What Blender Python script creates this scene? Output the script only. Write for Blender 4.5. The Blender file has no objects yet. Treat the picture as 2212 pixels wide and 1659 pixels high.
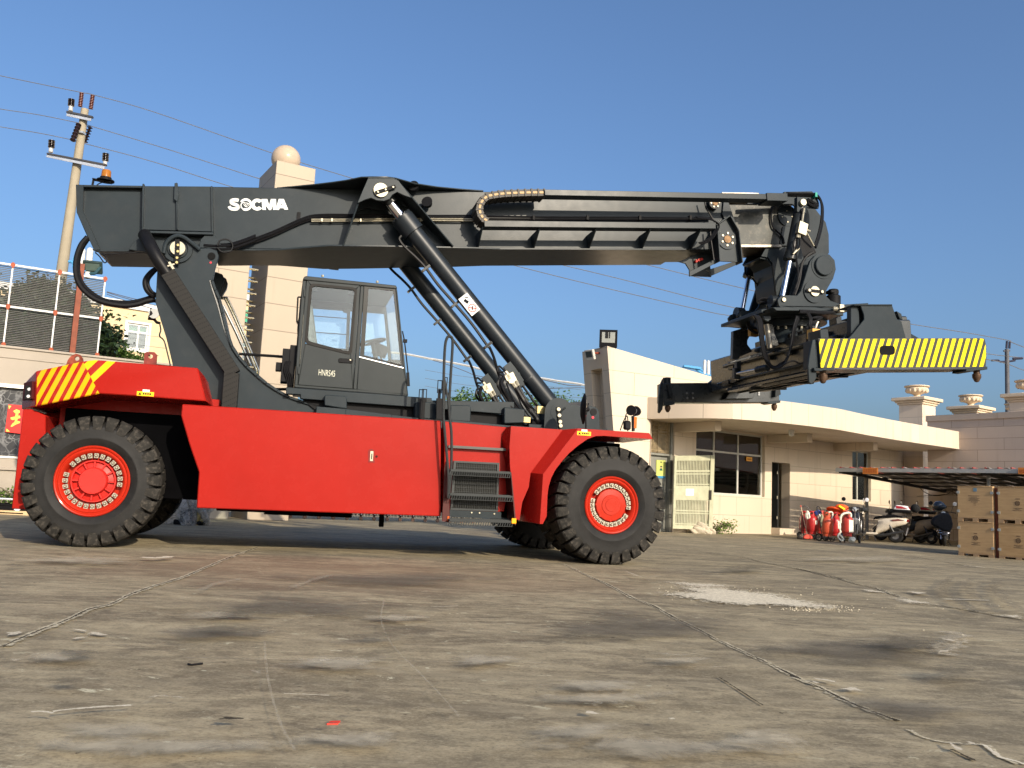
import bpy, bmesh, math, random
from mathutils import Vector, Matrix
random.seed(7)
S = bpy.context.scene
R = math.radians
# ------------------------------------------------------------------ camera model
FPX = 1913.0; EYE = 0.86; PITCH = R(7.25); ROLL = R(2.7)
_f = Vector((0, math.cos(PITCH), math.sin(PITCH))); _u = Vector((0, -math.sin(PITCH), math.cos(PITCH))); _r = Vector((1, 0, 0))
RT = _r*math.cos(ROLL)+_u*math.sin(ROLL); UP = _u*math.cos(ROLL)-_r*math.sin(ROLL); FW = _f
cam = bpy.data.cameras.new("camera"); camo = bpy.data.objects.new("camera", cam); S.collection.objects.link(camo)
camo.matrix_world = Matrix(((RT.x, UP.x, -FW.x, 0), (RT.y, UP.y, -FW.y, 0), (RT.z, UP.z, -FW.z, EYE), (0, 0, 0, 1)))
cam.sensor_width = 36; cam.lens = 36*FPX/2212.0; cam.clip_end = 3000; cam.clip_start = 0.05
S.camera = camo
# survey points read off the photograph, in windows (x0, y0, zoom)
WIN = {'a':(0,250,1.659),'b':(0,1250,1.659),'c':(1000,500,1.659),'d':(1000,1300,1.659),'e':(1800,600,1.659),'f':(1800,1300,1.659),
 'g':(2600,700,1.659),'h':(3200,1100,1.8437),'i':(2500,1400,2.074),'j':(3100,1800,2.3734),'k':(1000,1000,2.37),'l':(1700,1200,3.0157),
 'm':(800,1000,2.765),'n':(2850,1150,3.6867),'o':(2900,700,3.318),'q':(0,1000,3.16),'r':(0,1450,2.552),'s':(1700,1600,3.318),
 't':(700,1950,2.011),'w':(3750,1200,3.318),'x':(3150,1900,4.9156),'y':(3500,1900,4.158),'z':(2200,1780,3.6867),'L':(870,740,5.53),
 'G1':(0,2100,1.0972),'G2':(2016,2100,1.0972)}
def P(w, x, y):
    if w == 'p': return x, y
    o = WIN[w]; return (o[0]+x/o[2])/1.8228, (o[1]+y/o[2])/1.8228
def ray(w, x, y):
    px, py = P(w, x, y)
    return FW + RT*((px-1106)/FPX) + UP*((829.5-py)/FPX)
def gp(w, x, y, z=0.0):
    d = ray(w, x, y); t = (z-EYE)/d.z
    return Vector((d.x*t, d.y*t, z))
def at_depth(w, x, y, D):
    d = ray(w, x, y); t = D/d.y
    return Vector((d.x*t, D, EYE+d.z*t))
class Frame:
    def __init__(s, O, deg):
        s.O = Vector((O[0], O[1], 0)); s.a = R(deg)
        s.U = Vector((math.cos(s.a), math.sin(s.a), 0)); s.V = Vector((-math.sin(s.a), math.cos(s.a), 0))
    def T(s, w, x, y, v):
        d = ray(w, x, y); t = (v+s.O.dot(s.V))/d.dot(s.V); p = d*t-s.O
        return Vector((p.dot(s.U), v, EYE+d.z*t))
    def uz(s, w, pts, v):
        return [(lambda q: (q.x, q.z))(s.T(w, x, y, v)) for x, y in pts]
    def loc(s, p):
        q = Vector((p[0], p[1], 0))-s.O
        return Vector((q.dot(s.U), q.dot(s.V), p[2] if len(p) > 2 else 0))
    def wp(s, u, v, z=0): return s.O+s.U*u+s.V*v+Vector((0, 0, z))
WORLD = Frame((0, 0), 0)
# ------------------------------------------------------------------ tagging
def tag(o, label=None, cat=None, group=None, kind=None):
    if label: o['label'] = label
    if cat: o['category'] = cat
    if group: o['group'] = group
    if kind: o['kind'] = kind
    return o
def thing(name, label, cat, fr=None, group=None, loc=None, rz=None):
    o = bpy.data.objects.new(name, None); o.empty_display_size = .3
    S.collection.objects.link(o)
    if fr: o.location = fr.O; o.rotation_euler = (0, 0, fr.a)
    if loc is not None: o.location = loc
    if rz is not None: o.rotation_euler = (0, 0, rz)
    return tag(o, label, cat, group)
def copy_tree(o, parent=None):
    c = o.copy(); S.collection.objects.link(c); c.parent = parent
    for ch in list(o.children): copy_tree(ch, c)
    return c
def spline(pts, n=6):
    pts = [Vector(p) for p in pts]; out = []
    P_ = [pts[0]*2-pts[1]]+pts+[pts[-1]*2-pts[-2]]
    for i in range(1, len(P_)-2):
        a, b, c, d = P_[i-1:i+3]
        for k in range(n):
            t = k/n
            out.append(0.5*((2*b)+(c-a)*t+(2*a-5*b+4*c-d)*t*t+(3*b-a-3*c+d)*t**3))
    out.append(pts[-1]); return out
# ------------------------------------------------------------------ mesh builder
class MB:
    def __init__(s): s.bm = bmesh.new(); s.mi = 0
    def m(s, i): s.mi = i; return s
    def face(s, vs):
        try:
            f = s.bm.faces.new(vs); f.material_index = s.mi; return f
        except ValueError: return None
    def poly(s, pts):
        s.face([s.bm.verts.new(p) for p in pts]); return s
    def mesh(s, verts, faces):
        v = [s.bm.verts.new(p) for p in verts]
        for f in faces: s.face([v[i] for i in f])
        return s
    def prism(s, uz, d0, d1):
        n = len(uz)
        a = [s.bm.verts.new((p[0], d0, p[1])) for p in uz]; b = [s.bm.verts.new((p[0], d1, p[1])) for p in uz]
        s.face(a); s.face(b[::-1])
        for i in range(n): s.face([a[i], b[i], b[(i+1) % n], a[(i+1) % n]])
        return s
    def vprism(s, xy, z0, z1):
        n = len(xy)
        a = [s.bm.verts.new((p[0], p[1], z0)) for p in xy]; b = [s.bm.verts.new((p[0], p[1], z1)) for p in xy]
        s.face(a[::-1]); s.face(b)
        for i in range(n): s.face([a[i], a[(i+1) % n], b[(i+1) % n], b[i]])
        return s
    def loft(s, A, B):
        n = len(A); a = [s.bm.verts.new(p) for p in A]; b = [s.bm.verts.new(p) for p in B]
        s.face(a); s.face(b[::-1])
        for i in range(n): s.face([a[i], b[i], b[(i+1) % n], a[(i+1) % n]])
        return s
    def box(s, x0, x1, y0, y1, z0, z1):
        return s.prism([(x0, z0), (x1, z0), (x1, z1), (x0, z1)], y0, y1)
    def obox(s, c, ax, ay, az):      # centre and three half-axis vectors
        c, ax, ay, az = map(Vector, (c, ax, ay, az))
        A = [c-ay+i*ax+j*az for i, j in ((-1, -1), (1, -1), (1, 1), (-1, 1))]
        B = [c+ay+i*ax+j*az for i, j in ((-1, -1), (1, -1), (1, 1), (-1, 1))]
        return s.loft(A, B)
    def bar(s, p, q, w, h, side=(0, 1, 0)):   # rectangular bar from p to q; w across `side`, h across the other
        p, q = Vector(p), Vector(q); d = (q-p); L = d.length
        if L < 1e-6: return s
        d /= L; sd = Vector(side); sd = (sd-d*sd.dot(d))
        if sd.length < 1e-4: sd = Vector((1, 0, 0)); sd = sd-d*sd.dot(d)
        sd.normalize(); nn = d.cross(sd)
        return s.obox((p+q)/2, d*L/2, sd*w/2, nn*h/2)
    def _ring(s, c, d, r, n, ref=None):
        d = d.normalized(); t = Vector((0, 0, 1)) if abs(d.z) < .9 else Vector((1, 0, 0))
        if ref: t = ref
        x = d.cross(t).normalized(); y = d.cross(x)
        return [s.bm.verts.new(c+x*r*math.cos(2*math.pi*i/n)+y*r*math.sin(2*math.pi*i/n)) for i in range(n)]
    def cyl(s, p, q, r, r2=None, n=16, caps=True):
        p, q = Vector(p), Vector(q); r2 = r if r2 is None else r2
        a = s._ring(p, q-p, r, n); b = s._ring(q, q-p, r2, n)
        for i in range(n): s.face([a[i], a[(i+1) % n], b[(i+1) % n], b[i]])
        if caps: s.face(a[::-1]); s.face(b)
        return s
    def tube(s, pts, r, n=7):
        pts = [Vector(p) for p in pts]; rings = []; k = len(pts); ref = None
        for i in range(k):
            d = (pts[min(i+1, k-1)]-pts[max(i-1, 0)])
            if d.length < 1e-7: d = Vector((1, 0, 0))
            d.normalize()
            if ref is None: ref = Vector((0, 0, 1)) if abs(d.z) < .9 else Vector((0, 1, 0))
            x = d.cross(ref)
            if x.length < 1e-3: x = d.cross(Vector((1, .3, .2)))
            x.normalize(); ref = x.cross(d).normalized(); y = ref
            rings.append([s.bm.verts.new(pts[i]+x*r*math.cos(2*math.pi*j/n)+y*r*math.sin(2*math.pi*j/n)) for j in range(n)])
        for a, b in zip(rings, rings[1:]):
            for j in range(n): s.face([a[j], a[(j+1) % n], b[(j+1) % n], b[j]])
        s.face(rings[0][::-1]); s.face(rings[-1]); return s
    def lathe(s, prof, c, axis, n=32, start=0.0, close=False):   # prof: (radius, along)
        c = Vector(c); d = Vector(axis).normalized(); t = Vector((0, 0, 1)) if abs(d.z) < .9 else Vector((1, 0, 0))
        x = d.cross(t).normalized(); y = d.cross(x)
        rings = []
        for r, h in prof:
            if r < 1e-5: rings.append([s.bm.verts.new(c+d*h)]*n)
            else: rings.append([s.bm.verts.new(c+d*h+x*r*math.cos(start+2*math.pi*i/n)+y*r*math.sin(start+2*math.pi*i/n)) for i in range(n)])
        for a, b in zip(rings, rings[1:]):
            for i in range(n):
                q = [a[i], a[(i+1) % n], b[(i+1) % n], b[i]]; u = []
                for v in q:
                    if v not in u: u.append(v)
                if len(u) > 2: s.face(u)
        return s
    def sphere(s, c, r, n=16, sz=1.0, sx=1.0, sy=1.0):
        m_ = Matrix.Translation(Vector(c)) @ Matrix.Diagonal((r*sx, r*sy, r*sz, 1))
        k = len(s.bm.faces)
        g = bmesh.ops.create_uvsphere(s.bm, u_segments=n, v_segments=max(6, n//2), radius=1, matrix=m_)
        for v in g['verts']:
            for f in v.link_faces: f.material_index = s.mi
        return s
    def build(s, name, mats, parent=None, bevel=0.0, fr=None, ang=32, segs=1, fixn=True):
        bm = s.bm
        if fixn: bmesh.ops.recalc_face_normals(bm, faces=bm.faces)
        ca = R(ang)
        for e in bm.edges:
            if len(e.link_faces) == 2:
                try: e.smooth = e.calc_face_angle() < ca
                except ValueError: e.smooth = False
            else: e.smooth = False
        for f in bm.faces: f.smooth = True
        me = bpy.data.meshes.new(name); bm.to_mesh(me); bm.free()
        if not isinstance(mats, (list, tuple)): mats = [mats]
        for m_ in mats: me.materials.append(m_)
        o = bpy.data.objects.new(name, me); S.collection.objects.link(o)
        if parent is not None: o.parent = parent
        elif fr is not None: o.location = fr.O; o.rotation_euler = (0, 0, fr.a)
        if bevel:
            b = o.modifiers.new("bevel", 'BEVEL'); b.width = bevel; b.segments = segs; b.limit_method = 'ANGLE'; b.angle_limit = R(35)
            b.harden_normals = False
        return o
# ------------------------------------------------------------------ materials
def nt(name):
    m = bpy.data.materials.new(name); m.use_nodes = True; t = m.node_tree; n = t.nodes; n.clear()
    out = n.new('ShaderNodeOutputMaterial'); b = n.new('ShaderNodeBsdfPrincipled'); t.links.new(b.outputs[0], out.inputs[0]); b.inputs['Specular IOR Level'].default_value = .15
    return m, t, b
def lk(t, a, b): t.links.new(a, b)
def node(t, kind, **kw):
    n = t.nodes.new(kind)
    for k, v in kw.items():
        if k in n.bl_rna.properties: setattr(n, k, v)
        else: n.inputs[k].default_value = v
    return n
def noise(t, scale, detail=4, rough=.55, vec=None, dist=0.0):
    n = node(t, 'ShaderNodeTexNoise', Scale=scale, Detail=detail, Roughness=rough, Distortion=dist)
    if vec is None:
        tc = node(t, 'ShaderNodeTexCoord'); vec = tc.outputs['Object']
    lk(t, vec, n.inputs['Vector']); return n.outputs[0]
def ramp(t, fac, stops):
    r = t.nodes.new('ShaderNodeValToRGB'); e = r.color_ramp.elements
    while len(e) < len(stops): e.new(0.5)
    for el, (p, c) in zip(e, stops):
        el.position = p; el.color = (c if len(c) == 4 else (*c, 1)) if isinstance(c, (tuple, list)) else (c, c, c, 1)
    lk(t, fac, r.inputs[0]); return r.outputs[0]
def mixc(t, fac, a, b, mode='MIX'):
    m = t.nodes.new('ShaderNodeMix'); m.data_type = 'RGBA'; m.blend_type = mode
    for ix, val in ((0, fac), (6, a), (7, b)):
        inp = m.inputs[ix]
        if hasattr(val, 'is_linked'): lk(t, val, inp)
        elif isinstance(val, (int, float)): inp.default_value = val if ix == 0 else (val, val, val, 1)
        else: inp.default_value = (*val[:3], 1)
    return m.outputs[2]
def mth(t, op, a, b=None, c=None):
    m = t.nodes.new('ShaderNodeMath'); m.operation = op
    for i, v in enumerate((a, b, c)):
        if v is None: continue
        if hasattr(v, 'is_linked'): lk(t, v, m.inputs[i])
        else: m.inputs[i].default_value = v
    return m.outputs[0]
def bump(t, b, h, strength=.2, dist=.01):
    n = node(t, 'ShaderNodeBump', Strength=strength, Distance=dist); lk(t, h, n.inputs['Height']); lk(t, n.outputs[0], b.inputs['Normal'])
MATS = {}
def pm(name, col, rough=.5, metal=0.0, var=.12, scale=3.0, bmp=0.0, bscale=40.0, spec=.22, dust=0.0, coat=0.0):
    if name in MATS: return MATS[name]
    m, t, b = nt(name)
    n1 = noise(t, scale, 5, .6)
    c = mixc(t, ramp(t, n1, [(.3, 0.0), (.7, 1.0)]), tuple(x*(1-var) for x in col), tuple(min(1, x*(1+var)) for x in col))
    if dust:
        n2 = noise(t, scale*2.7, 7, .7)
        c = mixc(t, mth(t, 'MULTIPLY', ramp(t, n2, [(.5, 0.0), (.75, 1.0)]), dust), c, (.36, .31, .25))
    lk(t, c, b.inputs['Base Color'])
    n3 = noise(t, scale*4, 4)
    lk(t, mth(t, 'MULTIPLY_ADD', n3, .10, max(0.02, rough-.05)), b.inputs['Roughness'])
    b.inputs['Metallic'].default_value = metal; b.inputs['Specular IOR Level'].default_value = spec
    if coat: b.inputs['Coat Weight'].default_value = coat; b.inputs['Coat Roughness'].default_value = .12
    if bmp: bump(t, b, noise(t, bscale, 3), bmp, .004)
    MATS[name] = m; return m
GREY = pm('grey_paint', (.0235, .0305, .0350), .30, 0, .12, 1.6, .05, 60, .10, .02)
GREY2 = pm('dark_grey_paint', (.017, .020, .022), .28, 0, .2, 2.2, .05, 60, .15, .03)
RED = pm('red_paint', (.300, .0125, .008), .27, 0, .06, 1.3, .06, 14, .10, .006)
REDW = pm('wheel_red_paint', (.37, .019, .007), .30, 0, .05, 3, .05, 60, .12, .01, .06)
RUST = pm('rusty_red', (.20, .045, .025), .75, 0, .5, 14, .3, 60, .2)
def make_rubber():
    m, t, b = nt('tyre_rubber')
    n1 = noise(t, 5, 6, .65); n2 = noise(t, 22, 5, .7); n3 = noise(t, 2.5, 3, .6, dist=1.5)
    c = mixc(t, ramp(t, n1, [(.3, 0.), (.75, 1.)]), (.008, .0078, .0074), (.019, .018, .0168))
    c = mixc(t, mth(t, 'MULTIPLY', ramp(t, n2, [(.62, 0.), (.75, 1.)]), ramp(t, n3, [(.48, 0.), (.64, .6)])), c, (.10, .092, .08))
    lk(t, c, b.inputs['Base Color']); b.inputs['Roughness'].default_value = .62; b.inputs['Specular IOR Level'].default_value = .22
    bump(t, b, n2, .25, .004); return m
RUBBER = make_rubber()
BLACK = pm('black_hose', (.007, .007, .008), .42, 0, .2, 8, 0, 40, .15)
BLACKM = pm('matt_black', (.008, .008, .009), .6, 0, .2, 8, 0, 40, .12)
STEEL = pm('zinc_steel', (.36, .33, .25), .45, .5, .2, 20)
CHROME = pm('chrome_rod', (.80, .78, .80), .12, 1.0, .03, 8)
BRASS = pm('passivated_zinc', (.36, .29, .13), .4, .6, .2, 16)
WHITEP = pm('white_paint', (.60, .60, .58), .45, 0, .04, 6)
ALU = pm('aluminium_tube', (.72, .72, .70), .38, .6, .08, 9)
YEL = pm('yellow_paint', (.88, .62, .012), .45, 0, .04, 6)
ORG = pm('orange_paint', (.55, .13, .02), .55, 0, .2, 9)
PLINE = pm('weld_line', (.14, .145, .14), .6, 0, .4, 40)
def glass(name, tint=(.85, .92, .92), rough=0.02, ior=1.5):
    m = bpy.data.materials.new(name); m.use_nodes = True; t = m.node_tree; t.nodes.clear()
    out = node(t, 'ShaderNodeOutputMaterial'); tr = node(t, 'ShaderNodeBsdfTransparent'); gl = node(t, 'ShaderNodeBsdfGlossy')
    tr.inputs[0].default_value = (*tint, 1); gl.inputs['Roughness'].default_value = rough
    fr = node(t, 'ShaderNodeFresnel', IOR=ior); mx = node(t, 'ShaderNodeMixShader')
    lk(t, fr.outputs[0], mx.inputs[0]); lk(t, tr.outputs[0], mx.inputs[1]); lk(t, gl.outputs[0], mx.inputs[2]); lk(t, mx.outputs[0], out.inputs[0])
    return m
GLASS = glass('cab_glass', (.90, .95, .955))
WGLASS = glass('window_glass', (.72, .78, .75), .04, 2.3)
def stripe_mat(name, cola, colb, period, slope, frac, phase, dust=.04):
    m, t, b = nt(name)
    tc = node(t, 'ShaderNodeTexCoord'); sp = node(t, 'ShaderNodeSeparateXYZ'); lk(t, tc.outputs['Object'], sp.inputs[0])
    w = mth(t, 'ADD', mth(t, 'MULTIPLY', sp.outputs['Z'], slope), sp.outputs['X'])
    w = mth(t, 'FRACT', mth(t, 'ADD', mth(t, 'DIVIDE', w, period), phase+100))
    mk = mth(t, 'LESS_THAN', w, frac)
    c = mixc(t, mk, cola, colb)
    c = mixc(t, ramp(t, noise(t, 9, 6, .7), [(.45, 0.), (.8, .12)]), c, (.3, .27, .2))
    lk(t, c, b.inputs['Base Color']); b.inputs['Roughness'].default_value = .42; b.inputs['Specular IOR Level'].default_value = .12; return m
def stone_mat(name, base, cw=1.2, ch=.6, line=.020, lcol=(.20, .16, .12), var=.07, rough=.55, off=.5, alt=None, yfac=1.0):
    m, t, b = nt(name)
    tc = node(t, 'ShaderNodeTexCoord'); sp = node(t, 'ShaderNodeSeparateXYZ'); lk(t, tc.outputs['Object'], sp.inputs[0])
    cb = node(t, 'ShaderNodeCombineXYZ'); lk(t, mth(t, 'ADD', sp.outputs['X'], mth(t, 'MULTIPLY', sp.outputs['Y'], yfac)), cb.inputs[0]); lk(t, sp.outputs['Z'], cb.inputs[1])
    br = node(t, 'ShaderNodeTexBrick', Scale=1.0, offset=off); br.inputs['Brick Width'].default_value = cw; br.inputs['Row Height'].default_value = ch
    br.inputs['Mortar Size'].default_value = line/2; br.inputs['Mortar Smooth'].default_value = .1
    br.inputs['Color1'].default_value = (*[x*(1-var) for x in base], 1); br.inputs['Color2'].default_value = (*[min(1, x*(1+var)) for x in base], 1)
    br.inputs['Mortar'].default_value = (*lcol, 1); lk(t, cb.outputs[0], br.inputs['Vector'])
    n1 = noise(t, .7, 5, .6); n2 = noise(t, 30, 3, .6)
    c = mixc(t, ramp(t, n1, [(.35, 0.), (.75, .35)]), br.outputs[0], tuple(x*.82 for x in base))
    c = mixc(t, ramp(t, n2, [(.4, 0.), (.8, .12)]), c, tuple(x*.7 for x in base))
    # rain streaks
    cs = node(t, 'ShaderNodeMapping'); cs.inputs['Scale'].default_value = (3.2, 3.2, .22); lk(t, tc.outputs['Object'], cs.inputs[0])
    ns = noise(t, 1.0, 4, .6, cs.outputs[0])
    c = mixc(t, ramp(t, ns, [(.56, 0.), (.80, .38)]), c, tuple(x*f for x, f in zip(base, (.52, .50, .46))))
    lk(t, c, b.inputs['Base Color']); b.inputs['Roughness'].default_value = rough
    bump(t, b, mth(t, 'SUBTRACT', 1.0, br.outputs['Fac']), .4, .006); return m
# ================================================================== REACH STACKER
TF = Frame(gp('p', 1318, 1221), 14.6)
T = TF.T; Z = TF.uz
ts = thing('reach_stacker', 'huge red and dark grey container reach stacker with raised boom, parked across the yard', 'reach stacker', TF)
SPLIT = {'spreader_hoses','canopy_beam','support_pad','side_shift_frame','rim_clamp','skirt_bolt','insulator_base','deck_bracket','wear_rail','beam_bolt','roof_bolt',
 'pipe_clamp','red_cap','corner_clip','joint','hinge','window_latch','corner_guide','far_side_panel','boom_plate','beam_gusset','cylinder_bracket','hydraulic_hose',
 'window_guard','post','rafter','tie_rod','walkway_rail','pin','rotator_yoke','head_hoses','boom_hoses','hydraulic_hoses','collar_hoses','front_frame','boom_collar','mast',
 'hose_joint','rotator_drum','corner_casting','rung','tail_body','bronze_pad','pipe_fitting','telescope_cylinder','valve_bracket','boom_pipe','wear_strip','lamp_bracket','axle','grey_band','canopy','pallet','crash_bar','crossarm','insulator','steel_trim','platform_beam','damping_cylinder','chassis','counterweight_base','cylinder_hoses','pivot_cover','pin_keeper','frame'}
def islands(bm, eps):
    seen, out = set(), []
    for v in bm.verts:
        if v in seen: continue
        st, comp = [v], []
        seen.add(v)
        while st:
            a = st.pop(); comp.append(a)
            for e in a.link_edges:
                o = e.other_vert(a)
                if o not in seen: seen.add(o); st.append(o)
        lo = [min(q.co[i] for q in comp)-eps for i in range(3)]; hi = [max(q.co[i] for q in comp)+eps for i in range(3)]; out.append([lo, hi, comp])
    ch = True
    while ch:
        ch = False; i = 0
        while i < len(out):
            j = i+1
            while j < len(out):
                A, B = out[i], out[j]
                if all(A[0][k] <= B[1][k] and B[0][k] <= A[1][k] for k in range(3)):
                    for k in range(3): A[0][k] = min(A[0][k], B[0][k]); A[1][k] = max(A[1][k], B[1][k])
                    A[2] = A[2]+B[2]; out.pop(j); ch = True
                else: j += 1
            i += 1
    return [c[2] for c in out]
def part(mb, name, mat, parent=ts, bevel=0.0, label=None, **k):
    if name in SPLIT:
        gs = islands(mb.bm, .0 if name == 'rim_clamp' else .006)
        if 1 < len(gs) <= 30:
            gs.sort(key=len, reverse=True); rest = []
            for g in gs[1:]:
                n = MB(); vm = {v: n.bm.verts.new(v.co) for v in g}; fs = {f for v in g for f in v.link_faces}
                for f in fs:
                    q = n.bm.faces.new([vm[v] for v in f.verts]); q.material_index = f.material_index
                rest.append(n)
            bmesh.ops.delete(mb.bm, geom=[v for g in gs[1:] for v in g], context='VERTS')
            for n in rest: n.build(name, mat, parent, bevel, **k)
    o = mb.build(name, mat, parent, bevel, **k)
    if label: o['label'] = label
    return o
def frame_only(name): # a part without a mesh of its own would be an empty; kept for wheels
    pass
TH = R(6.7)
# ---- chassis core
b = MB()
b.box(-7.2, .55, 1.15, 3.15, .62, 1.74)
b.box(-5.3, -1.2, .62, 1.2, .60, 1.76); b.box(-5.3, -1.2, 3.1, 3.75, .60, 1.76)
b.box(-4.6, -3.4, 1.3, 2.9, .46, .63); b.box(-5.2, -4.4, .8, 1.9, .50, .61)
b.box(-7.0, -6.1, .95, 3.3, .55, 1.05); b.box(-.35, .35, .6, 3.6, .55, 1.05)
b.box(-3.05, -2.98, 1.0, 1.03, .36, .62)
part(b, 'chassis', pm('chassis_black', (.0025,.0025,.003), .9, 0, .3, 3, 0, 40, .02), bevel=.01)
# far-side panel and far fenders
b = MB(); b.prism([(-5.6, 1.84), (-5.45, .56), (-2.0, .56), (-1.2, .56), (-.9, 1.84)], 3.85, 3.8)
b.prism([(-.9, 1.84), (.58, 1.78), (.58, 1.72), (-.75, 1.70)], 3.1, 4.15)
part(b, 'far_side_panel', RED)
# ---- near side panel
b = MB()
pts = Z('b', [(1190,565),(1183,640),(1238,830),(1300,1010),(1283,1245)], .35)+Z('d', [(1222,1216),(1222,592)], .35)
b.prism(pts, .35, .62)
side = part(b, 'side_panel', RED, bevel=.012)
# fuel door recess
x0 = T('d', 767, 775, .345); x1 = T('d', 767, 865, .345)
b = MB(); w_ = .042
rr = [(x0.x+w_*math.cos(a), x0.z-w_+w_*math.sin(a)) for a in [i*math.pi/8 for i in range(9)]]+[(x1.x-w_, x1.z), (x1.x+w_, x1.z)]
b.prism(rr, .3475, .36); 
o = part(b, 'panel_latch', pm('dark_red', (.18, .012, .01), .6), side)
b = MB(); b.box(x1.x-.022, x1.x+.016, .338, .348, x1.z+.02, x1.z+.15); b.m(1).box(x1.x-.008, x1.x+.006, .335, .339, x1.z+.045, x1.z+.12)
part(b, 'latch_handle', [STEEL, BLACKM], side)
c = T('d', 801, 825, .35); b = MB(); b.cyl((c.x, .34, c.z), (c.x, .352, c.z), .014, n=10); part(b, 'lock', BLACKM, side)
# ---- recessed panel behind the steps
b = MB()
pts = Z('s', [(165,195),(975,272),(1030,760),(950,1372),(245,1440),(165,1440)], .42)
b.prism(pts, .42, .62); step_panel = part(b, 'step_panel', RED, bevel=.008)
# grille
b = MB(); o_ = Z('s', [(285,712),(300,708),(860,735),(882,748),(862,1372),(240,1348)], .405)
i_ = Z('s', [(315,735),(850,762),(838,1350),(275,1325)], .405)
def ringface(mb, outer, inner, d0, d1):
    # frame between an outer and inner quad: four bars
    for k in range(4):
        mb.prism([outer[k], outer[(k+1) % 4], inner[(k+1) % 4], inner[k]], d0, d1)
oq = Z('s', [(286,710),(882,738),(862,1374),(240,1350)], .405)
ringface(b, oq, i_, .39, .42)
b.m(1).prism(i_, .413, .421)
b.m(0)
def lerp(a, c, t): return (a[0]+(c[0]-a[0])*t, a[1]+(c[1]-a[1])*t)
for k in range(1, 24):
    p_, q_ = lerp(i_[0], i_[1], k/24), lerp(i_[3], i_[2], k/24); b.bar((p_[0], .402, p_[1]), (q_[0], .402, q_[1]), .004, .005)
for k in range(1, 11):
    p_, q_ = lerp(i_[0], i_[3], k/11), lerp(i_[1], i_[2], k/11); b.bar((p_[0], .397, p_[1]), (q_[0], .397, q_[1]), .004, .004)
rad = pm('radiator_core', (.010, .010, .008), .6, .2, .6, 60)
part(b, 'grille', [pm('grille_grey', (.030,.034,.035), .4), rad])
# grey rail across
a = T('s', 215, 525, .36); c = T('s', 990, 568, .36)
b = MB(); b.bar(a, c, .05, .035); part(b, 'hand_rail', pm('rail_grey', (.07, .07, .065), .4))
# skirt below grille
b = MB(); b.prism(Z('s', [(235,1352),(910,1380),(905,1450),(1040,1475),(235,1445)], .40), .40, .60)
part(b, 'lower_skirt', GREY)
b = MB()
for x, y in ((520,1388),(622,1391),(815,1403)):
    c = T('s', x, y, .40); b.cyl((c.x, .385, c.z), (c.x, .402, c.z), .011, n=8)
part(b, 'skirt_bolt', STEEL)
# ---- steps
def tread(w, pl, pr, v0, v1, th, rows=2):
    a = T(w, *pl, v0); c = T(w, *pr, v0)
    mb = MB(); dz = c.z-a.z
    mb.bar((a.x, v0+.01, a.z), (c.x, v0+.01, c.z), .02, th*.55)
    mb.bar((a.x, v0+.005, a.z-.062), (c.x, v0+.005, c.z-.062), .006, .006)
    for k in range(27):
        t = k/26; x = a.x+(c.x-a.x)*t; z = a.z+dz*t; mb.bar((x, v0+.005, z-.01), (x-.012, v0+.005, z-.062), .006, .010)
    mb.bar((a.x, v1-.01, a.z), (c.x, v1-.01, c.z), .02, th)
    n = 30
    for k in range(n+1):
        t = k/n; x = a.x+(c.x-a.x)*t; z = a.z+dz*t
        mb.box(x-.004, x+.004, v0+.02, v1, z-.010, z+.010)
    for k in range(1, 5):
        v = v0+(v1-v0)*k/5
        mb.bar((a.x, v, a.z+th*.3), (c.x, v, c.z+th*.3), .006, .012)
    return mb
STEPM = pm('step_grey', (.022, .025, .026), .45, .3, .2, 8)
part(tread('s', (252,835), (1030,872), .10, .36, .045), 'step_tread', STEPM)
part(tread('s', (240,1150), (1058,1182), .10, .36, .045), 'step_tread', STEPM)
part(tread('s', (235,1490), (1060,1510), .10, .38, .05), 'step_tread', STEPM)
b = MB(); b.prism(Z('s', [(180,722),(205,735),(228,1200),(235,1520),(135,1500),(150,1250),(160,850)], .24), .24, .255)
part(b, 'step_side_plate', pm('dark_red_plate', (.06, .009, .007), .5, 0, .2, 4))
b = MB(); b.prism(Z('s', [(1033,860),(1042,860),(1100,1465),(1098,1550),(1088,1550),(1082,1465)], .10), .10, .44)
part(b, 'step_side_plate', pm('dark_red_plate', (.2, .02, .015), .5))
b = MB(); c = T('s', 1072, 1497, .09); b.box(c.x-.03, c.x+.035, .085, .098, c.z-.035, c.z+.035); part(b, 'reflector', pm('amber_reflector', (.95, .38, .01), .25), bevel=.004)
b = MB(); c = T('s', 215, 1467, .23); b.box(c.x-.012, c.x+.014, .225, .238, c.z-.032, c.z+.032); part(b, 'reflector', pm('orange_reflector', (.5, .09, .01), .3))
# grab rail loop
b = MB()
b.tube(spline([T('d',1237,560,.14),T('d',1240,300,.14),T('d',1248,110,.14),T('d',1262,50,.14),T('d',1278,42,.14),T('d',1294,52,.14),T('d',1297,110,.14),T('d',1285,300,.14),T('d',1275,520,.14),T('d',1290,680,.12),T('d',1288,900,.12),T('d',1272,1095,.14)], 7), .019, 8)
b.tube(spline([T('d',1237,560,.14),T('d',1258,800,.12),T('d',1270,960,.12),T('d',1268,1095,.14)], 7), .019, 8)
b.tube(spline([T('d',1240,300,.14),T('d',1262,420,.14),T('d',1276,520,.14)], 5), .017, 8)
part(b, 'grab_rail', pm('rail_black', (.03, .032, .032), .38))
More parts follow.
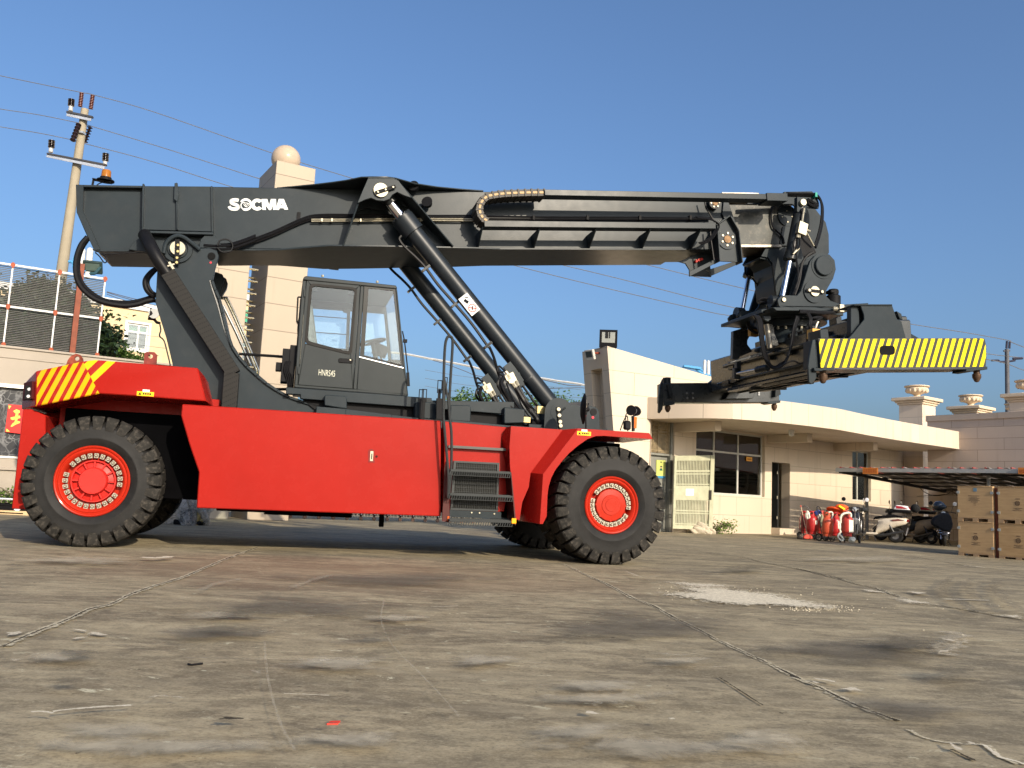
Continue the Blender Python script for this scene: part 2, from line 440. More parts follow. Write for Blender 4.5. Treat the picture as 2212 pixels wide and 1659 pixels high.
# ---- front fender
b = MB()
def L(w, pts): return [T(w, x, y, v) for x, y, v in pts]
def back(ps, v): return [Vector((p.x, v, p.z)) for p in ps]
f1 = L('f', [(352,627,.18),(690,650,.18),(480,932,.18),(468,1025,.18),(425,1125,.18),(408,1240,.18),(385,1236,.18),(345,885,.18),(342,760,.18)])
b.loft(f1, back(f1, .62))
f2 = L('f', [(690,650,.18),(790,642,.0),(562,940,.0),(480,932,.18)]); b.loft(f2, back(f2, .9))
f3 = L('f', [(480,932,.18),(562,940,.0),(540,1266,.0),(462,1250,.24),(475,1010,.24)]); b.loft(f3, back(f3, .6))
f4 = L('f', [(790,642,0),(1255,672,0),(1278,712,0),(1060,698,0),(960,690,0),(905,692,0),(850,712,0),(785,758,0),(730,805,0),(680,862,0),(640,915,0),(615,965,0),(598,1020,0),(590,1080,0),(585,1215,0),(560,1266,0),(540,1266,0),(562,940,0)])
b.loft(f4, back(f4, 1.1))
f5 = L('f', [(325,632,.42),(352,627,.18),(342,760,.18),(345,885,.18),(320,880,.42),(286,760,.42),(288,700,.42)]); b.loft(f5, back(f5, .5))
fend = part(b, 'front_fender', RED, bevel=.006)
YST = pm('warning_yellow', (.85, .50, .01), .4)
def sticker(w, cx, cy, v, ww, hh, mat, parent, name='warning_label'):
    c = T(w, cx, cy, v); mb = MB(); mb.box(c.x-ww/2, c.x+ww/2, v-.003, v+.001, c.z-hh/2, c.z+hh/2)
    return c, part(mb, name, mat, parent)
def hazard_label(w, cx, cy, v, parent):
    c, o = sticker(w, cx, cy, v, .20, .055, YST, parent)
    mb = MB(); y = v-.0045
    mb.prism([(c.x-.085, c.z-.018), (c.x-.045, c.z-.018), (c.x-.065, c.z+.02)], y, y+.002)
    for k in range(4): mb.box(c.x-.03+k*.026, c.x-.012+k*.026, y, y+.002, c.z-.012, c.z+.012)
    part(mb, 'warning_symbol', BLACKM, o)
hazard_label('f', 829, 675, 0, fend)
c, o = sticker('f', 831, 657, 0, .085, .035, WHITEP, fend)
# fender lamps
lm = MB()
lm.tube(spline([T('f',1065,655,.25),T('f',1085,600,.25),T('f',1110,560,.25),T('f',1120,640,.25)],5), .008)
lm.tube(spline([T('f',1115,660,.25),T('f',1100,560,.22),T('f',1130,535,.22)],5), .008)
lm.tube([T('f',1150,660,.3),T('f',1148,560,.3)], .025)
part(lm, 'lamp_bracket', BLACKM, fend)
for (x, y, v) in ((1140,525,.2),(1170,530,.34)):
    c = T('f', x, y, v); mb = MB(); mb.cyl(c+Vector((-.02,-.02,0)), c+Vector((.03,.03,0)), .075, .06, n=16); mb.m(1).cyl(c+Vector((.03,.03,0)), c+Vector((.036,.036,0)), .058, n=16)
    part(mb, 'work_lamp', [BLACKM, pm('lamp_lens', (.5,.5,.5), .1)], fend)
c = T('f', 1112, 615, .22); mb = MB(); mb.box(c.x-.05, c.x+.05, c.y-.03, c.y+.05, c.z-.08, c.z+.05); part(mb, 'work_lamp', BLACKM, fend, bevel=.02)
c = T('f', 1160, 600, .3); mb = MB(); mb.cyl((c.x, c.y, c.z-.09), (c.x, c.y, c.z+.07), .03, n=10); part(mb, 'turn_signal', ORG, fend)
# ---- rear hood / counterweight
hm = stripe_params = None
def smat(name, w, A, Bp, C, v, colb, cola, frac):
    a, bb, cc = T(w, *A, v), T(w, *Bp, v), T(w, *C, v)
    sl = -(bb.x-a.x)/(bb.z-a.z); w0 = a.x+sl*a.z; per = cc.x+sl*cc.z-w0
    return stripe_mat(name, cola, colb, per, sl, frac, -w0/per)
S_REAR = smat('rear_hazard_stripes', 'b', (405,545), (561,290), (473,545), .5, (.72,.36,.006), (.32,.014,.009), .56)
# second facet: yellow ends on its right edge
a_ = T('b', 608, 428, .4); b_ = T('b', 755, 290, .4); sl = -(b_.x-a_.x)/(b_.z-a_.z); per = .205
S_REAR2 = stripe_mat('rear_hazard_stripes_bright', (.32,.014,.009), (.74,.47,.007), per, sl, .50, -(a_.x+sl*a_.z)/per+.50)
b = MB()
V_ = {'A':('b',160,430,1.25),'B':('b',237,350,.62),'C':('b',540,287,.4),'D':('b',620,277,.4),'D2':('b',755,288,.4),'E':('b',1290,330,.4),'F':('b',1335,385,.7),
 'G':('b',1380,575,.7),'H':('b',1345,545,.4),'I':('b',850,510,.4),'J':('b',650,497,.4),'K':('b',232,580,.62),'Lo':('b',140,600,1.25),'M':('b',610,424,.4)}
vv = {k: T(*p) for k, p in V_.items()}
bv = {k: b.bm.verts.new(p) for k, p in vv.items()}
per_ = ['A','B','C','D','D2','E','F','G','H','I','J','K','Lo']
bk = {k: b.bm.verts.new((vv[k].x, 3.6, vv[k].z)) for k in per_}
F_ = lambda mi, ks: (b.m(mi), b.face([bv[k] for k in ks]))
F_(0, ['A','B','K','Lo']); F_(1, ['B','C','M','J','K']); F_(2, ['C','D','D2','M']); F_(0, ['D2','E','H','I','J','M']); F_(0, ['E','F','G','H'])
b.m(0)
for k in range(len(per_)):
    p_, q_ = per_[k], per_[(k+1) % len(per_)]; b.face([bv[p_], bk[p_], bk[q_], bv[q_]])
b.face([bk[k] for k in per_][::-1])
hood = part(b, 'counterweight', [RED, S_REAR, S_REAR2], bevel=.012, label='red rear counterweight hood with yellow hazard stripes')
b = MB()
q = Z('b', [(152,600),(78,1250),(135,1252),(300,1250),(300,640),(205,600)], .8)
b.prism(q, .78, 3.5); b.box(-7.3, -5.3, 1.3, 2.9, 1.05, 2.0)
q = Z('b', [(205,600),(205,1000),(640,1000),(850,520),(640,510)], 1.05); b.prism(q, 1.75, 3.1)
part(b, 'counterweight_base', RED, bevel=.01)
# tail lamp recess
b = MB(); q = L('r', [(248,150,1.02),(330,130,.70),(325,305,.70),(232,325,1.06)])
q = [p+Vector((-.006, -.012, 0)) for p in q]; b.loft(q, [p+Vector((.02, .03, 0)) for p in q]); rec = part(b, 'lamp_recess', pm('recess_dark', (.07, .01, .01), .7), hood)
b = MB(); c = T('r', 295, 245, .78); b.box(c.x-.045, c.x+.04, c.y-.03, c.y+.06, c.z-.09, c.z+.085); b.m(1).cyl((c.x, c.y-.036, c.z+.04), (c.x, c.y-.028, c.z+.04), .022, n=10); b.cyl((c.x, c.y-.036, c.z-.05), (c.x, c.y-.028, c.z-.05), .022, n=10)
part(b, 'tail_lamp', [BLACKM, pm('lamp_lens', (.5,.5,.5), .1)], hood, bevel=.006)
hazard_label('b', 950, 499, .4, hood); sticker('b', 955, 480, .4, .085, .035, WHITEP, hood)
# lifting lugs
def lug(w, pts, hole, v, mat, name='lifting_lug'):
    q = Z(w, pts, v); h = T(w, *hole, v); mb = MB()
    # plate with a round hole: ring of quads
    n = 20; inner = [(h.x+.03*math.cos(2*math.pi*i/n), h.z+.03*math.sin(2*math.pi*i/n)) for i in range(n)]
    outer = []
    for i in range(n):
        a = 2*math.pi*i/n; d = (math.cos(a), math.sin(a)); best = 9
        for k in range(len(q)):
            (x1, z1), (x2, z2) = q[k], q[(k+1) % len(q)]
            ex, ez = x2-x1, z2-z1; den = d[0]*ez-d[1]*ex
            if abs(den) < 1e-9: continue
            t = ((x1-h.x)*ez-(z1-h.z)*ex)/den; s_ = ((x1-h.x)*d[1]-(z1-h.z)*d[0])/den
            if t > 0 and -1e-6 <= s_ <= 1+1e-6: best = min(best, t)
        outer.append((h.x+d[0]*best, h.z+d[1]*best))
    for i in range(n):
        j = (i+1) % n; mb.prism([outer[i], outer[j], inner[j], inner[i]], v, v+.04)
    bmesh.ops.remove_doubles(mb.bm, verts=mb.bm.verts, dist=1e-5)
    return part(mb, name, mat)
lug('b', [(432,305),(445,272),(468,248),(498,236),(525,245),(541,268),(543,300),(530,330),(440,330)], (503,268), 1.4, RUST)
lug('b', [(938,310),(942,235),(955,224),(1008,226),(1026,242),(1020,318)], (983,254), 1.4, pm('rusty_red_bright', (.17,.032,.024), .7, 0, .4, 12))
# ---- mast (rear frame tower)
b = MB()
mast = [('a',1030,1300),('a',1050,1260),('a',1080,1190),('a',1110,1145),('a',1160,1122),('a',1205,1132),('a',1300,1208),('a',1370,1205),('a',1415,1222),('a',1430,1255),('a',1405,1345),('a',1392,1410),
 ('m',112,290),('m',150,390),('m',190,480),('m',225,640),('m',270,830),('m',330,1000),('m',400,1110),('m',490,1215),('m',600,1315),('m',700,1400),('m',820,1480),('m',950,1550),('m',1106,1605),
 ('d',600,540),('d',1200,590),('p',1210,912),('p',1210,935),('b',1200,640),('b',1130,318),('b',1085,130),('b',1050,20),('a',1015,1560),('a',1022,1440)]
mp = [(lambda q: (q.x, q.z))(T(w, x, y, 1.4)) for w, x, y in mast]
b.prism(mp, 1.40, 1.46); b.prism(mp, 2.86, 2.92)
# closing plate between the two cheeks
inn = [(x, z) for x, z in mp[11:26]]
for k in range(len(inn)-1):
    (x1, z1), (x2, z2) = inn[k], inn[k+1]
    b.loft([(x1, 1.36, z1), (x2, 1.36, z2), (x2-.03, 1.36, z2-.03), (x1-.03, 1.36, z1-.03)], [(x1, 2.95, z1), (x2, 2.95, z2), (x2-.03, 2.95, z2-.03), (x1-.03, 2.95, z1-.03)])
for k in range(len(mp)-6, len(mp)-1):
    (x1, z1), (x2, z2) = mp[k], mp[k+1]
    if abs(z1-z2) > .05: b.loft([(x1+.01, 1.46, z1), (x2+.01, 1.46, z2), (x2+.04, 1.46, z2), (x1+.04, 1.46, z1)], [(x1+.01, 2.86, z1), (x2+.01, 2.86, z2), (x2+.04, 2.86, z2), (x1+.04, 2.86, z1)])
mastp = part(b, 'mast', GREY, bevel=.008)
# weld bead along the curve
b = MB(); b.tube(spline([T(w, x, y, 1.395) for w, x, y in [('m',75,290),('m',100,380),('m',160,560),('m',225,800),('m',300,990),('m',400,1140),('m',520,1270),('m',640,1390),('m',780,1480),('m',920,1560),('m',1106,1620)]], 5), .012, 6)
part(b, 'weld_seam', pm('weld_bead', (.22,.22,.21), .5, .3, .5, 60), mastp)
# far ear of the mast
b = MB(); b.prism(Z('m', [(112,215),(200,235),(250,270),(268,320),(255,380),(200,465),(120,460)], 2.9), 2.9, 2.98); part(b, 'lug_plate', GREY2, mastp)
def pin(w, x, y, v, r, mat=STEEL, bar=None, name='pin', parent=ts):
    c = T(w, x, y, v); mb = MB(); mb.cyl((c.x, v-.03, c.z), (c.x, v+.02, c.z), r, n=24)
    if bar:
        a, e, wd = bar; mb.m(1).bar(T(w, *a, v-.04), T(w, *e, v-.04), wd, .02, side=(0, 0, 1)); 
        mb.m(0)
        for t in (.12, .5, .88):
            p_ = T(w, *a, v-.05).lerp(T(w, *e, v-.05), t); mb.cyl((p_.x, v-.062, p_.z), (p_.x, v-.04, p_.z), .013, n=8)
    return part(mb, name, [mat, BLACKM], parent)
# boom foot pin
c = T('a', 1162, 1210, 1.38); 
b = MB(); b.lathe([(.135,0),(.135,.03),(.20,.03),(.20,0)], (c.x, 1.36, c.z), (0,1,0), 32); part(b, 'pin_collar', GREY, mastp)
b = MB(); b.cyl((c.x, 1.34, c.z), (c.x, 1.40, c.z), .10, n=24); b.m(1).bar(T('a',1160,1150,1.33), T('a',1155,1315,1.33), .06, .025, side=(1,0,0)); b.m(2)
for x, y in ((1163,1187),(1162,1228),(1157,1270),(1155,1300)):
    p_ = T('a', x, y, 1.32); b.cyl((p_.x, 1.305, p_.z), (p_.x, 1.325, p_.z), .018, n=8)
part(b, 'pin', [STEEL, BLACKM, BRASS], mastp)
b = MB(); b.tube(spline([T('a',x,y,1.35) for x,y in ((1068,1240),(1082,1180),(1115,1142),(1160,1125),(1205,1138),(1255,1175),(1305,1215))],5), .028, 8); part(b, 'pin_rib', GREY, mastp)
b = MB(); c2_ = T('a',1382,1258,1.39); b.cyl((c2_.x,1.385,c2_.z),(c2_.x,1.399,c2_.z),.052,n=20); part(b, 'lifting_hole', pm('hole_dark', (.004,.004,.004), .9), mastp)
b = MB(); c2_ = T('a',1376,1300,1.39); b.cyl((c2_.x,1.392,c2_.z),(c2_.x,1.399,c2_.z),.016,n=6); part(b, 'red_mark', pm('red_mark', (.6,.03,.05), .5), mastp)
# cable conduit and hose sleeve
def dotted():
    m, t, bb = nt('perforated_cover')
    tc = node(t, 'ShaderNodeTexCoord'); sp = node(t, 'ShaderNodeSeparateXYZ'); lk(t, tc.outputs['Object'], sp.inputs[0])
    s1 = mth(t, 'ADD', mth(t, 'MULTIPLY', sp.outputs['X'], -.50), mth(t, 'MULTIPLY', sp.outputs['Z'], .86))
    s2 = mth(t, 'ADD', mth(t, 'MULTIPLY', sp.outputs['X'], .86), mth(t, 'MULTIPLY', sp.outputs['Z'], .5))
    k1 = mth(t, 'LESS_THAN', mth(t, 'FRACT', mth(t, 'DIVIDE', s1, .065)), .22)
    k2 = mth(t, 'LESS_THAN', mth(t, 'FRACT', mth(t, 'DIVIDE', s2, .03)), .65)
    c_ = mixc(t, mth(t, 'MULTIPLY', k1, k2), (.014, .013, .0115), (.003, .003, .003)); lk(t, c_, bb.inputs['Base Color']); bb.inputs['Roughness'].default_value = .5; return m
DOT = dotted()
b = MB(); b.bar(T('a',1098,1370,1.22), T('m',335,1310,1.22), .16, .19, side=(0,1,0)); b.bar(T('m',312,1300,1.22), T('m',285,1680,1.22), .16, .20, side=(0,1,0))
part(b, 'cable_cover', DOT, mastp, bevel=.004)
b = MB(); b.tube(spline([T('a',945,1120,1.5),T('a',975,1175,1.3),T('a',1020,1260,1.22),T('a',1095,1375,1.22)],6), .09, 14); part(b, 'hose_sleeve', BLACK, mastp)
b = MB(); b.bar(T('a',1050,1338,1.16), T('a',1140,1310,1.16), .02, .02); b.bar(T('a',1105,1298,1.16), T('a',1135,1345,1.16), .03, .03); part(b, 'hose_clamp', STEEL, mastp)
# stainless rails behind mast
b = MB()
for dx in (0, -26): b.tube(spline([T('m',195+dx*.2,478-dx*.2,2.95),T('m',240+dx,478-dx*.3,2.95),T('m',275+dx,510,2.95),T('m',420+dx,820,2.95),T('m',590+dx,1235,2.95),T('m',602+dx,1270,2.95),T('m',598+dx,1310,2.95)], 6), .018, 8)
b.tube([T('m',215,560,2.6),T('m',360,860,2.6),T('m',520,1220,2.6)], .02, 8)
part(b, 'walkway_rail', pm('stainless_rail', (.62,.60,.50), .22, 1.0))
# work lamp on rear of mast
b = MB(); c = T('q', 1925, 755, 1.5); b.cyl((c.x-.07, c.y-.02, c.z), (c.x+.02, c.y, c.z-.01), .085, .075, n=18); b.m(1).cyl((c.x-.0, c.y-.09, c.z), (c.x, c.y-.07, c.z), .07, n=16)
b.m(0).tube(spline([T('q',1910,800,1.5),T('q',1950,850,1.5),T('q',1985,860,1.45)],4), .02)
part(b, 'rear_work_lamp', [BLACKM, pm('lamp_glass_grey', (.35,.36,.34), .15)])
b = MB(); b.tube(spline([T('q',1990,880,1.45),T('q',2000,950,1.42),T('q',1985,1020,1.4),T('q',2040,1080,1.38),T('q',2080,1220,1.38),T('q',2120,1390,1.38)],5), .01); part(b, 'lamp_cable', BLACK)
# big hose loop at the rear
b = MB()
for dv, pts in ((0, [(575,1135),(530,1190),(500,1280),(498,1370),(520,1440),(570,1500),(640,1545),(730,1570),(820,1580),(900,1570),(960,1550),(1015,1540)]),
                (.05, [(572,1150),(535,1210),(512,1290),(512,1370),(540,1440),(600,1500),(680,1545),(780,1560),(870,1558),(960,1535),(1015,1515)])):
    b.tube(spline([T('a', x, y, 1.66+dv) for x, y in pts], 5), .042 if dv == 0 else .03, 9)
b.tube(spline([T('a',x,y,1.62) for x,y in [(1040,1330),(990,1360),(950,1410),(950,1460),(975,1500),(1015,1525)]],5), .034, 8)
b.tube(spline([T('a',x,y,1.6) for x,y in [(1035,1335),(1000,1370),(970,1410),(968,1450),(990,1490),(1020,1510)]],5), .024, 8)
part(b, 'hydraulic_hose', BLACK)
b = MB(); b.tube(spline([T('a',x,y,1.6) for x,y in [(622,1235),(650,1260),(680,1300),(698,1290),(690,1260),(655,1240),(720,1245),(800,1240),(890,1235),(980,1245),(1000,1290),(975,1270)]],5), .009); part(b, 'loose_cable', BLACK)
# ---- boom
def bn(u, n): # boom coordinates (along, normal) -> u,z
    return (u*math.cos(TH)-n*math.sin(TH), u*math.sin(TH)+n*math.cos(TH))
VN, VF = 1.72, 2.60
def nb(p): return p.z*math.cos(TH)-p.x*math.sin(TH), p.x*math.cos(TH)+p.z*math.sin(TH)
b = MB()
# rear head box
q = Z('a', [(497,790),(940,800),(1380,803),(1392,1100),(1390,1180),(1385,1225),(1015,1235),(655,1228),(578,1150),(500,972)], VN)
b.prism(q, VN, VF+.03)
# main web
q = Z('a', [(1380,806)], VN)+Z('c', [(60,400)], VN)
u0 = nb(T('a', 1380, 806, VN))[1]; u1 = nb(T('g', 440, 400, VN))[1]
web = [bn(u0, 5.77), bn(u1, 5.77), bn(u1, 4.84), bn(u0, 4.84)]
b.prism(web, VN, VF)
boom = part(b, 'boom', GREY, bevel=.01)
# rear box cover plates and ribs
b = MB()
b.prism(Z('a', [(940,800),(1378,803),(1390,1098),(932,1085)], 1.62), 1.62, VN)
b.prism(Z('a', [(495,790),(545,792),(540,960),(660,1225),(615,1222),(500,972)], 1.63), 1.63, VN)
b.prism(Z('a', [(545,792),(940,798),(940,812),(545,806)], 1.63), 1.63, VN)
b.prism(Z('a', [(600,1212),(900,1212),(900,1228),(655,1228)], 1.63), 1.63, VN)
b.prism(Z('a', [(925,1090),(1395,1102),(1395,1118),(925,1106)], 1.56), 1.56, VN)
b.prism(Z('a', [(1148,778),(1158,778),(1162,1085),(1152,1085)], 1.56), 1.56, 1.63)
b.prism(Z('a', [(1140,780),(1160,780),(1168,850),(1160,905),(1135,885)], 1.55), 1.55, 1.57)
b.prism(Z('a', [(930,785),(943,785),(935,1090),(925,1090)], 1.57), 1.57, VN)
b.prism(Z('a', [(1376,800),(1388,800),(1395,1100),(1380,1100)], 1.59), 1.59, VN)
b.prism(Z('a', [(840,1215),(870,1170),(930,1122),(1000,1150),(1040,1215),(1060,1260),(1010,1240)], 1.58), 1.58, VN)
b.prism(Z('a', [(1300,1200),(1310,1150),(1340,1120),(1392,1115),(1440,1180),(1520,1222),(1420,1226)], 1.60), 1.60, VN)
part(b, 'boom_plate', GREY, boom, bevel=.005)
# flanges: widened around the cylinder bracket
def flange(edge_near, edge_far, n, th, name):
    """plates lying on the boom plane n; edges as (u_along, v)"""
    mb = MB()
    A = [Vector((*bn(u, n)[:1], v, bn(u, n)[1])) for u, v in edge_near+edge_far]
    up_ = Vector((-math.sin(TH), 0, math.cos(TH)))*th
    mb.loft(A, [p+up_ for p in A]); return part(mb, name, GREY, boom, bevel=.004)
def TNn(w, x, y, n):
    a, c = T(w, x, y, 0), T(w, x, y, 1)
    fa, fc = nb(a)[0]-n, nb(c)[0]-n; t = -fa/(fc-fa); p = a.lerp(c, t); return nb(p)[1], p.y
ne = [TNn('c', x, y, 5.775) for x, y in [(150,402),(300,388),(400,378),(500,366),(600,352),(700,331),(770,329),(870,330),(930,338),(1050,372),(1200,395),(1350,409),(1500,420)]]
cen = 2.16
fe = [(u, 2*cen-v) for u, v in ne][::-1]
flange(ne, fe, 5.775, .018, 'top_flange')
ne = [TNn('c', x, y, 4.82) for x, y in [(0,805),(170,803),(320,790),(490,776),(730,778),(960,782),(1200,787),(1420,791),(1659,800)]]+[TNn('e', x, y, 4.82) for x, y in [(240,632)]]
ne = [(TNn('a', 1400, 1222, 4.82)[0], 1.70)]+ne+[(TNn('e', 1500, 635, 4.82)[0], 1.66)]
fe = [(u, 2*cen-v+.03) for u, v in ne][::-1]
flange(ne, fe, 4.815, .025, 'bottom_flange')
# curved seam where the widened web begins
SH = pm('paint_seam', (.04, .044, .046), .45)
# cylinder top bracket
b = MB()
br = Z('c', [(745,335),(918,338),(945,350),(1030,462),(985,448),(935,425),(905,442),(885,470),(850,483),(800,478),(765,463),(725,475),(690,492),(675,497),(712,410)], 1.17)
b.prism(br, 1.17, 1.21); b.prism([(x, z) for x, z in br], 1.62, 1.66)
def ribbon(mb, pts, v1, th=.02):
    # plate perpendicular to the web: near edge given, other edge on the web
    for k in range(len(pts)-1):
        p_, q_ = pts[k], pts[k+1]; d = Vector((q_.x-p_.x, 0, q_.z-p_.z)).normalized(); nn = Vector((-d.z, 0, d.x))*th
        A = [p_, q_, q_+nn, p_+nn]; mb.loft(A, [Vector((p_.x, v1, p_.z)), Vector((q_.x, v1, q_.z)), Vector((q_.x, v1, q_.z))+nn, Vector((p_.x, v1, p_.z))+nn])
ribbon(b, [T('c',745,338,1.17), T('c',678,495,1.21), T('c',578,772,1.45)], VN)
ribbon(b, [T('c',922,340,1.17), T('c',1030,462,1.25), T('c',1300,782,1.52)], VN)
ribbon(b, [T('c',745,336,1.17), T('c',920,340,1.17)], VN)
part(b, 'cylinder_bracket', GREY, boom, bevel=.005)
# far bracket
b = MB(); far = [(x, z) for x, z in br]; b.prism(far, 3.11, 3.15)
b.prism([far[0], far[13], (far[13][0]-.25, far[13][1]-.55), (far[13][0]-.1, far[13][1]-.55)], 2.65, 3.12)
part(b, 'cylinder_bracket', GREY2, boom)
pin('c', 828, 415, 1.16, .105, STEEL, bar=((795,430),(925,388),.05), parent=boom)
# small round lamps next to bracket
for x, y in ((1045,400),(1133,503)):
    c = T('c', x, y, 1.6); mb = MB(); mb.cyl((c.x-.02, c.y-.06, c.z+.02), (c.x+.02, c.y+.03, c.z), .085, .06, n=16); mb.bar((c.x-.07, c.y, c.z-.04), (c.x-.1, c.y+.1, c.z-.12), .03, .03); part(mb, 'boom_lamp', BLACKM, boom)
# pipes and hoses on the web
b = MB()
for dy, v in ((0, 1.66), (12, 1.65), (26, 1.67)):
    b.tube(spline([T('c', x, y+dy, v) for x, y in [(-20,735),(60,708),(150,672),(230,635),(310,600),(380,578),(470,572),(560,572),(700,574),(1000,576),(1180,579),(1470,578)]], 5), .014, 6)
b.tube(spline([T('e', x, y, 1.66) for x, y in [(130,418),(300,420),(700,424),(1100,425),(1450,428),(1659,430)]], 4), .017, 6)
b.tube(spline([T('e', x, y, 1.66) for x, y in [(130,434),(300,436),(700,437),(1100,437),(1450,436),(1659,436)]], 4), .017, 6)
for k in range(7):
    y = 1175+k*7
    b.tube(spline([T('a', x, yy, 1.62-.012*(k % 3)) for x, yy in [(1330,y),(1400,y+5),(1480,y+4),(1530,y-5),(1600,y-28),(1670,y-55)]], 4), .012, 6)
b.tube(spline([T('a',x,y,1.56) for x,y in [(1420,1190),(1440,1155),(1490,1152),(1520,1185),(1505,1225),(1450,1230),(1418,1200)]],5), .012, 6)
part(b, 'boom_hoses', BLACK, boom)
b = MB()
for y in (604, 616): b.tube([T('c', 375, y, 1.65), T('c', 640, y-1, 1.65), T('c', 1090, y-6, 1.65), T('c', 1470, y-3, 1.65)], .011, 6)
for x in (445, 510, 698, 1090): b.box(T('c',x-5,600,1.63).x, T('c',x+5,600,1.63).x, 1.62, 1.70, T('c',x,618,1.63).z, T('c',x,598,1.63).z)
part(b, 'boom_pipe', STEEL, boom)
b = MB()
for x in (500, 852, 1195, 1525): b.box(T('e',x-7,425,1.63).x, T('e',x+7,425,1.63).x, 1.62, 1.70, T('e',x,440,1.63).z, T('e',x,412,1.63).z)
part(b, 'pipe_clamp', BLACKM, boom)
b = MB(); q = T('c', 292, 588, 1.7); b.box(q.x-.025, q.x+.025, 1.70, 1.715, q.z-.075, q.z+.075); part(b, 'bracket_tab', BLACKM, boom)
# upper cable rail
ua = nb(T('e', 573, 260, 1.22))[1]; ub = nb(T('g', 825, 95, 1.22))[1]
nt_ = nb(T('e', 573, 242, 1.22))[0]; nm = nb(T('e', 573, 279, 1.22))[0]
b = MB()
def nbox(mb, u0, u1, v0, v1, n0, n1):
    return mb.prism([bn(u0, n0), bn(u1, n0), bn(u1, n1), bn(u0, n1)], v0, v1)
ub2 = nb(T('g', 690, 95, 1.22))[1]
nbox(b, ua, ub2, 1.22, 1.24, nm, nt_+.0); nbox(b, ua, ub2, 1.24, 1.44, nm-.0, nm+.02)
nbox(b, ub2, ub, 1.20, 1.50, nm-.03, nt_+.012)
part(b, 'cable_rail', GREY, boom, bevel=.004)
# lower tray and gussets
ua_ = nb(T('e', 178, 460, 1.24))[1]; ub_ = nb(T('g', 360, 290, 1.24))[1]
n1 = nb(T('e', 178, 445, 1.24))[0]; n0 = nb(T('e', 178, 485, 1.24))[0]
b = MB()
nbox(b, ua_, ub_, 1.24, 1.26, n0, n1); nbox(b, ua_, ub_, 1.26, 1.44, n0, n0+.02)
for x in (170, 545, 915, 1270, 1600):
    u = nb(T('e', x, 500, 1.24))[1]
    A = [(u, 1.26, n0), (u, 1.715, n0), (u, 1.715, n0-.24), (u, 1.66, n0-.23)]
    pa = [Vector((bn(a[0]-.012, a[2])[0], a[1], bn(a[0]-.012, a[2])[1])) for a in A]; pb = [Vector((bn(a[0]+.012, a[2])[0], a[1], bn(a[0]+.012, a[2])[1])) for a in A]
    b.loft(pa, pb)
part(b, 'cable_tray', GREY, boom, bevel=.004)
# drag chain
cp = [(570,262),(530,262),(487,262),(445,263),(400,264),(358,266),(315,268),(275,272),(235,278),(200,285),(172,305),(152,335),(146,372),(153,405),(172,432),(200,450)]
cps = [T('e', x, y, 1.26) for x, y in cp]; b = MB()
for k in range(len(cps)-1):
    p_, q_ = cps[k], cps[k+1]; mid = (p_+q_)/2; d = (q_-p_); L_ = d.length; d.normalize(); nn = Vector((-d.z, 0, d.x))
    b.m(0).obox(mid+Vector((0, .15, 0)), d*L_*.47, Vector((0, .15, 0)), nn*.052)
    b.m(1).obox(mid+Vector((0, -.003, 0)), d*L_*.33, Vector((0, .006, 0)), nn*.017)
    b.m(0).obox(p_+Vector((0, .15, 0)), d*.012, Vector((0, .165, 0)), nn*.06)
part(b, 'drag_chain', [pm('chain_grey', (.05,.045,.04), .5), pm('chain_tan', (.40,.27,.13), .5)], boom, label='drag chain with tan link inserts')
# inner (telescoping) boom and head
b = MB()
i0 = u1-1.0; iu = nb(T('g', 835, 440, 1.82))[1]; nlo = nb(T('g', 540, 447, 1.82))[0]; nhi = nb(T('g', 540, 178, 1.82))[0]
nbox(b, i0, iu, 1.82, 2.52, nlo, nlo+.80)
inner = part(b, 'inner_boom', pm('worn_grey_paint', (.040,.042,.038), .36, .1, .35, 4, .15, 40, .2, .22), bevel=.01, label='worn inner boom section with scuffed lower edge')
b = MB(); nbox(b, i0, iu-.15, 1.79, 2.55, nlo-.02, nlo+.02); nbox(b, u1, nb(T('g', 640, 150, 1.8))[1], 1.76, 2.56, nhi+.02, nhi+.2); part(b, 'wear_strip', pm('bare_steel', (.25,.22,.18), .35, .6, .5, 8), inner)
# outer boom collar
b = MB()
q = Z('g', [(370,312),(458,250),(480,262),(512,345),(535,552),(390,545)], 1.60); b.prism(q, 1.60, 1.63); b.prism([(x, z) for x, z in q], 2.69, 2.72)
def rib2(mb, pts, v1, th=.02): ribbon(mb, pts, v1, th)
rib2(b, [T('g',370,312,1.5), T('g',458,250,1.5)], VN); rib2(b, [T('g',458,250,1.5), T('g',512,345,1.5)], VN); rib2(b, [T('g',512,345,1.5), T('g',535,552,1.5)], VN); rib2(b, [T('g',372,312,1.5), T('g',388,545,1.5)], VN)
q = Z('g', [(415,140),(440,140),(480,260),(430,290),(405,240)], VN-.04); b.prism(q, VN-.04, VN)
# bottom wedges
q = Z('g', [(190,612),(388,517),(388,545),(192,645)], 1.62); b.prism(q, 1.62, 1.65); q = Z('g', [(120,548),(165,560),(190,600),(192,640),(388,540),(388,480),(300,470)], 1.98); b.prism(q, 1.98, 2.01)
q2 = Z('g', [(300,605),(325,610),(330,642),(535,552),(535,530)], 2.2); b.prism(q2, 2.2, 2.23)
collar = part(b, 'boom_collar', GREY, boom, bevel=.004)
c = T('g', 438, 402, 1.58)
b = MB(); b.lathe([(.0,.0),(.06,.0),(.06,-.01),(.17,-.01),(.17,.04),(.20,.04),(.20,.08)], (c.x, 1.59, c.z), (0,1,0), 32)
b.m(1).cyl((c.x, 1.565, c.z), (c.x, 1.58, c.z), .065, n=16); b.m(2)
for k in range(6):
    a = k*math.pi/3+.5; b.cyl((c.x+.105*math.cos(a), 1.565, c.z+.105*math.sin(a)), (c.x+.105*math.cos(a), 1.582, c.z+.105*math.sin(a)), .019, n=8)
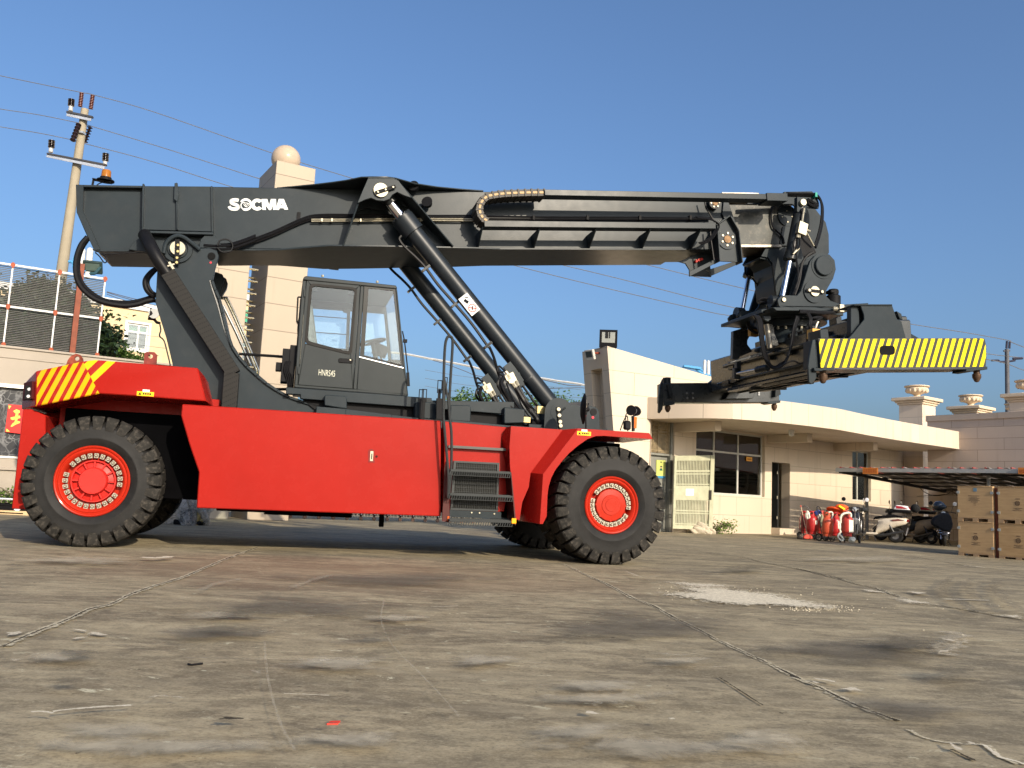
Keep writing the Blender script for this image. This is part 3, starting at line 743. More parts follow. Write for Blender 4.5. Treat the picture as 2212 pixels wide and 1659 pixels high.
part(b, 'wear_pad_adjuster', [GREY, pm('rust_brown', (.20,.12,.06), .6, .3, .5, 20), STEEL], collar)
c = T('g', 350, 168, 1.66); b = MB(); b.cyl((c.x, 1.62, c.z), (c.x, VN, c.z), .105, n=24); b.m(1).cyl((c.x, 1.605, c.z), (c.x, 1.62, c.z), .05, n=16); b.m(2)
for k in range(6):
    a = k*math.pi/3+.2; b.cyl((c.x+.075*math.cos(a), 1.605, c.z+.075*math.sin(a)), (c.x+.075*math.cos(a), 1.622, c.z+.075*math.sin(a)), .016, n=8)
part(b, 'wear_pad_adjuster', [GREY2, pm('rust_brown', (.20,.12,.06), .6), STEEL], boom)
b = MB()
for x in (233, 252, 268): 
    c = T('g', x, 545-(x-233)*.35, 1.95); b.cyl((c.x, 1.93, c.z), (c.x, 1.975, c.z), .025, n=10)
part(b, 'red_cap', pm('red_cap', (.45,.03,.02), .5), collar)
# hoses near collar
b = MB()
for k in range(4):
    b.tube(spline([T('g', x+k*5, y+k*3, 1.55-k*.02) for x, y in [(230,255),(300,262),(350,280),(370,310),(340,370),(300,410),(250,425)]], 5), .011, 6)
b.tube(spline([T('g',x,y,1.56) for x,y in [(285,140),(300,195),(325,240),(355,290)]],5), .014, 6)
b.tube(spline([T('g',x,y,1.56) for x,y in [(325,330),(330,400),(340,470),(350,540)]],5), .014, 6)
b.tube(spline([T('o',x,y,1.78) for x,y in [(490,350),(455,430),(455,560),(480,650),(540,710),(600,770),(625,860)]],6), .016, 6)
part(b, 'collar_hoses', BLACK, boom)
# boom head: gooseneck
b = MB()
gn = Z('g', [(640,165),(820,140),(1000,95),(1040,160),(1040,190),(985,195)], 1.84)
neck = Z('g', [(700,440),(835,440),(870,200),(960,165),(1010,200),(1080,290),(1100,370),(1102,490),(1050,560),(1000,640),(960,740),(760,770),(745,640),(735,560),(705,520),(660,512)], 1.84)
b.prism(neck, 1.84, 1.88); b.prism(neck, 2.46, 2.50)
# gooseneck outer closing plate
for k in (2, 3, 4, 5, 6, 7, 8, 9, 10, 11, 12, 13, 14):
    (x1, z1), (x2, z2) = neck[k], neck[(k+1) % len(neck)]
    b.loft([(x1, 1.88, z1), (x2, 1.88, z2), (x2-.002, 1.88, z2-.03), (x1-.002, 1.88, z1-.03)], [(x1, 2.46, z1), (x2, 2.46, z2), (x2-.002, 2.46, z2-.03), (x1-.002, 2.46, z1-.03)])
top = Z('g', [(820,85),(1000,82),(1030,105),(1048,160),(1045,195),(905,180),(870,165),(580,165),(580,140),(820,130)], 1.50)
b.prism(top, 1.55, 1.60); b.prism(top, 2.72, 2.76)
nbox(b, ub-.05, nb(T('g', 1010, 100, 1.5))[1], 1.60, 2.72, nb(T('g', 900, 92, 1.5))[0]-.02, nb(T('g', 900, 92, 1.5))[0])
head = part(b, 'boom_head', GREY, bevel=.006)
b = MB(); c = T('o', 660, 500, 1.82); b.cyl((c.x, 1.795, c.z), (c.x, 1.83, c.z), .19, n=28); b.m(1)
for x, y in ((595,512),(722,512),(665,580),(650,440)):
    q_ = T('o', x, y, 1.8); b.cyl((q_.x, 1.782, q_.z), (q_.x, 1.80, q_.z), .012, n=8)
part(b, 'pivot_cover', [GREY, STEEL], head)
b = MB(); b.prism(Z('o', [(600,640),(722,600),(668,888),(560,888)], 1.815), 1.80, 1.83); part(b, 'cover_plate', GREY, head)
# hoses over the head
b = MB()
for k, (o1, o2) in enumerate(((0,0),(14,10),(28,20),(8,30))):
    b.tube(spline([T('o', x+o1*.4, y+o1, 1.50+.02*k) for x, y in [(655,200),(760,205),(900,205),(1020,215),(1080,260),(1110,340),(1115,450),(1105,580),(1075,720),(1045,820),(1020,890)]], 5), .021, 7)
part(b, 'head_hoses', BLACK, head)
b = MB(); b.box(T('o',1035,200,1.45).x, T('o',1062,200,1.45).x, 1.46, 1.6, T('o',1045,245,1.45).z, T('o',1045,188,1.45).z); part(b, 'green_tie', pm('green_tape', (.02,.28,.20), .5), head)
b = MB()
for k in range(4): b.tube(spline([T('o', 950+k*8, y, 1.5+.02*k) if False else T('o', x, y+k*6, 1.52) for x, y in [(930,270),(980,300),(1030,330),(1070,350),(1010,360),(950,330),(930,290)]], 5), .013, 6)
part(b, 'coiled_hose', BLACK, head)
# tilt cylinders
def hyd(w, top, mid, bot, v, rb, rr_, parent, sl=.12):
    a, m_, e = T(w, *top, v), T(w, *mid, v), T(w, *bot, v)
    mb = MB(); mb.cyl(a, m_, rb, n=20); mb.cyl(m_+(a-m_).normalized()*.05, m_-(a-m_).normalized()*.02, rb*1.12, n=20)
    o = part(mb, 'damping_cylinder', GREY2, parent)
    mb = MB(); mb.cyl(m_, e, rr_, n=16); part(mb, 'piston_rod', CHROME, o); return o
cy = hyd('g', (920,165), (848,530), (798,775), 1.40, .10, .045, head)
hyd('g', (612,500), (578,645), (535,868), 2.90, .10, .045, head)
b = MB(); c = T('g', 930, 162, 1.28); b.cyl((c.x, 1.27, c.z), (c.x, 1.5, c.z), .035, n=12); b.m(1).box(c.x-.085, c.x+.085, 1.31, 1.40, c.z-.16, c.z+.10); b.m(0).cyl((c.x, 1.25, c.z), (c.x, 1.31, c.z), .055, n=12)
part(b, 'cylinder_clevis', [STEEL, GREY], cy)
b = MB(); c = T('o', 850, 668, 1.26); b.obox(c, (.075, 0, -.02), (0, .05, 0), (.02, 0, .10)); b.cyl(c+Vector((.05,0,0)), c+Vector((.16,0,-.02)), .02, n=8)
b.tube([T('o',878,400,1.28),T('o',850,600,1.27)], .022); b.tube([T('o',800,740,1.27),T('o',795,780,1.27)], .02); b.tube([T('o',825,740,1.27),T('o',820,785,1.27)], .02); b.tube([T('o',815,920,1.27),T('o',735,995,1.27)], .02)
part(b, 'valve_block', STEEL, cy)
b = MB(); b.tube(spline([T('o',x,y,1.27) for x,y in [(845,440),(870,400),(850,520),(848,640)]],5), .014); b.tube(spline([T('o',x,y,1.26) for x,y in [(820,780),(828,850),(815,910),(790,940)]],5), .014)
b.tube(spline([T('o',x,y,1.26) for x,y in [(770,800),(745,850),(755,930),(740,985)]],5), .014); b.tube(spline([T('o',x,y,1.3) for x,y in [(790,800),(775,950),(790,1120),(805,1250),(790,1400),(740,1530)]],5), .018)
b.tube(spline([T('o',x,y,1.3) for x,y in [(1000,975),(940,1000),(880,1070),(850,1160),(830,1300),(800,1420),(760,1530)]],5), .020); b.tube(spline([T('o',x,y,1.3) for x,y in [(985,985),(930,1020),(860,1100),(830,1220),(800,1350),(770,1450)]],5), .018)
part(b, 'cylinder_hoses', BLACK, cy)
b = MB(); b.tube([T('o',905,690,1.28),T('o',950,780,1.3),T('o',1010,890,1.35)], .016); part(b, 'pipe', STEEL, cy)
b = MB(); b.loft(L('o', [(900,700,1.4),(1040,970,1.4),(1035,985,1.4),(880,1065,1.4),(800,760,1.4)]), L('o', [(900,700,1.42),(1040,970,1.42),(1035,985,1.42),(880,1065,1.42),(800,760,1.42)])); part(b, 'guard_plate', BLACKM, cy)
# turntable head plates
near = Z('g', [(770,840),(762,800),(780,775),(805,768),(890,770),(915,740),(960,590),(975,545),(1005,510),(1050,497),(1100,502),(1135,540),(1143,600),(1125,660),(1078,742),(1080,775),(1110,805),(1168,825),(1168,845)], 1.3)
b = MB(); b.prism(near, 1.28, 1.34); b.prism(near, 1.62, 1.66)
b.prism(near, 2.62, 2.66); b.prism(near, 2.92, 2.98)
b.box(near[0][0], near[-1][0]+.05, 1.25, 3.02, near[0][1]-.05, near[0][1]); b.box(near[0][0], near[-1][0]-.3, 1.3, 2.95, near[0][1], near[0][1]+.06)
b.prism([(x, z) for x, z in Z('g', [(735,845),(1170,852),(1165,870),(760,868)], 1.2)], 1.2, 1.9)
yoke = part(b, 'rotator_yoke', GREY, bevel=.006)
c = T('g', 1062, 577, 1.28); b = MB(); b.lathe([(0,-.05),(.16,-.05),(.17,-.04),(.17,0),(.22,.0),(.22,.03)], (c.x, 1.27, c.z), (0,1,0), 36); part(b, 'pivot_cap', GREY, yoke)
c = T('g', 1000, 745, 1.28); b = MB(); b.lathe([(0,0),(.19,0),(.19,.04)], (c.x, 1.255, c.z), (0,1,0), 32); part(b, 'pivot_boss', GREY, yoke)
b = MB(); b.cyl((c.x, 1.225, c.z), (c.x, 1.25, c.z), .085, n=24); b.m(1).box(c.x-.17, c.x+.17, 1.215, 1.228, c.z-.025, c.z+.025); b.m(0)
for dx in (-.12, .12): b.cyl((c.x+dx, 1.20, c.z), (c.x+dx, 1.22, c.z), .025, n=8)
part(b, 'pin', [STEEL, BLACKM], yoke)
c = T('g', 805, 797, 1.27); b = MB(); b.cyl((c.x, 1.25, c.z), (c.x, 1.30, c.z), .035, n=12); c2 = T('g', 545, 886, 2.85); b.cyl((c2.x, 2.78, c2.z), (c2.x, 2.9, c2.z), .035, n=12); part(b, 'pin', STEEL, yoke)
b = MB(); b.cyl((c2.x-.16, 2.85, c2.z-.02), (c2.x-.02, 2.85, c2.z-.02), .12, n=18); b.cyl((c.x-.14, 1.45, c.z), (c.x-.02, 1.45, c.z), .10, n=18); part(b, 'rotator_drum', GREY2, yoke)
b = MB(); c = T('g', 1130, 790, 1.5); b.cyl((c.x, 1.5, c.z-.12), (c.x, 1.5, c.z+.05), .12, n=20); b.cyl((c.x, 1.5, c.z+.05), (c.x, 1.5, c.z+.16), .085, n=12); b.box(c.x-.10, c.x+.06, 1.42, 1.58, c.z+.08, c.z+.14)
part(b, 'rotator_motor', BLACKM, yoke, bevel=.01)
# ---- lift cylinders
def lift(v, full=True):
    dv = v-1.42
    top = T('c', 838, 430, 1.42); rod = T('c', 905, 500, 1.42); col = T('c', 1008, 645, 1.42); end = T('l', 1405, 1165, 1.42)
    sh = Vector((0, dv, 0)); axis = (end-col).normalized()
    mb = MB(); mb.cyl(col-axis*.06+sh, end+sh, .132, n=28); mb.cyl(col-axis*.14+sh, col+axis*.13+sh, .175, n=28); mb.cyl(col-axis*.17+sh, col-axis*.14+sh, .155, n=28)
    wj = T('l', 1150, 870, 1.42)+sh; mb.cyl(wj-axis*.012, wj+axis*.012, .136, n=28); mb.cyl(end+sh, end+axis*.10+sh, .12, .10, n=20)
    for k in range(16):
        a = k*math.pi/8; x = axis.cross(Vector((0, 1, 0))).normalized(); y = Vector((0, 1, 0))
        p_ = col-axis*.165+sh+x*.15*math.cos(a)+y*.15*math.sin(a); mb.cyl(p_-axis*.02, p_+axis*.01, .014, n=6)
    o = part(mb, 'lift_cylinder', pm('cylinder_black', (.012, .016, .020), .40, 0, .15, 3, .03, 80, .3, .02))
    mb = MB(); mb.cyl(top-axis*.05+sh, col+sh, .083, n=24); part(mb, 'piston_rod', CHROME, o)
    mb = MB(); mb.cyl(top-axis*.10+sh, rod-axis*.0+sh, .12, .10, n=20); part(mb, 'rod_eye', GREY2, o)
    # pipe along the underside
    mb = MB(); off = Vector((0, -.12 if v < 2 else -.1, 0))
    pts = [('c',960,715),('c',948,740),('c',985,790),('c',1060,860),('c',1120,925),('c',1200,1035),('c',1310,1160),('c',1420,1290),('c',1520,1430),('l',680,510),('l',735,640),('l',775,790),('l',800,860)]
    mb.tube(spline([T(w, x, y, 1.42)+sh+off*.3 for w, x, y in pts], 5), .022, 7); part(mb, 'cylinder_pipe', BLACK, o)
    mb = MB()
    for w, x, y in (('c',1123,925),('c',1312,1160),('c',1527,1425),('l',665,485)):
        q_ = T(w, x, y, 1.40)+sh; mb.obox(q_, axis*.018, (0, .05, 0), (Vector((0, 1, 0)).cross(axis))*.07)
    part(mb, 'pipe_clamp', GREY2, o)
    return o, sh
lc, _ = lift(1.42)
lf, fs = lift(2.90)
# safety sticker on the near cylinder
ax_ = (T('l', 1405, 1165, 1.42)-T('c', 1008, 645, 1.42)).normalized(); sd = ax_.cross(Vector((0, 1, 0))).normalized()
c = T('c', 1408, 1158, 1.28); b = MB(); b.obox((c.x, 1.288, c.z), ax_*.16, (0, .002, 0), sd*.085); lab = part(b, 'safety_label', WHITEP, lc, bevel=0)
b = MB(); c3 = c+ax_*.07; ring = []
n = 20
for i in range(n):
    a, a2 = 2*math.pi*i/n, 2*math.pi*(i+1)/n
    pa = lambda r, t: Vector((c3.x, 1.284, c3.z))+ax_*r*math.cos(t)+sd*r*math.sin(t)
    b.poly([pa(.052, a), pa(.052, a2), pa(.064, a2), pa(.064, a)])
b.bar(pa(.055, .8), pa(.055, .8+math.pi), .002, .012)
b.m(1).bar(pa(.03, 2.4), pa(.03, 2.4+math.pi), .002, .016); c4 = c-ax_*.07; b.bar(Vector((c4.x,1.284,c4.z))-sd*.02-ax_*.03, Vector((c4.x,1.284,c4.z))+sd*.0+ax_*.04, .002, .045); b.bar(Vector((c4.x,1.284,c4.z))+sd*.05-ax_*.02, Vector((c4.x,1.284,c4.z))+sd*.01-ax_*.06, .002, .012)
part(b, 'label_symbol', [pm('sign_red', (.7,.03,.02), .5), BLACKM], lab, fixn=False)
# valve blocks and hoses at the cylinder feet
for s_, host in ((Vector((0,0,0)), lc), (fs, lf)):
    b = MB(); c = T('l', 935, 870, 1.32)+s_; b.obox(c, (.055, 0, .03), (0, .05, 0), (-.035, 0, .06)); b.obox(c+Vector((-.05,-.02,.0)), (.03, 0, .02), (0, .03, 0), (-.02, 0, .035)); b.obox(c+Vector((.03,-.01,-.06)), (.03, 0, .0), (0, .03, 0), (-.01, 0, .03)); b.cyl(c+Vector((-.10,0,.02)), c+Vector((.08,0,-.03)), .022, n=8)
    b.tube([T('l',905,825,1.3)+s_, T('l',875,790,1.3)+s_], .028); b.tube([T('l',960,930,1.3)+s_, T('l',1000,985,1.3)+s_], .036, 8); b.tube([T('l',1000,900,1.3)+s_, T('l',1030,960,1.3)+s_], .024)
    part(b, 'valve_block', STEEL, host)
    b = MB(); c = T('l', 970, 820, 1.36)+s_; b.obox(c, (.11, 0, -.14), (0, .02, 0), (.055, 0, .05)); c = T('l', 1040, 900, 1.36)+s_; b.obox(c, (.05, 0, -.10), (0, .03, 0), (.035, 0, .025)); part(b, 'valve_bracket', GREY, host)
    b = MB()
    hs = [([(1000,985),(1040,1050),(1100,1150),(1160,1240),(1220,1310),(1255,1370),(1235,1405),(1180,1400)], .038),
          ([(1030,960),(1080,1060),(1150,1180),(1220,1260),(1265,1330),(1275,1390),(1230,1420)], .022),
          ([(870,790),(800,730),(780,790),(850,800)], .016), ([(850,870),(800,880),(785,960),(830,1040),(900,1160),(980,1250),(1080,1330),(1150,1390)], .020),
          ([(860,850),(830,930),(860,1020),(920,1130),(1000,1230),(1090,1340),(1150,1400)], .030), ([(885,930),(930,1040),(990,1160),(1060,1260),(1130,1350)], .014),
          ([(980,980),(1020,1080),(1070,1200),(1130,1290),(1170,1340)], .012), ([(1080,960),(1150,1060),(1220,1160),(1290,1240)], .018), ([(840,850),(810,830),(800,900),(830,1000)], .010)]
    for pts, r_ in hs: b.tube(spline([T('l', x, y, 1.30-.02*(i % 3))+s_ for i, (x, y) in enumerate(pts)], 5), r_, 8)
    part(b, 'hydraulic_hoses', BLACK, host)
# braided rings on the thick hose
b = MB(); pts = spline([T('l', x, y, 1.30) for x, y in [(1010,1000),(1040,1050),(1100,1150),(1160,1240),(1220,1310),(1250,1355)]], 8)
for p_, q_ in zip(pts[::2], pts[1::2]): d_ = (q_-p_).normalized(); b.cyl(p_-d_*.006, p_+d_*.010, .044, n=8)
part(b, 'hose_guard', pm('hose_guard', (.03,.03,.03), .3), lc)
b = MB(); c = T('l', 1122, 1368, 1.2); b.box(c.x-.05, c.x+.05, 1.15, 1.25, c.z-.04, c.z+.04); c = T('l', 1290, 1255, 1.3); b.box(c.x-.06, c.x+.05, 1.25, 1.35, c.z-.05, c.z+.06); part(b, 'hose_joint', BRASS, lc)
# ---- platform beams behind the side panel
b = MB()
b.prism(Z('k', [(300,1243),(1660,1345),(1660,1440),(435,1350),(435,1310),(300,1305)], 1.25), 1.25, 1.40)
b.prism(Z('d', [(1000,455),(1700,468),(1700,552),(1000,497)], 1.25), 1.2502, 1.40)
b.prism(Z('d', [(212,375),(212,412),(300,425),(300,448),(480,462),(480,400)], 1.27), 1.27, 1.3)
b.box(T('k',300,1300,1.3).x, T('l',1380,1200,1.3).x, 1.42, 2.9, 1.75, 2.05)
pl = part(b, 'platform_beam', GREY, bevel=.006)
b = MB()
for w, q_ in (('d',[(460,430),(470,421),(597,430),(608,440),(608,515),(460,492)]), ('d',[(1052,480),(1062,468),(1180,472),(1190,480),(1190,585),(1050,572)]), ('d',[(1285,488),(1405,490),(1418,500),(1415,600),(1280,590)]), ('l',[(862,1215),(1105,1240),(1105,1400),(860,1410)])):
    b.prism(Z(w, q_, 1.15), 1.15, 1.30)
part(b, 'support_pad', GREY, pl, bevel=.012)
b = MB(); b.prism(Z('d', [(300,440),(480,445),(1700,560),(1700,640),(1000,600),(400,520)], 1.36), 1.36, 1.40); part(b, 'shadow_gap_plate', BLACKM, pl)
b = MB()
st = [('d',410,498),('d',600,515),('d',900,553),('d',1200,588),('l',240,1368),('l',880,1430),('l',1330,1462)]
sp_ = [T(w, x, y, 1.0) for w, x, y in st]; low = [Vector((p.x, 1.0, 1.70)) for p in sp_]
for k in range(len(sp_)-1):
    A = [sp_[k], sp_[k+1], low[k+1], low[k]]; b.loft(A, [Vector((p.x, 1.36, p.z)) for p in A])
part(b, 'deck_plate', GREY, pl, bevel=.004)
# brackets and latches on the deck
b = MB()
for w, x, y, v in (('d',1095,400,1.0),('d',1115,398,1.0),('d',1216,340,1.1),('d',1250,320,1.0)):
    c = T(w, x, y, v); b.box(c.x-.035, c.x-.025, v, v+.02, c.z-.16, c.z+.03); b.box(c.x+.025, c.x+.035, v, v+.02, c.z-.16, c.z+.03); b.box(c.x-.035, c.x+.035, v, v+.02, c.z+.02, c.z+.03)
    b.box(c.x-.02, c.x+.02, v, v+.02, c.z-.45, c.z-.10)
b.prism(Z('d', [(1192,445),(1240,448),(1240,585),(1190,580)], .98), .96, 1.0)
part(b, 'deck_bracket', BLACKM, pl)
# ---- front frame with cylinder foot
b = MB()
fq = Z('l', [(1375,1230),(1400,1180),(1440,1145),(1525,1172),(1580,1185),(1660,1235),(1720,1245),(1890,1200),(1945,1215),(1985,1260),(1992,1330),(2000,1500),(1450,1500),(1380,1350)], 1.12)
b.prism(fq, 1.12, 1.18); b.prism(fq, 1.66, 1.70); b.prism(fq, 2.6, 2.66); b.prism(fq, 3.14, 3.2); b.box(-.9, .35, 1.18, 3.14, 1.3, 1.95)
ff = part(b, 'front_frame', GREY, bevel=.006)
b = MB(); c = T('l', 1510, 1278, 1.1); b.lathe([(0,0),(.13,0),(.13,.03)], (c.x, 1.095, c.z), (0,1,0), 28)
q_ = [(c.x+.22*math.cos(t), c.z+.22*math.sin(t)) for t in [math.pi*k/12 for k in range(13)]]+[(c.x-.22, c.z-.45), (c.x+.25, c.z-.45)]
b.prism(q_, 1.10, 1.12); part(b, 'pin_plate', GREY, ff)
b = MB(); b.bar(T('l',1500,1215,1.08), T('l',1530,1470,1.08), .05, .02, side=(1,0,0)); b.m(1)
for x, y in ((1507,1240),(1516,1313),(1526,1388),(1532,1436)):
    c = T('l', x, y, 1.06); b.cyl((c.x, 1.055, c.z), (c.x, 1.075, c.z), .028, n=10)
part(b, 'pin_keeper', [BLACKM, STEEL], ff)
c = T('l', 1680, 1400, 1.1); b = MB(); b.lathe([(0,-.02),(.24,-.02),(.24,.0),(.27,.0),(.27,.03)], (c.x, 1.095, c.z), (0,1,0), 36); part(b, 'axle_cap', GREY, ff)
c = T('l', 1925, 1272, 1.1); b = MB(); b.cyl((c.x, 1.112, c.z), (c.x, 1.119, c.z), .055, n=20); part(b, 'lifting_eye', BLACKM, ff)
c = T('l', 1917, 1337, 1.1); b = MB(); b.cyl((c.x, 1.112, c.z), (c.x, 1.119, c.z), .022, n=6); part(b, 'red_mark', pm('red_mark', (.6,.03,.05), .5), ff)
# ---- round mirror
c = T('l', 1800, 1235, .30); b = MB()
nrm = Vector((1, -.22, 0)).normalized()
b.lathe([(0,.035),(.12,.03),(.215,.0),(.22,-.01),(.20,-.02),(0,-.03)], c, -nrm, 36); b.m(1).lathe([(0,-.045),(.12,-.038),(.2,-.021)], c, -nrm, 30)
mir = part(b, 'mirror', [BLACKM, CHROME], fend)
b = MB(); b.tube([c+nrm*.03, T('l',1845,1240,.34), T('l',1862,1170,.36)], .01); b.tube([T('l',1845,1240,.34), T('l',1828,1330,.36), T('l',1832,1475,.36)], .012); b.sphere(T('l',1848,1242,.34), .035, 10); part(b, 'mirror_arm', BLACKM, mir)
# ---- cab
CV, CW = 1.38, 2.78
cabc = Z('k', [(480,208),(1330,298),(1440,1325),(378,1242),(455,230)], CV)
b = MB()
corner = lambda x, y, v=CV: T('k', x, y, v)
def kq(*pts, v=CV): return Z('k', pts, v)
roof = kq((462,225),(480,208),(1325,297),(1335,328),(455,245))
b.prism(roof, CV-.03, CW+.03)
b.prism(kq((378,1215),(1432,1300),(1441,1326),(376,1245)), CV, CW)
# near side frame pieces
b.prism(kq((455,240),(490,240),(410,1225),(378,1225)), CV, CV+.07)                     # rear post
b.prism(kq((995,292),(1028,296),(985,960),(960,1268),(925,1262)), CV, CV+.06)           # middle post
b.prism(kq((1322,325),(1336,326),(1440,1322),(1395,1062),(1390,1040)), CV, CV+.06)      # front post
b.prism(kq((982,960),(1395,1062),(1440,1322),(960,1268)), CV, CV+.05)                   # lower front panel
b.prism(kq((490,240),(1335,328),(1335,305),(488,228)), CV, CV+.05)
# far side
b.prism(kq((455,240),(490,240),(410,1225),(378,1225)), CW-.06, CW); b.prism([(x, z) for x, z in kq((995,292),(1028,296),(985,960),(960,1268),(925,1262))], CW-.05, CW)
b.prism(kq((1310,325),(1336,326),(1440,1322),(1380,1062)), CW-.06, CW); b.prism(kq((395,900),(1400,1062),(1441,1322),(378,1225)), CW-.05, CW)
b.prism(kq((490,240),(1335,328),(1335,400),(485,330)), CW-.05, CW)
# rear wall lower and front sill
rl = kq((396,1000),(378,1225)); b.prism([rl[0], rl[1], (rl[1][0]+.03, rl[1][1]), (rl[0][0]+.03, rl[0][1])], CV+.07, CW-.06)
cab = part(b, 'cab', pm('cab_grey', (.032,.037,.038), .30, 0, .08, 2, .03, 60, .10, .01), bevel=.012)
# door: frame ring with rounded window
dout = kq((492,242),(992,292),(922,1260),(412,1222)); din = kq((525,285),(955,325),(900,935),(480,835))
b = MB(); ringface(b, dout, din, CV-.012, CV+.03)
door = part(b, 'door', pm('cab_grey', (.085,.088,.085)), cab, bevel=.006)
def rounded(q, r, n=4):
    out = []
    for i in range(len(q)):
        p0, p1, p2 = Vector(q[i-1]), Vector(q[i]), Vector(q[(i+1) % len(q)])
        a = p1+(p0-p1).normalized()*r; c_ = p1+(p2-p1).normalized()*r
        for k in range(n+1):
            t = k/n; out.append(tuple((1-t)**2*a+2*t*(1-t)*p1+t*t*c_))
    return out
o_ = rounded(kq((520,275),(962,318),(912,945),(472,838)), .07); i_ = rounded(kq((545,300),(938,338),(884,915),(500,812)), .05)
b = MB()
for k in range(len(o_)): j = (k+1) % len(o_); b.prism([o_[k], o_[j], i_[j], i_[k]], CV-.026, CV-.010)
# fill corners between square opening and rounded gasket
seal = part(b, 'window_seal', pm('rubber_seal', (.010,.009,.008), .6), door)
b = MB(); b.prism(i_, CV+.004, CV+.010); part(b, 'window_pane', GLASS, door)
b = MB(); c = T('k', 855, 997, CV-.03)
b.prism(rounded(kq((788,975),(922,982),(920,1022),(790,1015)), .02), CV-.03, CV-.012); b.m(1).cyl((T('k',898,992,CV).x, CV-.04, T('k',898,992,CV).z), (T('k',898,992,CV).x, CV-.03, T('k',898,992,CV).z), .014, n=10); part(b, 'door_handle', [BLACKM, STEEL], door, bevel=.003)
b = MB()
for y0, y1 in ((330,400),(1055,1120)):
    q_ = kq((468 if y0 < 500 else 413, y0), (482 if y0 < 500 else 427, y0), (478 if y0 < 500 else 423, y1), (465 if y0 < 500 else 410, y1)); b.prism(q_, CV-.03, CV)
part(b, 'hinge', pm('cab_grey', (.085,.088,.085)), door)
# side front window
wq = kq((1030,298),(1318,326),(1390,1045),(988,955)); wi = kq((1070,322),(1300,345),(1370,1030),(1028,945))
b = MB(); ringface(b, wq, wi, CV-.006, CV+.012); b.m(1).prism(wi, CV+.002, CV+.008)
part(b, 'side_window', [pm('window_border', (.010,.011,.011), .4), GLASS], cab)
b = MB(); b.bar(T('k',982,960,CV-.01), T('k',1395,1064,CV-.01), .012, .012); part(b, 'window_sill', ALU, cab)
# far, front and rear glass
b = MB(); b.prism(kq((490,330),(1320,400),(1380,1060),(396,900)), CW-.03, CW-.025)
fq_ = kq((1322,320),(1432,1300)); b.poly([(fq_[0][0], CV+.06, fq_[0][1]), (fq_[1][0], CV+.06, fq_[1][1]), (fq_[1][0], CW-.06, fq_[1][1]), (fq_[0][0], CW-.06, fq_[0][1])])
rq = kq((485,245),(398,1000)); b.poly([(rq[0][0], CV+.07, rq[0][1]), (rq[1][0], CV+.07, rq[1][1]), (rq[1][0], CW-.06, rq[1][1]), (rq[0][0], CW-.06, rq[0][1])])
part(b, 'window_pane', GLASS, cab)
# interior: seat, wheel, console, blind bars
INT = pm('interior_black', (.02,.02,.022), .6)
b = MB(); sx = T('k', 640, 800, 2.0).x; z0 = T('k', 600, 1250, 2.0).z
b.obox((sx+.05, 2.08, z0+.50), (.26, 0, .02), (0, .25, 0), (0, 0, .07)); b.obox((sx-.20, 2.08, z0+.90), (-.07, 0, .36), (0, .23, 0), (.05, 0, .01)); b.obox((sx-.28, 2.08, z0+1.32), (-.02, 0, .10), (0, .13, 0), (.045, 0, 0)); b.cyl((sx, 2.08, z0), (sx, 2.08, z0+.45), .14, n=12)
b.m(1).obox((sx-.20, 1.86, z0+.92), (-.075, 0, .38), (0, .02, 0), (.065, 0, .015))
part(b, 'operator_seat', [INT, pm('plastic_wrap_seat', (.10,.10,.085), .2, 0, .5, 14, .5, 12, .5)], cab, bevel=.03)
b = MB(); c = T('k', 1105, 822, 2.05); b.lathe([(.20+.018*math.cos(t), .018*math.sin(t)) for t in [2*math.pi*k/8 for k in range(9)]], c, Vector((-.30, 0, 1)), 28); b.cyl(c, c+Vector((.14, 0, -.5)), .035, n=10)
for k in range(3):
    a = k*2.09; b.bar(c, c+Vector((.19*math.cos(a), .19*math.sin(a), .06*math.cos(a))), .02, .02)
part(b, 'steering_wheel', INT, cab)
b = MB(); c = T('k', 1180, 900, 2.15); b.obox(c, (.11, .03, -.03), (0, .02, 0), (.03, 0, .09)); b.box(c.x-.25, c.x+.30, 1.9, 2.4, z0, z0+.42); b.tube([c, c+Vector((.05, 0, -.3))], .02); b.obox(c+Vector((.22, 0, -.2)), (.1, 0, 0), (0, .1, 0), (0, 0, .06))
b.box(sx+.15, sx+.4, 1.7, 1.82, z0+.45, z0+.58); part(b, 'control_console', INT, cab, bevel=.015)
b = MB()
for y in (585, 735): b.bar(T('k', 510, y-10, 2.70), T('k', 925, y+22, 2.70), .012, .012)
b.bar(T('k',885,500,2.7), T('k',870,900,2.7), .03, .05); b.bar(T('k',500,450,2.72), T('k',900,480,2.72), .04, .16); part(b, 'window_guard', INT, cab)
b = MB()
for x, y in ((565,330),(908,366),(862,537)):
    c = T('k', x, y, CV+.03); b.obox(c, (.045, 0, -.006), (0, .008, 0), (.004, 0, .022))
part(b, 'window_latch', BLACKM, door)
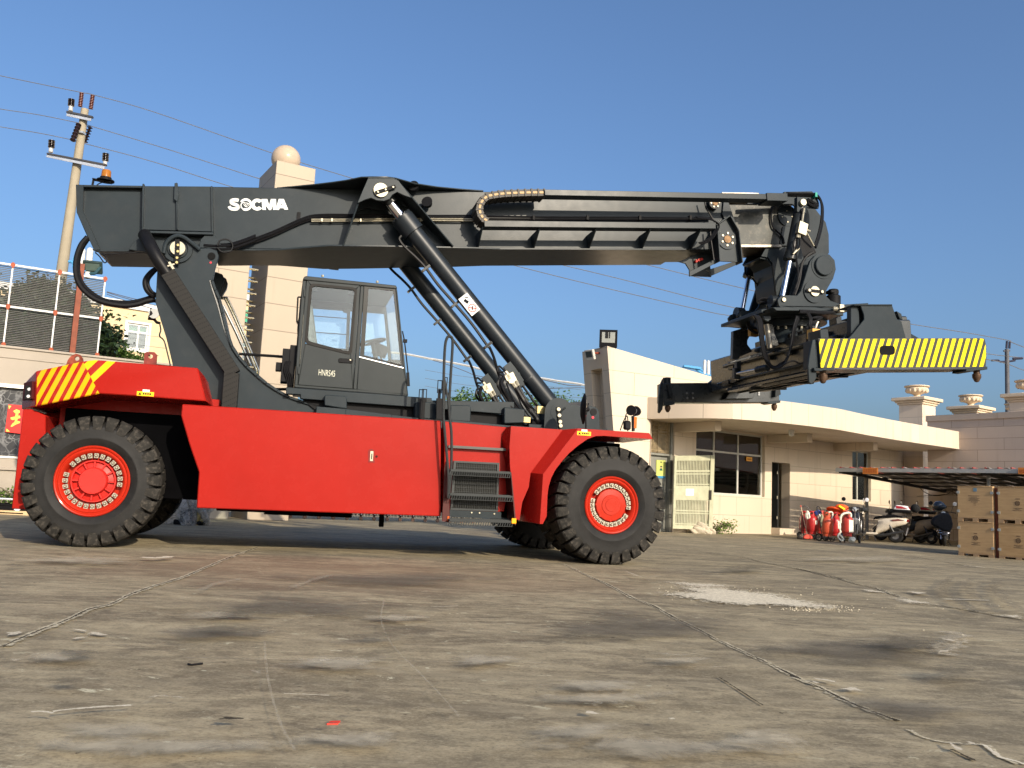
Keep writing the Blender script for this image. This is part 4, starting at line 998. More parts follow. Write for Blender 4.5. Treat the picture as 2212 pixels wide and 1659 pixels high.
# cab exterior details
b = MB(); b.tube(spline([T('k',440,405,1.5),T('k',412,405,1.5),T('k',408,450,1.5),T('k',402,560,1.5),T('k',400,640,1.5)],5), .012); b.tube(spline([T('k',400,655,1.5),T('k',415,620,1.5),T('k',440,500,1.5)],4), .006)
b.tube(spline([T('k',420,600,1.6),T('k',408,700,1.6),T('k',412,800,1.6)],4), .008); part(b, 'rear_wiper', BLACKM, cab)
b = MB(); b.tube(spline([T('k',1385,720,1.5),T('k',1402,800,1.5),T('k',1415,900,1.5),T('k',1440,1130,1.5)],5), .01); b.obox(T('k',1438,1170,1.5), (.012, 0, -.10), (0, .02, 0), (.02, 0, .002)); b.obox(T('k',1410,812,1.5), (.03,0,0), (0,.02,0), (0,0,.025)); part(b, 'front_wiper', BLACKM, cab)
b = MB(); c = T('k', 335, 1070, 1.7); b.box(c.x-.02, c.x+.07, 1.5, 1.9, c.z-.35, c.z+.32); b.box(c.x-.12, c.x-.02, 1.5, 1.8, c.z-.22, c.z+.26); b.box(c.x-.20, c.x-.12, 1.55, 1.7, c.z-.06, c.z+.06)
for k in range(4): b.tube(spline([T('k', 300+k*14, 1000, 1.48), T('k', 285+k*14, 1080, 1.47), T('k', 300+k*18, 1150, 1.48), T('k', 320+k*14, 1240, 1.5)], 4), .012)
part(b, 'cab_tilt_unit', BLACKM, cab, bevel=.008)
b = MB(); b.tube([T('k',-140,932,2.3),T('k',330,962,2.3)], .022); b.tube([T('k',150,1262,2.3),T('k',330,1262,2.3)], .022); part(b, 'tie_rod', BLACKM)
b = MB()
for x, y in ((640,215),(1150,270)): c = T('k', x, y, 1.4); b.cyl((c.x, 1.4, c.z), (c.x, 1.4, c.z+.03), .02, n=8)
part(b, 'roof_bolt', STEEL, cab)
# ---- lettering
def text_mesh(body, name, mat, parent, org, ex, ez, height, width, v, bold=0.0):
    cu = bpy.data.curves.new(name, 'FONT'); cu.body = body; cu.offset = bold
    o = bpy.data.objects.new(name, cu); S.collection.objects.link(o)
    bpy.context.view_layer.update()
    me = bpy.data.meshes.new_from_object(o); bpy.data.objects.remove(o)
    xs = [p.co.x for p in me.vertices]; ys = [p.co.y for p in me.vertices]
    x0, x1, y0, y1 = min(xs), max(xs), min(ys), max(ys)
    for p in me.vertices:
        a = (p.co.x-x0)/(x1-x0)*width; c_ = (p.co.y-y0)/(y1-y0)*height
        q = org+ex*a+ez*c_; p.co = (q.x, v, q.z)
    me.materials.append(mat); me.name = name
    o = bpy.data.objects.new(name, me); S.collection.objects.link(o); o.parent = parent
    return o
def tm(body, w, bl, br, tl, v, mat, parent, bold=0, name='lettering'):
    a, c_, d_ = T(w, *bl, v), T(w, *br, v), T(w, *tl, v)
    ex = (c_-a); ez = (d_-a); return text_mesh(body, name, mat, parent, a, ex.normalized(), ez.normalized(), ez.length, ex.length, v, bold)
LETW = pm('lettering_white', (.66,.67,.65), .5)
tm('HNRS45', 'k', (602,1132), (755,1146), (606,1075), CV-.016, pm('lettering_cream', (.60,.60,.48), .5), door, -.004)
# boom name: thick slab letters
b = MB()
VL = VN-.004
def Lp(pts): b.prism(Z('L', pts, VL), VL, VN-.001)
def arc(cx, cy, rx, ry, ix, iy, a0, a1, n=16, ic=(0, 0)):
    for k in range(n):
        t0, t1 = R(a0+(a1-a0)*k/n), R(a0+(a1-a0)*(k+1)/n)
        f = lambda t, x, y, ox=0, oy=0: (cx+ox+x*math.cos(t), cy+oy-y*math.sin(t))
        Lp([f(t0, rx, ry), f(t1, rx, ry), f(t1, ix, iy, *ic), f(t0, ix, iy, *ic)])
def thick(path, wd):
    for k in range(len(path)-1):
        (x1, y1), (x2, y2) = path[k], path[k+1]; L_ = math.hypot(x2-x1, y2-y1); nx, ny = -(y2-y1)/L_, (x2-x1)/L_
        w1, w2 = wd[k], wd[k+1]
        Lp([(x1+nx*w1, y1+ny*w1), (x2+nx*w2, y2+ny*w2), (x2-nx*w2, y2-ny*w2), (x1-nx*w1, y1-ny*w1)])
# S
sp2 = spline([Vector((x, y, 0)) for x, y in [(385,272),(345,262),(290,260),(235,270),(215,305),(245,335),(300,355),(360,385),(380,415),(360,450),(300,460),(235,455),(195,430),(178,398)]], 4)
thick([(p.x, p.y) for p in sp2], [36 if 0 < i < len(sp2)-1 else 30 for i in range(len(sp2))])
# O with the crest opening
arc(540, 362, 138, 136, 92, 82, -115, 150, 26)
arc(540, 362, 112, 136, 95, 105, 200, 245, 8)
# tiger head stand-in marks inside the O
for path, wd in (([(430,440),(438,400),(436,360),(455,330),(495,315),(530,318)], [3,8,12,11,9,3]), ([(490,345),(505,372),(530,400),(560,410),(590,405)], [3,7,9,8,3]), ([(505,330),(530,350),(545,375),(570,392)], [3,6,7,3]), ([(530,322),(570,330),(605,345),(630,360)], [4,10,9,5]), ([(560,352),(590,372),(612,385)], [3,7,4])):
    thick(path, wd)
# C
arc(790, 362, 135, 130, 52, 56, 38, 322, 24, (-4, 0))
# M
Lp([(882,242),(1006,240),(1050,372),(1070,478),(1046,478),(968,372),(982,478),(905,478)])
Lp([(1050,372),(1088,240),(1198,242),(1208,472),(1135,476),(1122,372),(1094,478),(1070,478)])
# A
Lp([(1258,240),(1315,240),(1315,330),(1300,370),(1312,440),(1278,440),(1262,478),(1190,476)]); Lp([(1315,240),(1368,240),(1465,470),(1385,474),(1362,440),(1312,440),(1305,370),(1335,370),(1315,330)])
part(b, 'lettering', LETW, boom, fixn=True)
# ---- amber beacon
c = T('a', 692, 745, 2.0)
b = MB(); b.lathe([(0,.11),(.055,.108),(.063,.09),(.068,.0)], (c.x, 2.0, c.z), (0,0,1), 20); b.m(1).lathe([(.078,.0),(.078,-.02),(.12,-.04),(.12,-.055),(0,-.055)], (c.x, 2.0, c.z), (0,0,1), 20)
b.bar((c.x-.17, 2.0, c.z-.05), (c.x+.08, 2.0, c.z-.07), .10, .012); b.bar((c.x-.16, 2.0, c.z-.05), (c.x-.17, 2.0, c.z-.19), .05, .02); b.tube(spline([(c.x+.0,1.98,c.z-.07),(c.x-.08,1.98,c.z-.11),(c.x-.13,1.98,c.z-.18)],4), .008)
beac = part(b, 'amber_beacon', [pm('beacon_amber', (.30,.11,.015), .25), BLACKM])
# ---- wheels
def lathe_o(mb, prof, n=48): return mb.lathe(prof, (0,0,0), (0,1,0), n)
LUG = pm('dusty_tread_rubber', (.020,.0185,.016), .8, 0, .35, 7, .3, 40, .15, .22)
def tyre_mb(Ro=.81, Wd=.50, rim=.39, n_l=29):
    mb = MB(); w = Wd
    prof = [(rim,.03),(rim+.03,.005),(rim+.10,-.022),(rim+.11,-.018),(.60,-.018),(.665,-.010),(.695,.018),(.722,.06),(.742,.12),(.750,w/2),(.742,w-.12),(.722,w-.06),(.695,w-.018),(.60,w+.015),(rim+.05,w+.01),(rim,w-.03)]
    lathe_o(mb, prof, 62)
    mb.m(1)
    for k in range(n_l):
        for side in (0, 1):
            a0 = 2*math.pi*(k+.5*side)/n_l; da = 2*math.pi/n_l*.40
            tw = -.05 if side == 0 else .05
            f = (lambda v: v) if side == 0 else (lambda v: w-v)
            sec = [(.630,-.0185,0),(.72,-.008,0),(.780,.006,0),(.808,.040,0),(.812,.10,.4),(.812,w/2+.02,1.0),(.755,w/2+.02,1.0),(.74,.06,0),(.70,.02,0)]
            ring = []
            for s_ in (-1, 1):
                ring.append([Vector((r_*math.sin(a0+s_*da*(1 if r_ > .7 else .93)+tw*sh), f(v_), r_*math.cos(a0+s_*da*(1 if r_ > .7 else .93)+tw*sh))) for r_, v_, sh in sec])
            mb.loft(ring[0], ring[1])
    return mb
def wheel(name_label, u, v, rear=False, flip=False, detail=True):
    rr_ = .43 if rear else .385
    hub = MB()
    if rear:
        lathe_o(hub, [(0,.03),(.155,.03),(.165,.045),(.17,.12),(.235,.14),(.245,.09),(.26,.09),(.27,.16)], 40)
        for k in range(12):
            a = k*math.pi/6; d = Vector((math.sin(a), 0, math.cos(a))); t_ = Vector((math.cos(a), 0, -math.sin(a)))
            hub.obox(d*.205+Vector((0,.105,0)), d*.035, (0,.03,0), t_*.009)
        for k in range(6):
            a = k*math.pi/3; hub.cyl((.135*math.sin(a), .022, .135*math.cos(a)), (.135*math.sin(a), .032, .135*math.cos(a)), .009, n=6)
    else:
        lathe_o(hub, [(0,.02),(.085,.02),(.088,.026),(.135,.026),(.14,.034),(.215,.04),(.225,.06),(.225,.12),(.28,.14)], 44)
        for k in range(8):
            a = k*math.pi/4; hub.obox(Vector((.215*math.sin(a),.05,.215*math.cos(a))), (.012,0,0), (0,.012,0), (0,0,.012))
    h = part(hub, 'wheel', pm('hub_red', (.50, .022, .016), .42, 0, .08, 5) if rear else REDW)
    h.location = (u, v, .81)
    if flip: h.rotation_euler = (0, 0, math.pi)
    if name_label: h['label'] = name_label
    tyre_o = part(tyre_mb(rim=rr_), 'tyre', [RUBBER, LUG], h, bevel=.006)
    rim = MB(); q = rr_
    lathe_o(rim, [(q+.004,.035),(q+.008,.012),(q-.004,.0),(q-.016,.004),(q-.03,.022),(q-.035,.022),(q-.05,.012),(q-.062,.018),(q-.085,.05),(q-.10,.10),(q-.105,.16),(q-.19,.165)], 56)
    part(rim, 'rim', REDW, h)
    rn = q-.115 if rear else q-.118
    cl = MB()
    n_c = 27
    for k in range(n_c):
        if k in (6, 20): continue
        a = 2*math.pi*k/n_c+.5; d = Vector((math.sin(a), 0, math.cos(a))); t_ = Vector((math.cos(a), 0, -math.sin(a)))
        cl.m(0).obox(d*rn+Vector((0,.075,0)), d*.031, (0,.022,0), t_*.0265); cl.cyl(d*rn+Vector((0,.03,0)), d*rn+Vector((0,.06,0)), .014, n=6); cl.m(1).cyl(d*rn+Vector((0,.046,0)), d*rn+Vector((0,.0525,0)), .021, n=8)
    part(cl, 'rim_clamp', [pm('clamp_zinc', (.34,.315,.25), .45, .3, .12, 30), pm('nut_rusty', (.13,.09,.05), .5, .4)], h, bevel=.003)
    return h
WH = wheel('front wheel with bolted red rim, nearest the camera', 0, 0)
wheel('rear wheel with ribbed red hub', -6.665, .45, rear=True)
def wcopy(src, u, v, flip=False, label=None):
    c_ = copy_tree(src, ts); c_.location = (u, v, .81); c_.rotation_euler = (0, math.pi*.13, math.pi if flip else 0)
    if label: c_['label'] = label
for u, v, fl, lb in ((0,.56,False,'inner tyre of the near front pair'), (0,3.66,True,'inner tyre of the far front pair'), (0,4.22,True,'far front wheel')): wcopy(WH, u, v, fl, lb)
wcopy([o for o in ts.children if o.name.startswith('wheel') and abs(o.location.x+6.665) < .01][0], -6.665, 3.78, True, 'far rear wheel in shadow')
b = MB(); b.cyl((0,.3,.81),(0,3.9,.81),.22,n=16); b.cyl((-6.665,.7,.81),(-6.665,3.6,.81),.16,n=16); part(b, 'axle', GREY2)
# ---- spreader
E1 = Vector((math.cos(R(4.6)), -.052, math.sin(R(4.6)))).normalized(); E2 = Vector((.052, 1, .015)).normalized(); E3 = E1.cross(E2); OS = Vector((4.2, 2.1, 3.06))
def SPt(a, v, c): return OS+E1*a+E2*v+E3*c
def sbox(mb, a0, a1, v0, v1, c0, c1): return mb.loft([SPt(a0,v0,c0),SPt(a1,v0,c0),SPt(a1,v0,c1),SPt(a0,v0,c1)], [SPt(a0,v1,c0),SPt(a1,v1,c0),SPt(a1,v1,c1),SPt(a0,v1,c1)])
SGREY = pm('spreader_grey', (.030,.034,.036), .28, 0, .2, 2, .05, 50, .35, .05)
b = MB(); sbox(b, -.36, .36, -2.6, 2.72, .10, .74)
sbox(b, -.42, .42, -1.9, 1.9, .02, .10); sbox(b, -.47, -.36, -1.95, 1.95, .50, .56); sbox(b, -.45, -.36, -1.95, 2.3, .20, .24); sbox(b, .36, .47, -1.95, 1.95, .50, .56)
sbox(b, -.30, .30, -2.75, 2.85, .16, .66)
spr = part(b, 'spreader', SGREY, bevel=.02, label='spreader beam pointing towards the camera, hoses looping from it')
b = MB(); sbox(b, -.43, -.40, -1.2, .5, -.02, .02); sbox(b, -.43, .2, -1.24, -1.18, -.03, .02); sbox(b, -.43, .2, -.2, -.14, -.03, .02); sbox(b, -.43, .3, .9, .96, -.03, .02); sbox(b, .05, .08, -1.6, 1.9, -.01, .021); sbox(b, -.2, -.17, -1.6, 1.9, -.01, .021)
part(b, 'wear_rail', GREY2, spr)
b = MB()
for pq in (((185,1190),(475,1128)),): b.cyl(T('n', 185, 1190, 2.75), T('n', 480, 1130, 2.2), .035, n=12)
part(b, 'telescope_rod', pm('rod_steel', (.45,.44,.42), .22, 1.0), spr)
b = MB(); b.cyl(T('n', 480, 1130, 2.2), T('n', 640, 1095, 1.9), .06, n=14); b.obox(T('n',180,1190,2.78), (.06,0,0), (0,.05,0), (0,0,.10)); b.obox(T('n',200,1090,2.78), (.045,0,0), (0,.05,0), (0,0,.14))
part(b, 'telescope_cylinder', GREY2, spr, bevel=.008)
# side-shift frame
b = MB()
b.prism(Z('n', [(140,565),(345,500),(350,540),(245,575),(240,930),(225,965),(128,975),(140,600)], 2.9), 2.9, 3.0)
b.prism(Z('n', [(240,575),(350,540),(345,760),(420,860),(240,935)], 2.95), 2.95, 2.99)
b.prism(Z('n', [(245,575),(500,490),(620,450),(700,455),(690,500),(500,560),(380,640),(350,700),(340,850),(240,935)], 2.96), 2.97, 3.0)
b.prism(Z('n', [(90,1010),(830,790),(860,740),(830,830),(400,960),(90,1040)], 2.0), 2.0, 2.1)
b.prism(Z('n', [(680,455),(780,460),(735,500),(735,600),(780,690),(840,735),(760,790),(690,820),(600,460)], 1.9), 1.9, 1.93)
b.prism(Z('n', [(1390,545),(1510,545),(1525,660),(1395,665)], -.4), -.4, -.1)
part(b, 'side_shift_frame', SGREY, spr, bevel=.008)
b = MB(); a_ = T('n', 640, 470, 1.85); c_ = T('n', 670, 815, 1.85); b.cyl(a_+Vector((-.02,0,0)), c_, .055, .045, n=16); part(b, 'bronze_column', pm('dull_metal', (.30,.28,.24), .35, .7, .2, 6), spr)
# turntable ring and machinery
b = MB()
b.cyl((4.05, 2.1, 4.10), (4.05, 2.1, 4.20), .62, n=40); b.cyl((4.05, 2.1, 3.98), (4.05, 2.1, 4.10), .50, n=40); b.cyl((4.05, 2.1, 3.70), (4.05, 2.1, 3.98), .42, n=32)
b.prism(Z('n', [(155,395),(175,390),(1640,300),(1640,330),(1470,385),(1380,385),(700,425),(330,442),(155,440)], 2.4), 1.5, 2.9)
b.prism(Z('n', [(570,345),(680,345),(690,390),(640,430),(590,400)], 1.45), 1.45, 1.5)
part(b, 'turntable', GREY, spr, bevel=.006)
b = MB()
for k in range(22):
    a = k*2*math.pi/22; b.cyl((4.05+.46*math.cos(a), 2.1+.46*math.sin(a), 3.93), (4.05+.46*math.cos(a), 2.1+.46*math.sin(a), 3.985), .022, n=8)
for k in range(26):
    x = random.uniform(-.3, .3); v = random.uniform(-1.2, 1.0); q_ = SPt(x, v, .76); b.cyl(q_, q_+Vector((0,0,.05)), .015, n=6)
part(b, 'turntable_bolt', STEEL, spr)
b = MB(); rnd = random.Random(4)
for k in range(26):
    a0, v0 = rnd.uniform(-.35, .25), rnd.uniform(-2.0, 1.2); sx_, sv_, sc_ = rnd.uniform(.05,.16), rnd.uniform(.06,.25), rnd.uniform(.06,.16); sbox(b, a0, a0+sx_, v0, v0+sv_, .74, .74+sc_)
for k in range(14):
    v0 = rnd.uniform(-1.9, 1.9); c0 = rnd.uniform(.12,.6); sbox(b, -.36-rnd.uniform(.03,.1), -.358, v0, v0+rnd.uniform(.05,.3), c0, c0+rnd.uniform(.04,.12))
part(b, 'valve_bank', GREY2, spr, bevel=.006)
b = MB()
def hose(w, pts, v, r_, dv=0): b.tube(spline([T(w, x, y, v+dv*i) for i, (x, y) in enumerate(pts)], 6), r_, 8)
for k, dx in enumerate((0, 28, 60, 75)):
    hose('n', [(430+dx*.9,330+k*6),(490+dx*.7,420),(520+dx*.6,600),(550+dx*.5,800),(590+dx*.5,950),(650+dx*.4,1060),(730+dx*.3,1110-k*8),(830-dx*.1,1080-k*12),(900-dx*.1,1000),(950,880),(985+dx*.2,700),(1010+dx*.4,520),(1060+dx*.5,350)], 1.15+.04*k, .021)
for k, dx in enumerate((0, 22)):
    hose('n', [(420+dx,330),(360+dx,370),(340+dx,430),(350+dx,500),(400+dx,560),(470+dx,600)], 2.3, .022)
    hose('n', [(1210+dx,310),(1250+dx,400),(1240+dx,480),(1280+dx,560),(1330+dx,650)], .4, .020)
    hose('n', [(1200+dx*.6,500),(1210,650),(1205,800),(1212,880),(1190,950)], .2, .016)
hose('n', [(1290,740),(1285,830),(1260,930),(1190,1000),(1110,1040),(1020,1000),(930,1020),(860,1060)], .1, .014)
for k in range(3): hose('n', [(1100,270+k*14),(1250,275+k*12),(1450,290+k*10),(1600,285+k*8),(1750,262)], 1.1, .020)
for k in range(4): hose('n', [(1280+k*20,380),(1350+k*14,360+k*8),(1430,370),(1380,400),(1300,430+k*10),(1220,470)], 1.0, .014)
for k in range(5): hose('n', [(500+k*8,120+k*6),(560,90+k*10),(650,100+k*8),(740,110+k*6),(800,90),(790,140),(700,170-k*4),(600,150),(520,140),(500,115)], 1.6+.1*k, .014)
hose('g', [(600,655),(640,710),(660,760),(650,800),(700,815)], 2.4, .016); hose('g', [(572,520),(555,570),(556,620),(570,640)], 2.8, .018)
part(b, 'spreader_hoses', BLACK, spr)
b = MB(); b.cyl(T('n',1590,245,1.1), T('n',1810,248,1.0), .042, n=12); b.obox(T('n',1690,240,1.05), (.04,0,0), (0,.05,0), (0,0,.06)); b.tube(spline([T('n',1330,560,0),T('n',1345,480,0),T('n',1370,430,0)],4), .018)
part(b, 'pipe_fitting', STEEL, spr)
b = MB(); q = T('n', 1350, 600, -.15); b.box(q.x-.07, q.x+.06, -.15, .0, q.z-.07, q.z+.07); q = T('n', 465, 590, 2.5); b.box(q.x-.1, q.x+.06, 2.5, 2.6, q.z-.06, q.z+.06); part(b, 'bronze_pad', pm('bronze', (.42,.24,.06), .5, .4), spr)
# near end beam with stripes
S_NEAR = smat('spreader_hazard_stripes', 'h', (160,635), (222,435), (215.0,635), -.85, (.78,.60,.006), (.040,.040,.032), .56)
b = MB()
A = Z('h', [(45,433),(1225,430),(1246,434),(1256,480),(1258,560),(1253,634),(60,640)], -.85)
b.m(1).prism(A, -.85, -.845)
A = Z('h', [(42,429),(1225,427),(1248,432),(1259,480),(1261,560),(1256,637),(1110,652),(360,656),(150,650),(58,644)], -.845); b.m(0).prism(A, -.845, -.47)
beam = part(b, 'end_beam', [SGREY, S_NEAR], bevel=0, label='near end beam with yellow and black stripes'); beam.parent = ts
# oval hole
q = rounded(Z('h', [(485,482),(597,482),(597,548),(485,548)], -.851), .06, 6); b = MB(); b.prism(q, -.8535, -.8505); part(b, 'oval_opening', pm('hole_black', (.004,.004,.004), .9), beam)
b = MB()
b.prism(Z('h', [(345,180),(575,180),(612,288),(655,308),(662,345),(700,385),(775,428),(262,428),(300,385),(375,290),(372,255)], -.66), -.66, -.63); b.prism(Z('h', [(345,180),(575,180),(612,288),(655,308),(662,345),(700,385),(775,428),(262,428),(375,290)], -.66), -.50, -.47)
b.prism(Z('h', [(300,180),(578,180),(580,190),(300,190)], -.68), -.68, -.30)
b.prism(Z('h', [(262,195),(305,180),(350,195),(320,200),(325,380),(262,428)], -.55), -.60, -.50)
b.prism(Z('h', [(48,365),(105,362),(112,428),(52,430)], -.8), -.82, -.55)
b.prism(Z('h', [(590,235),(625,255),(635,300),(612,290)], -.5), -.56, -.48)
part(b, 'beam_gusset', GREY, beam, bevel=.005)
def corner(w, box_, cone, v, plate=None, wd=.26):
    mb = MB(); mb.prism(Z(w, box_, v), v-.02, v+wd); mb.m(0)
    o = part(mb, 'corner_casting', GREY, beam, bevel=.004)
    c = T(w, *cone, v+wd*.4); mb = MB(); mb.lathe([(0,-.15),(.03,-.14),(.06,-.08),(.062,-.03),(.045,-.02),(.045,.06),(0,.06)], c, (0,0,1), 14)
    part(mb, 'twistlock', pm('twistlock_brown', (.09,.055,.035), .5, .4, .4, 12), o); return o
corner('h', [(62,643),(152,643),(152,662),(62,662)], (75,680), -.86)
corner('h', [(1110,650),(1180,636),(1262,634),(1262,655),(1170,662),(1150,672),(1105,668)], (1190,675), -.86)
b = MB(); b.prism(Z('n', [(1290,690),(1330,690),(1345,1090),(1345,1255),(1275,1340),(1238,1310),(1225,1080),(1240,950)], -.84), -.84, -.80)
b.box(T('n',1330,900,-.8).x, T('n',1400,900,-.8).x, -.80, -.50, T('n',1360,1100,-.8).z, T('n',1360,690,-.8).z)
b.prism(Z('n', [(1290,1100),(1340,1105),(1420,1115),(1420,1150),(1300,1150)], -.87), -.9, -.8)
part(b, 'corner_guide', GREY, beam, bevel=.006)
# far end beam
b = MB(); b.prism(Z('i', [(230,225),(620,222),(1180,262),(1180,375),(1120,382),(330,385),(230,385)], 5.05), 5.05, 5.35)
b.prism(Z('i', [(620,215),(650,190),(1000,270),(965,350),(740,355),(775,300),(640,300)], 4.9), 4.9, 5.05)
fbeam = part(b, 'end_beam', SGREY, ts, bevel=.01, label='far end beam, plain dark grey')
b = MB(); b.prism(Z('i', [(205,235),(225,190),(230,390),(222,440),(200,472),(188,465),(190,380)], 5.0), 4.98, 5.03)
b.cyl(T('i',260,182,5.15), T('i',262,390,5.15), .085, n=14); b.prism(Z('i', [(262,232),(285,232),(305,330),(298,355),(280,350)], 4.98), 4.93, 5.0); b.prism(Z('i', [(1140,258),(1175,258),(1182,320),(1135,340)], 4.98), 4.93, 5.05)
part(b, 'corner_guide', GREY2, fbeam, bevel=.005)
beam_ = beam; beam = fbeam
corner('i', [(232,380),(322,375),(322,400),(300,405),(232,405)], (268,405), 5.03); corner('i', [(1080,378),(1185,365),(1185,386),(1110,396),(1080,388)], (1138,395), 5.03)
beam = beam_
b = MB()
for x, y in ((423,308),(470,308),(425,347),(472,347),(1010,303),(1010,319)):
    c = T('i', x, y, 5.05); b.cyl((c.x, 5.03, c.z), (c.x, 5.052, c.z), .022, n=8)
part(b, 'beam_bolt', pm('bolt_grey', (.2,.2,.2), .4, .5), fbeam)
# ================================================================== GROUND
def gheight(x, y): return 0.0
g = MB()
g.poly([(-900,-60,0),(900,-60,0),(900,1500,0),(-900,1500,0)])
def ground_mat():
    m, t, b = nt('worn_concrete')
    tc = node(t, 'ShaderNodeTexCoord'); v = tc.outputs['Object']
    def mp(sx, sy, rz=0, off=(0,0,0)):
        n = node(t, 'ShaderNodeMapping'); n.inputs['Scale'].default_value = (sx, sy, 1); n.inputs['Rotation'].default_value = (0,0,rz); n.inputs['Location'].default_value = off; lk(t, v, n.inputs[0]); return n.outputs[0]
    big = noise(t, 1.0, 6, .62, mp(.20,.34,.3)); mid = noise(t, 1.0, 8, .68, mp(.9,1.25,.15), .5); med = noise(t, 1.0, 8, .72, mp(2.6,4.2,.1,(5,5,0)), .4)
    fine = noise(t, 1.0, 6, .75, mp(9,12)); grit = noise(t, 1.0, 4, .75, mp(55,60))
    c = ramp(t, mid, [(.40, (0.214,0.178,0.114)), (.48, (0.285,0.238,0.151)), (.54, (0.338,0.283,0.179)), (.64, (0.447,0.380,0.244))])
    c = mixc(t, ramp(t, big, [(.50, 0.), (.60, .55)]), c, (0.195,0.169,0.118))
    bl = noise(t, 1.0, 7, .7, mp(1.1,1.7,.12,(7,3,0)), 1.0); c = mixc(t, ramp(t, bl, [(.55, 0.), (.63, .55)]), c, (0.133,0.116,0.083))
    bl2 = noise(t, 1.0, 8, .75, mp(.8,2.0,-.1,(1,9,0)), .8); c = mixc(t, ramp(t, bl2, [(.49, 0.), (.56, .65)]), c, (0.494,0.417,0.266))
    c = mixc(t, ramp(t, med, [(.42, .32), (.50, 0.)]), c, (0.157,0.134,0.091))
    c = mixc(t, ramp(t, med, [(.55, 0.), (.65, .42)]), c, (0.494,0.426,0.282))
    c = mixc(t, ramp(t, fine, [(.38, .42), (.48, 0.)]), c, (0.143,0.122,0.084))
    c = mixc(t, ramp(t, fine, [(.52, 0.), (.62, .38)]), c, (0.513,0.444,0.299))
    c = mixc(t, ramp(t, grit, [(.38, .40), (.48, 0.)]), c, (0.109,0.093,0.065))
    c = mixc(t, ramp(t, grit, [(.54, 0.), (.64, .35)]), c, (0.533,0.472,0.329))
    dk = noise(t, 1.0, 5, .7, mp(6,12,.2,(9,1,0)), .5); c = mixc(t, ramp(t, dk, [(.655, 0.), (.68, .85)]), c, (0.071,0.059,0.040))
    w1 = noise(t, 1.0, 7, .78, mp(4.5,8.0,.10), .4); w2 = noise(t, 1.0, 3, .5, mp(.35,.5,.5,(3,1,0)))
    c = mixc(t, mth(t, 'MULTIPLY', ramp(t, w1, [(.615, 0.), (.64, .9)]), ramp(t, w2, [(.40, .25), (.54, 1.)])), c, (0.656,0.612,0.430))
    sp2 = node(t, 'ShaderNodeTexVoronoi', Scale=1.0, Randomness=1.0); lk(t, mp(4.4, 7.0, -.15, (4,4,0)), sp2.inputs['Vector'])
    c = mixc(t, mth(t, 'MULTIPLY', ramp(t, sp2.outputs['Distance'], [(.0, 1.), (.05, .9), (.075, 0.)]), ramp(t, noise(t, 1, 3, .5, mp(.9,1.4,0,(2,6,0))), [(.47, 0.), (.55, .9)])), c, (0.656,0.640,0.464))
    # long faint streaks where tyres dragged
    st = noise(t, 1.0, 6, .65, mp(.8, 3.2, .25), .5); c = mixc(t, ramp(t, st, [(.50, 0.), (.62, .30)]), c, (0.176,0.151,0.105))
    st2 = noise(t, 1.0, 5, .65, mp(.35, 4.5, -.5, (5,2,0)), .3); c = mixc(t, ramp(t, st2, [(.54, 0.), (.66, .30)]), c, (0.476,0.408,0.270))
    # reddish stain in front of the machine and a darker slab on the right
    sx = node(t, 'ShaderNodeSeparateXYZ'); lk(t, v, sx.inputs[0])
    dx = mth(t, 'DIVIDE', mth(t, 'SUBTRACT', sx.outputs[0], -1.6), 4.2); dy = mth(t, 'DIVIDE', mth(t, 'SUBTRACT', sx.outputs[1], 9.2), 2.3)
    rr_ = mth(t, 'ADD', mth(t, 'ADD', mth(t, 'MULTIPLY', dx, dx), mth(t, 'MULTIPLY', dy, dy)), mth(t, 'MULTIPLY', mid, .8))
    c = mixc(t, ramp(t, rr_, [(.45, .42), (1.3, 0.)]), c, (0.281,0.197,0.124))
    c = mixc(t, 1.0, c, (.86,.85,.85), 'MULTIPLY')
    lk(t, c, b.inputs['Base Color'])
    lk(t, ramp(t, mid, [(.2, .62), (.8, .85)]), b.inputs['Roughness']); b.inputs['Specular IOR Level'].default_value = .10
    hh = mth(t, 'ADD', mth(t, 'MULTIPLY', fine, .6), mth(t, 'MULTIPLY', grit, .35)); bump(t, b, mth(t, 'ADD', hh, mth(t, 'MULTIPLY', w1, .4)), .35, .005); return m
gr = g.build('ground', ground_mat(), fixn=False); tag(gr, kind='structure')
# ---- marks lying on the concrete (thin ragged sheets)
def ragged_mat(name, col, cov=.5, scale=9.0, soft=.06, dark=None, bumpv=.6, amax=1.0, eg=.34):
    m, t, b = nt(name); out = [n for n in t.nodes if n.type == 'OUTPUT_MATERIAL'][0]
    n1 = noise(t, scale, 8, .72, None, .8)
    at = node(t, 'ShaderNodeAttribute'); at.attribute_name = 'edge'
    a = mth(t, 'ADD', n1, mth(t, 'MULTIPLY_ADD', at.outputs['Fac'], eg, -eg/2)); al = ramp(t, a, [(cov, 0.), (cov+soft, amax)])
    n2 = noise(t, scale*2.3, 6, .7)
    c = mixc(t, ramp(t, n2, [(.4, 0.), (.62, 1.)]), col, dark or tuple(x*.72 for x in col)); lk(t, c, b.inputs['Base Color']); b.inputs['Roughness'].default_value = .9; b.inputs['Specular IOR Level'].default_value = .03
    bump(t, b, n1, bumpv, .01)
    tr = node(t, 'ShaderNodeBsdfTransparent'); mx = node(t, 'ShaderNodeMixShader'); lk(t, al, mx.inputs[0]); lk(t, tr.outputs[0], mx.inputs[1]); lk(t, b.outputs[0], mx.inputs[2]); lk(t, mx.outputs[0], out.inputs[0]); return m
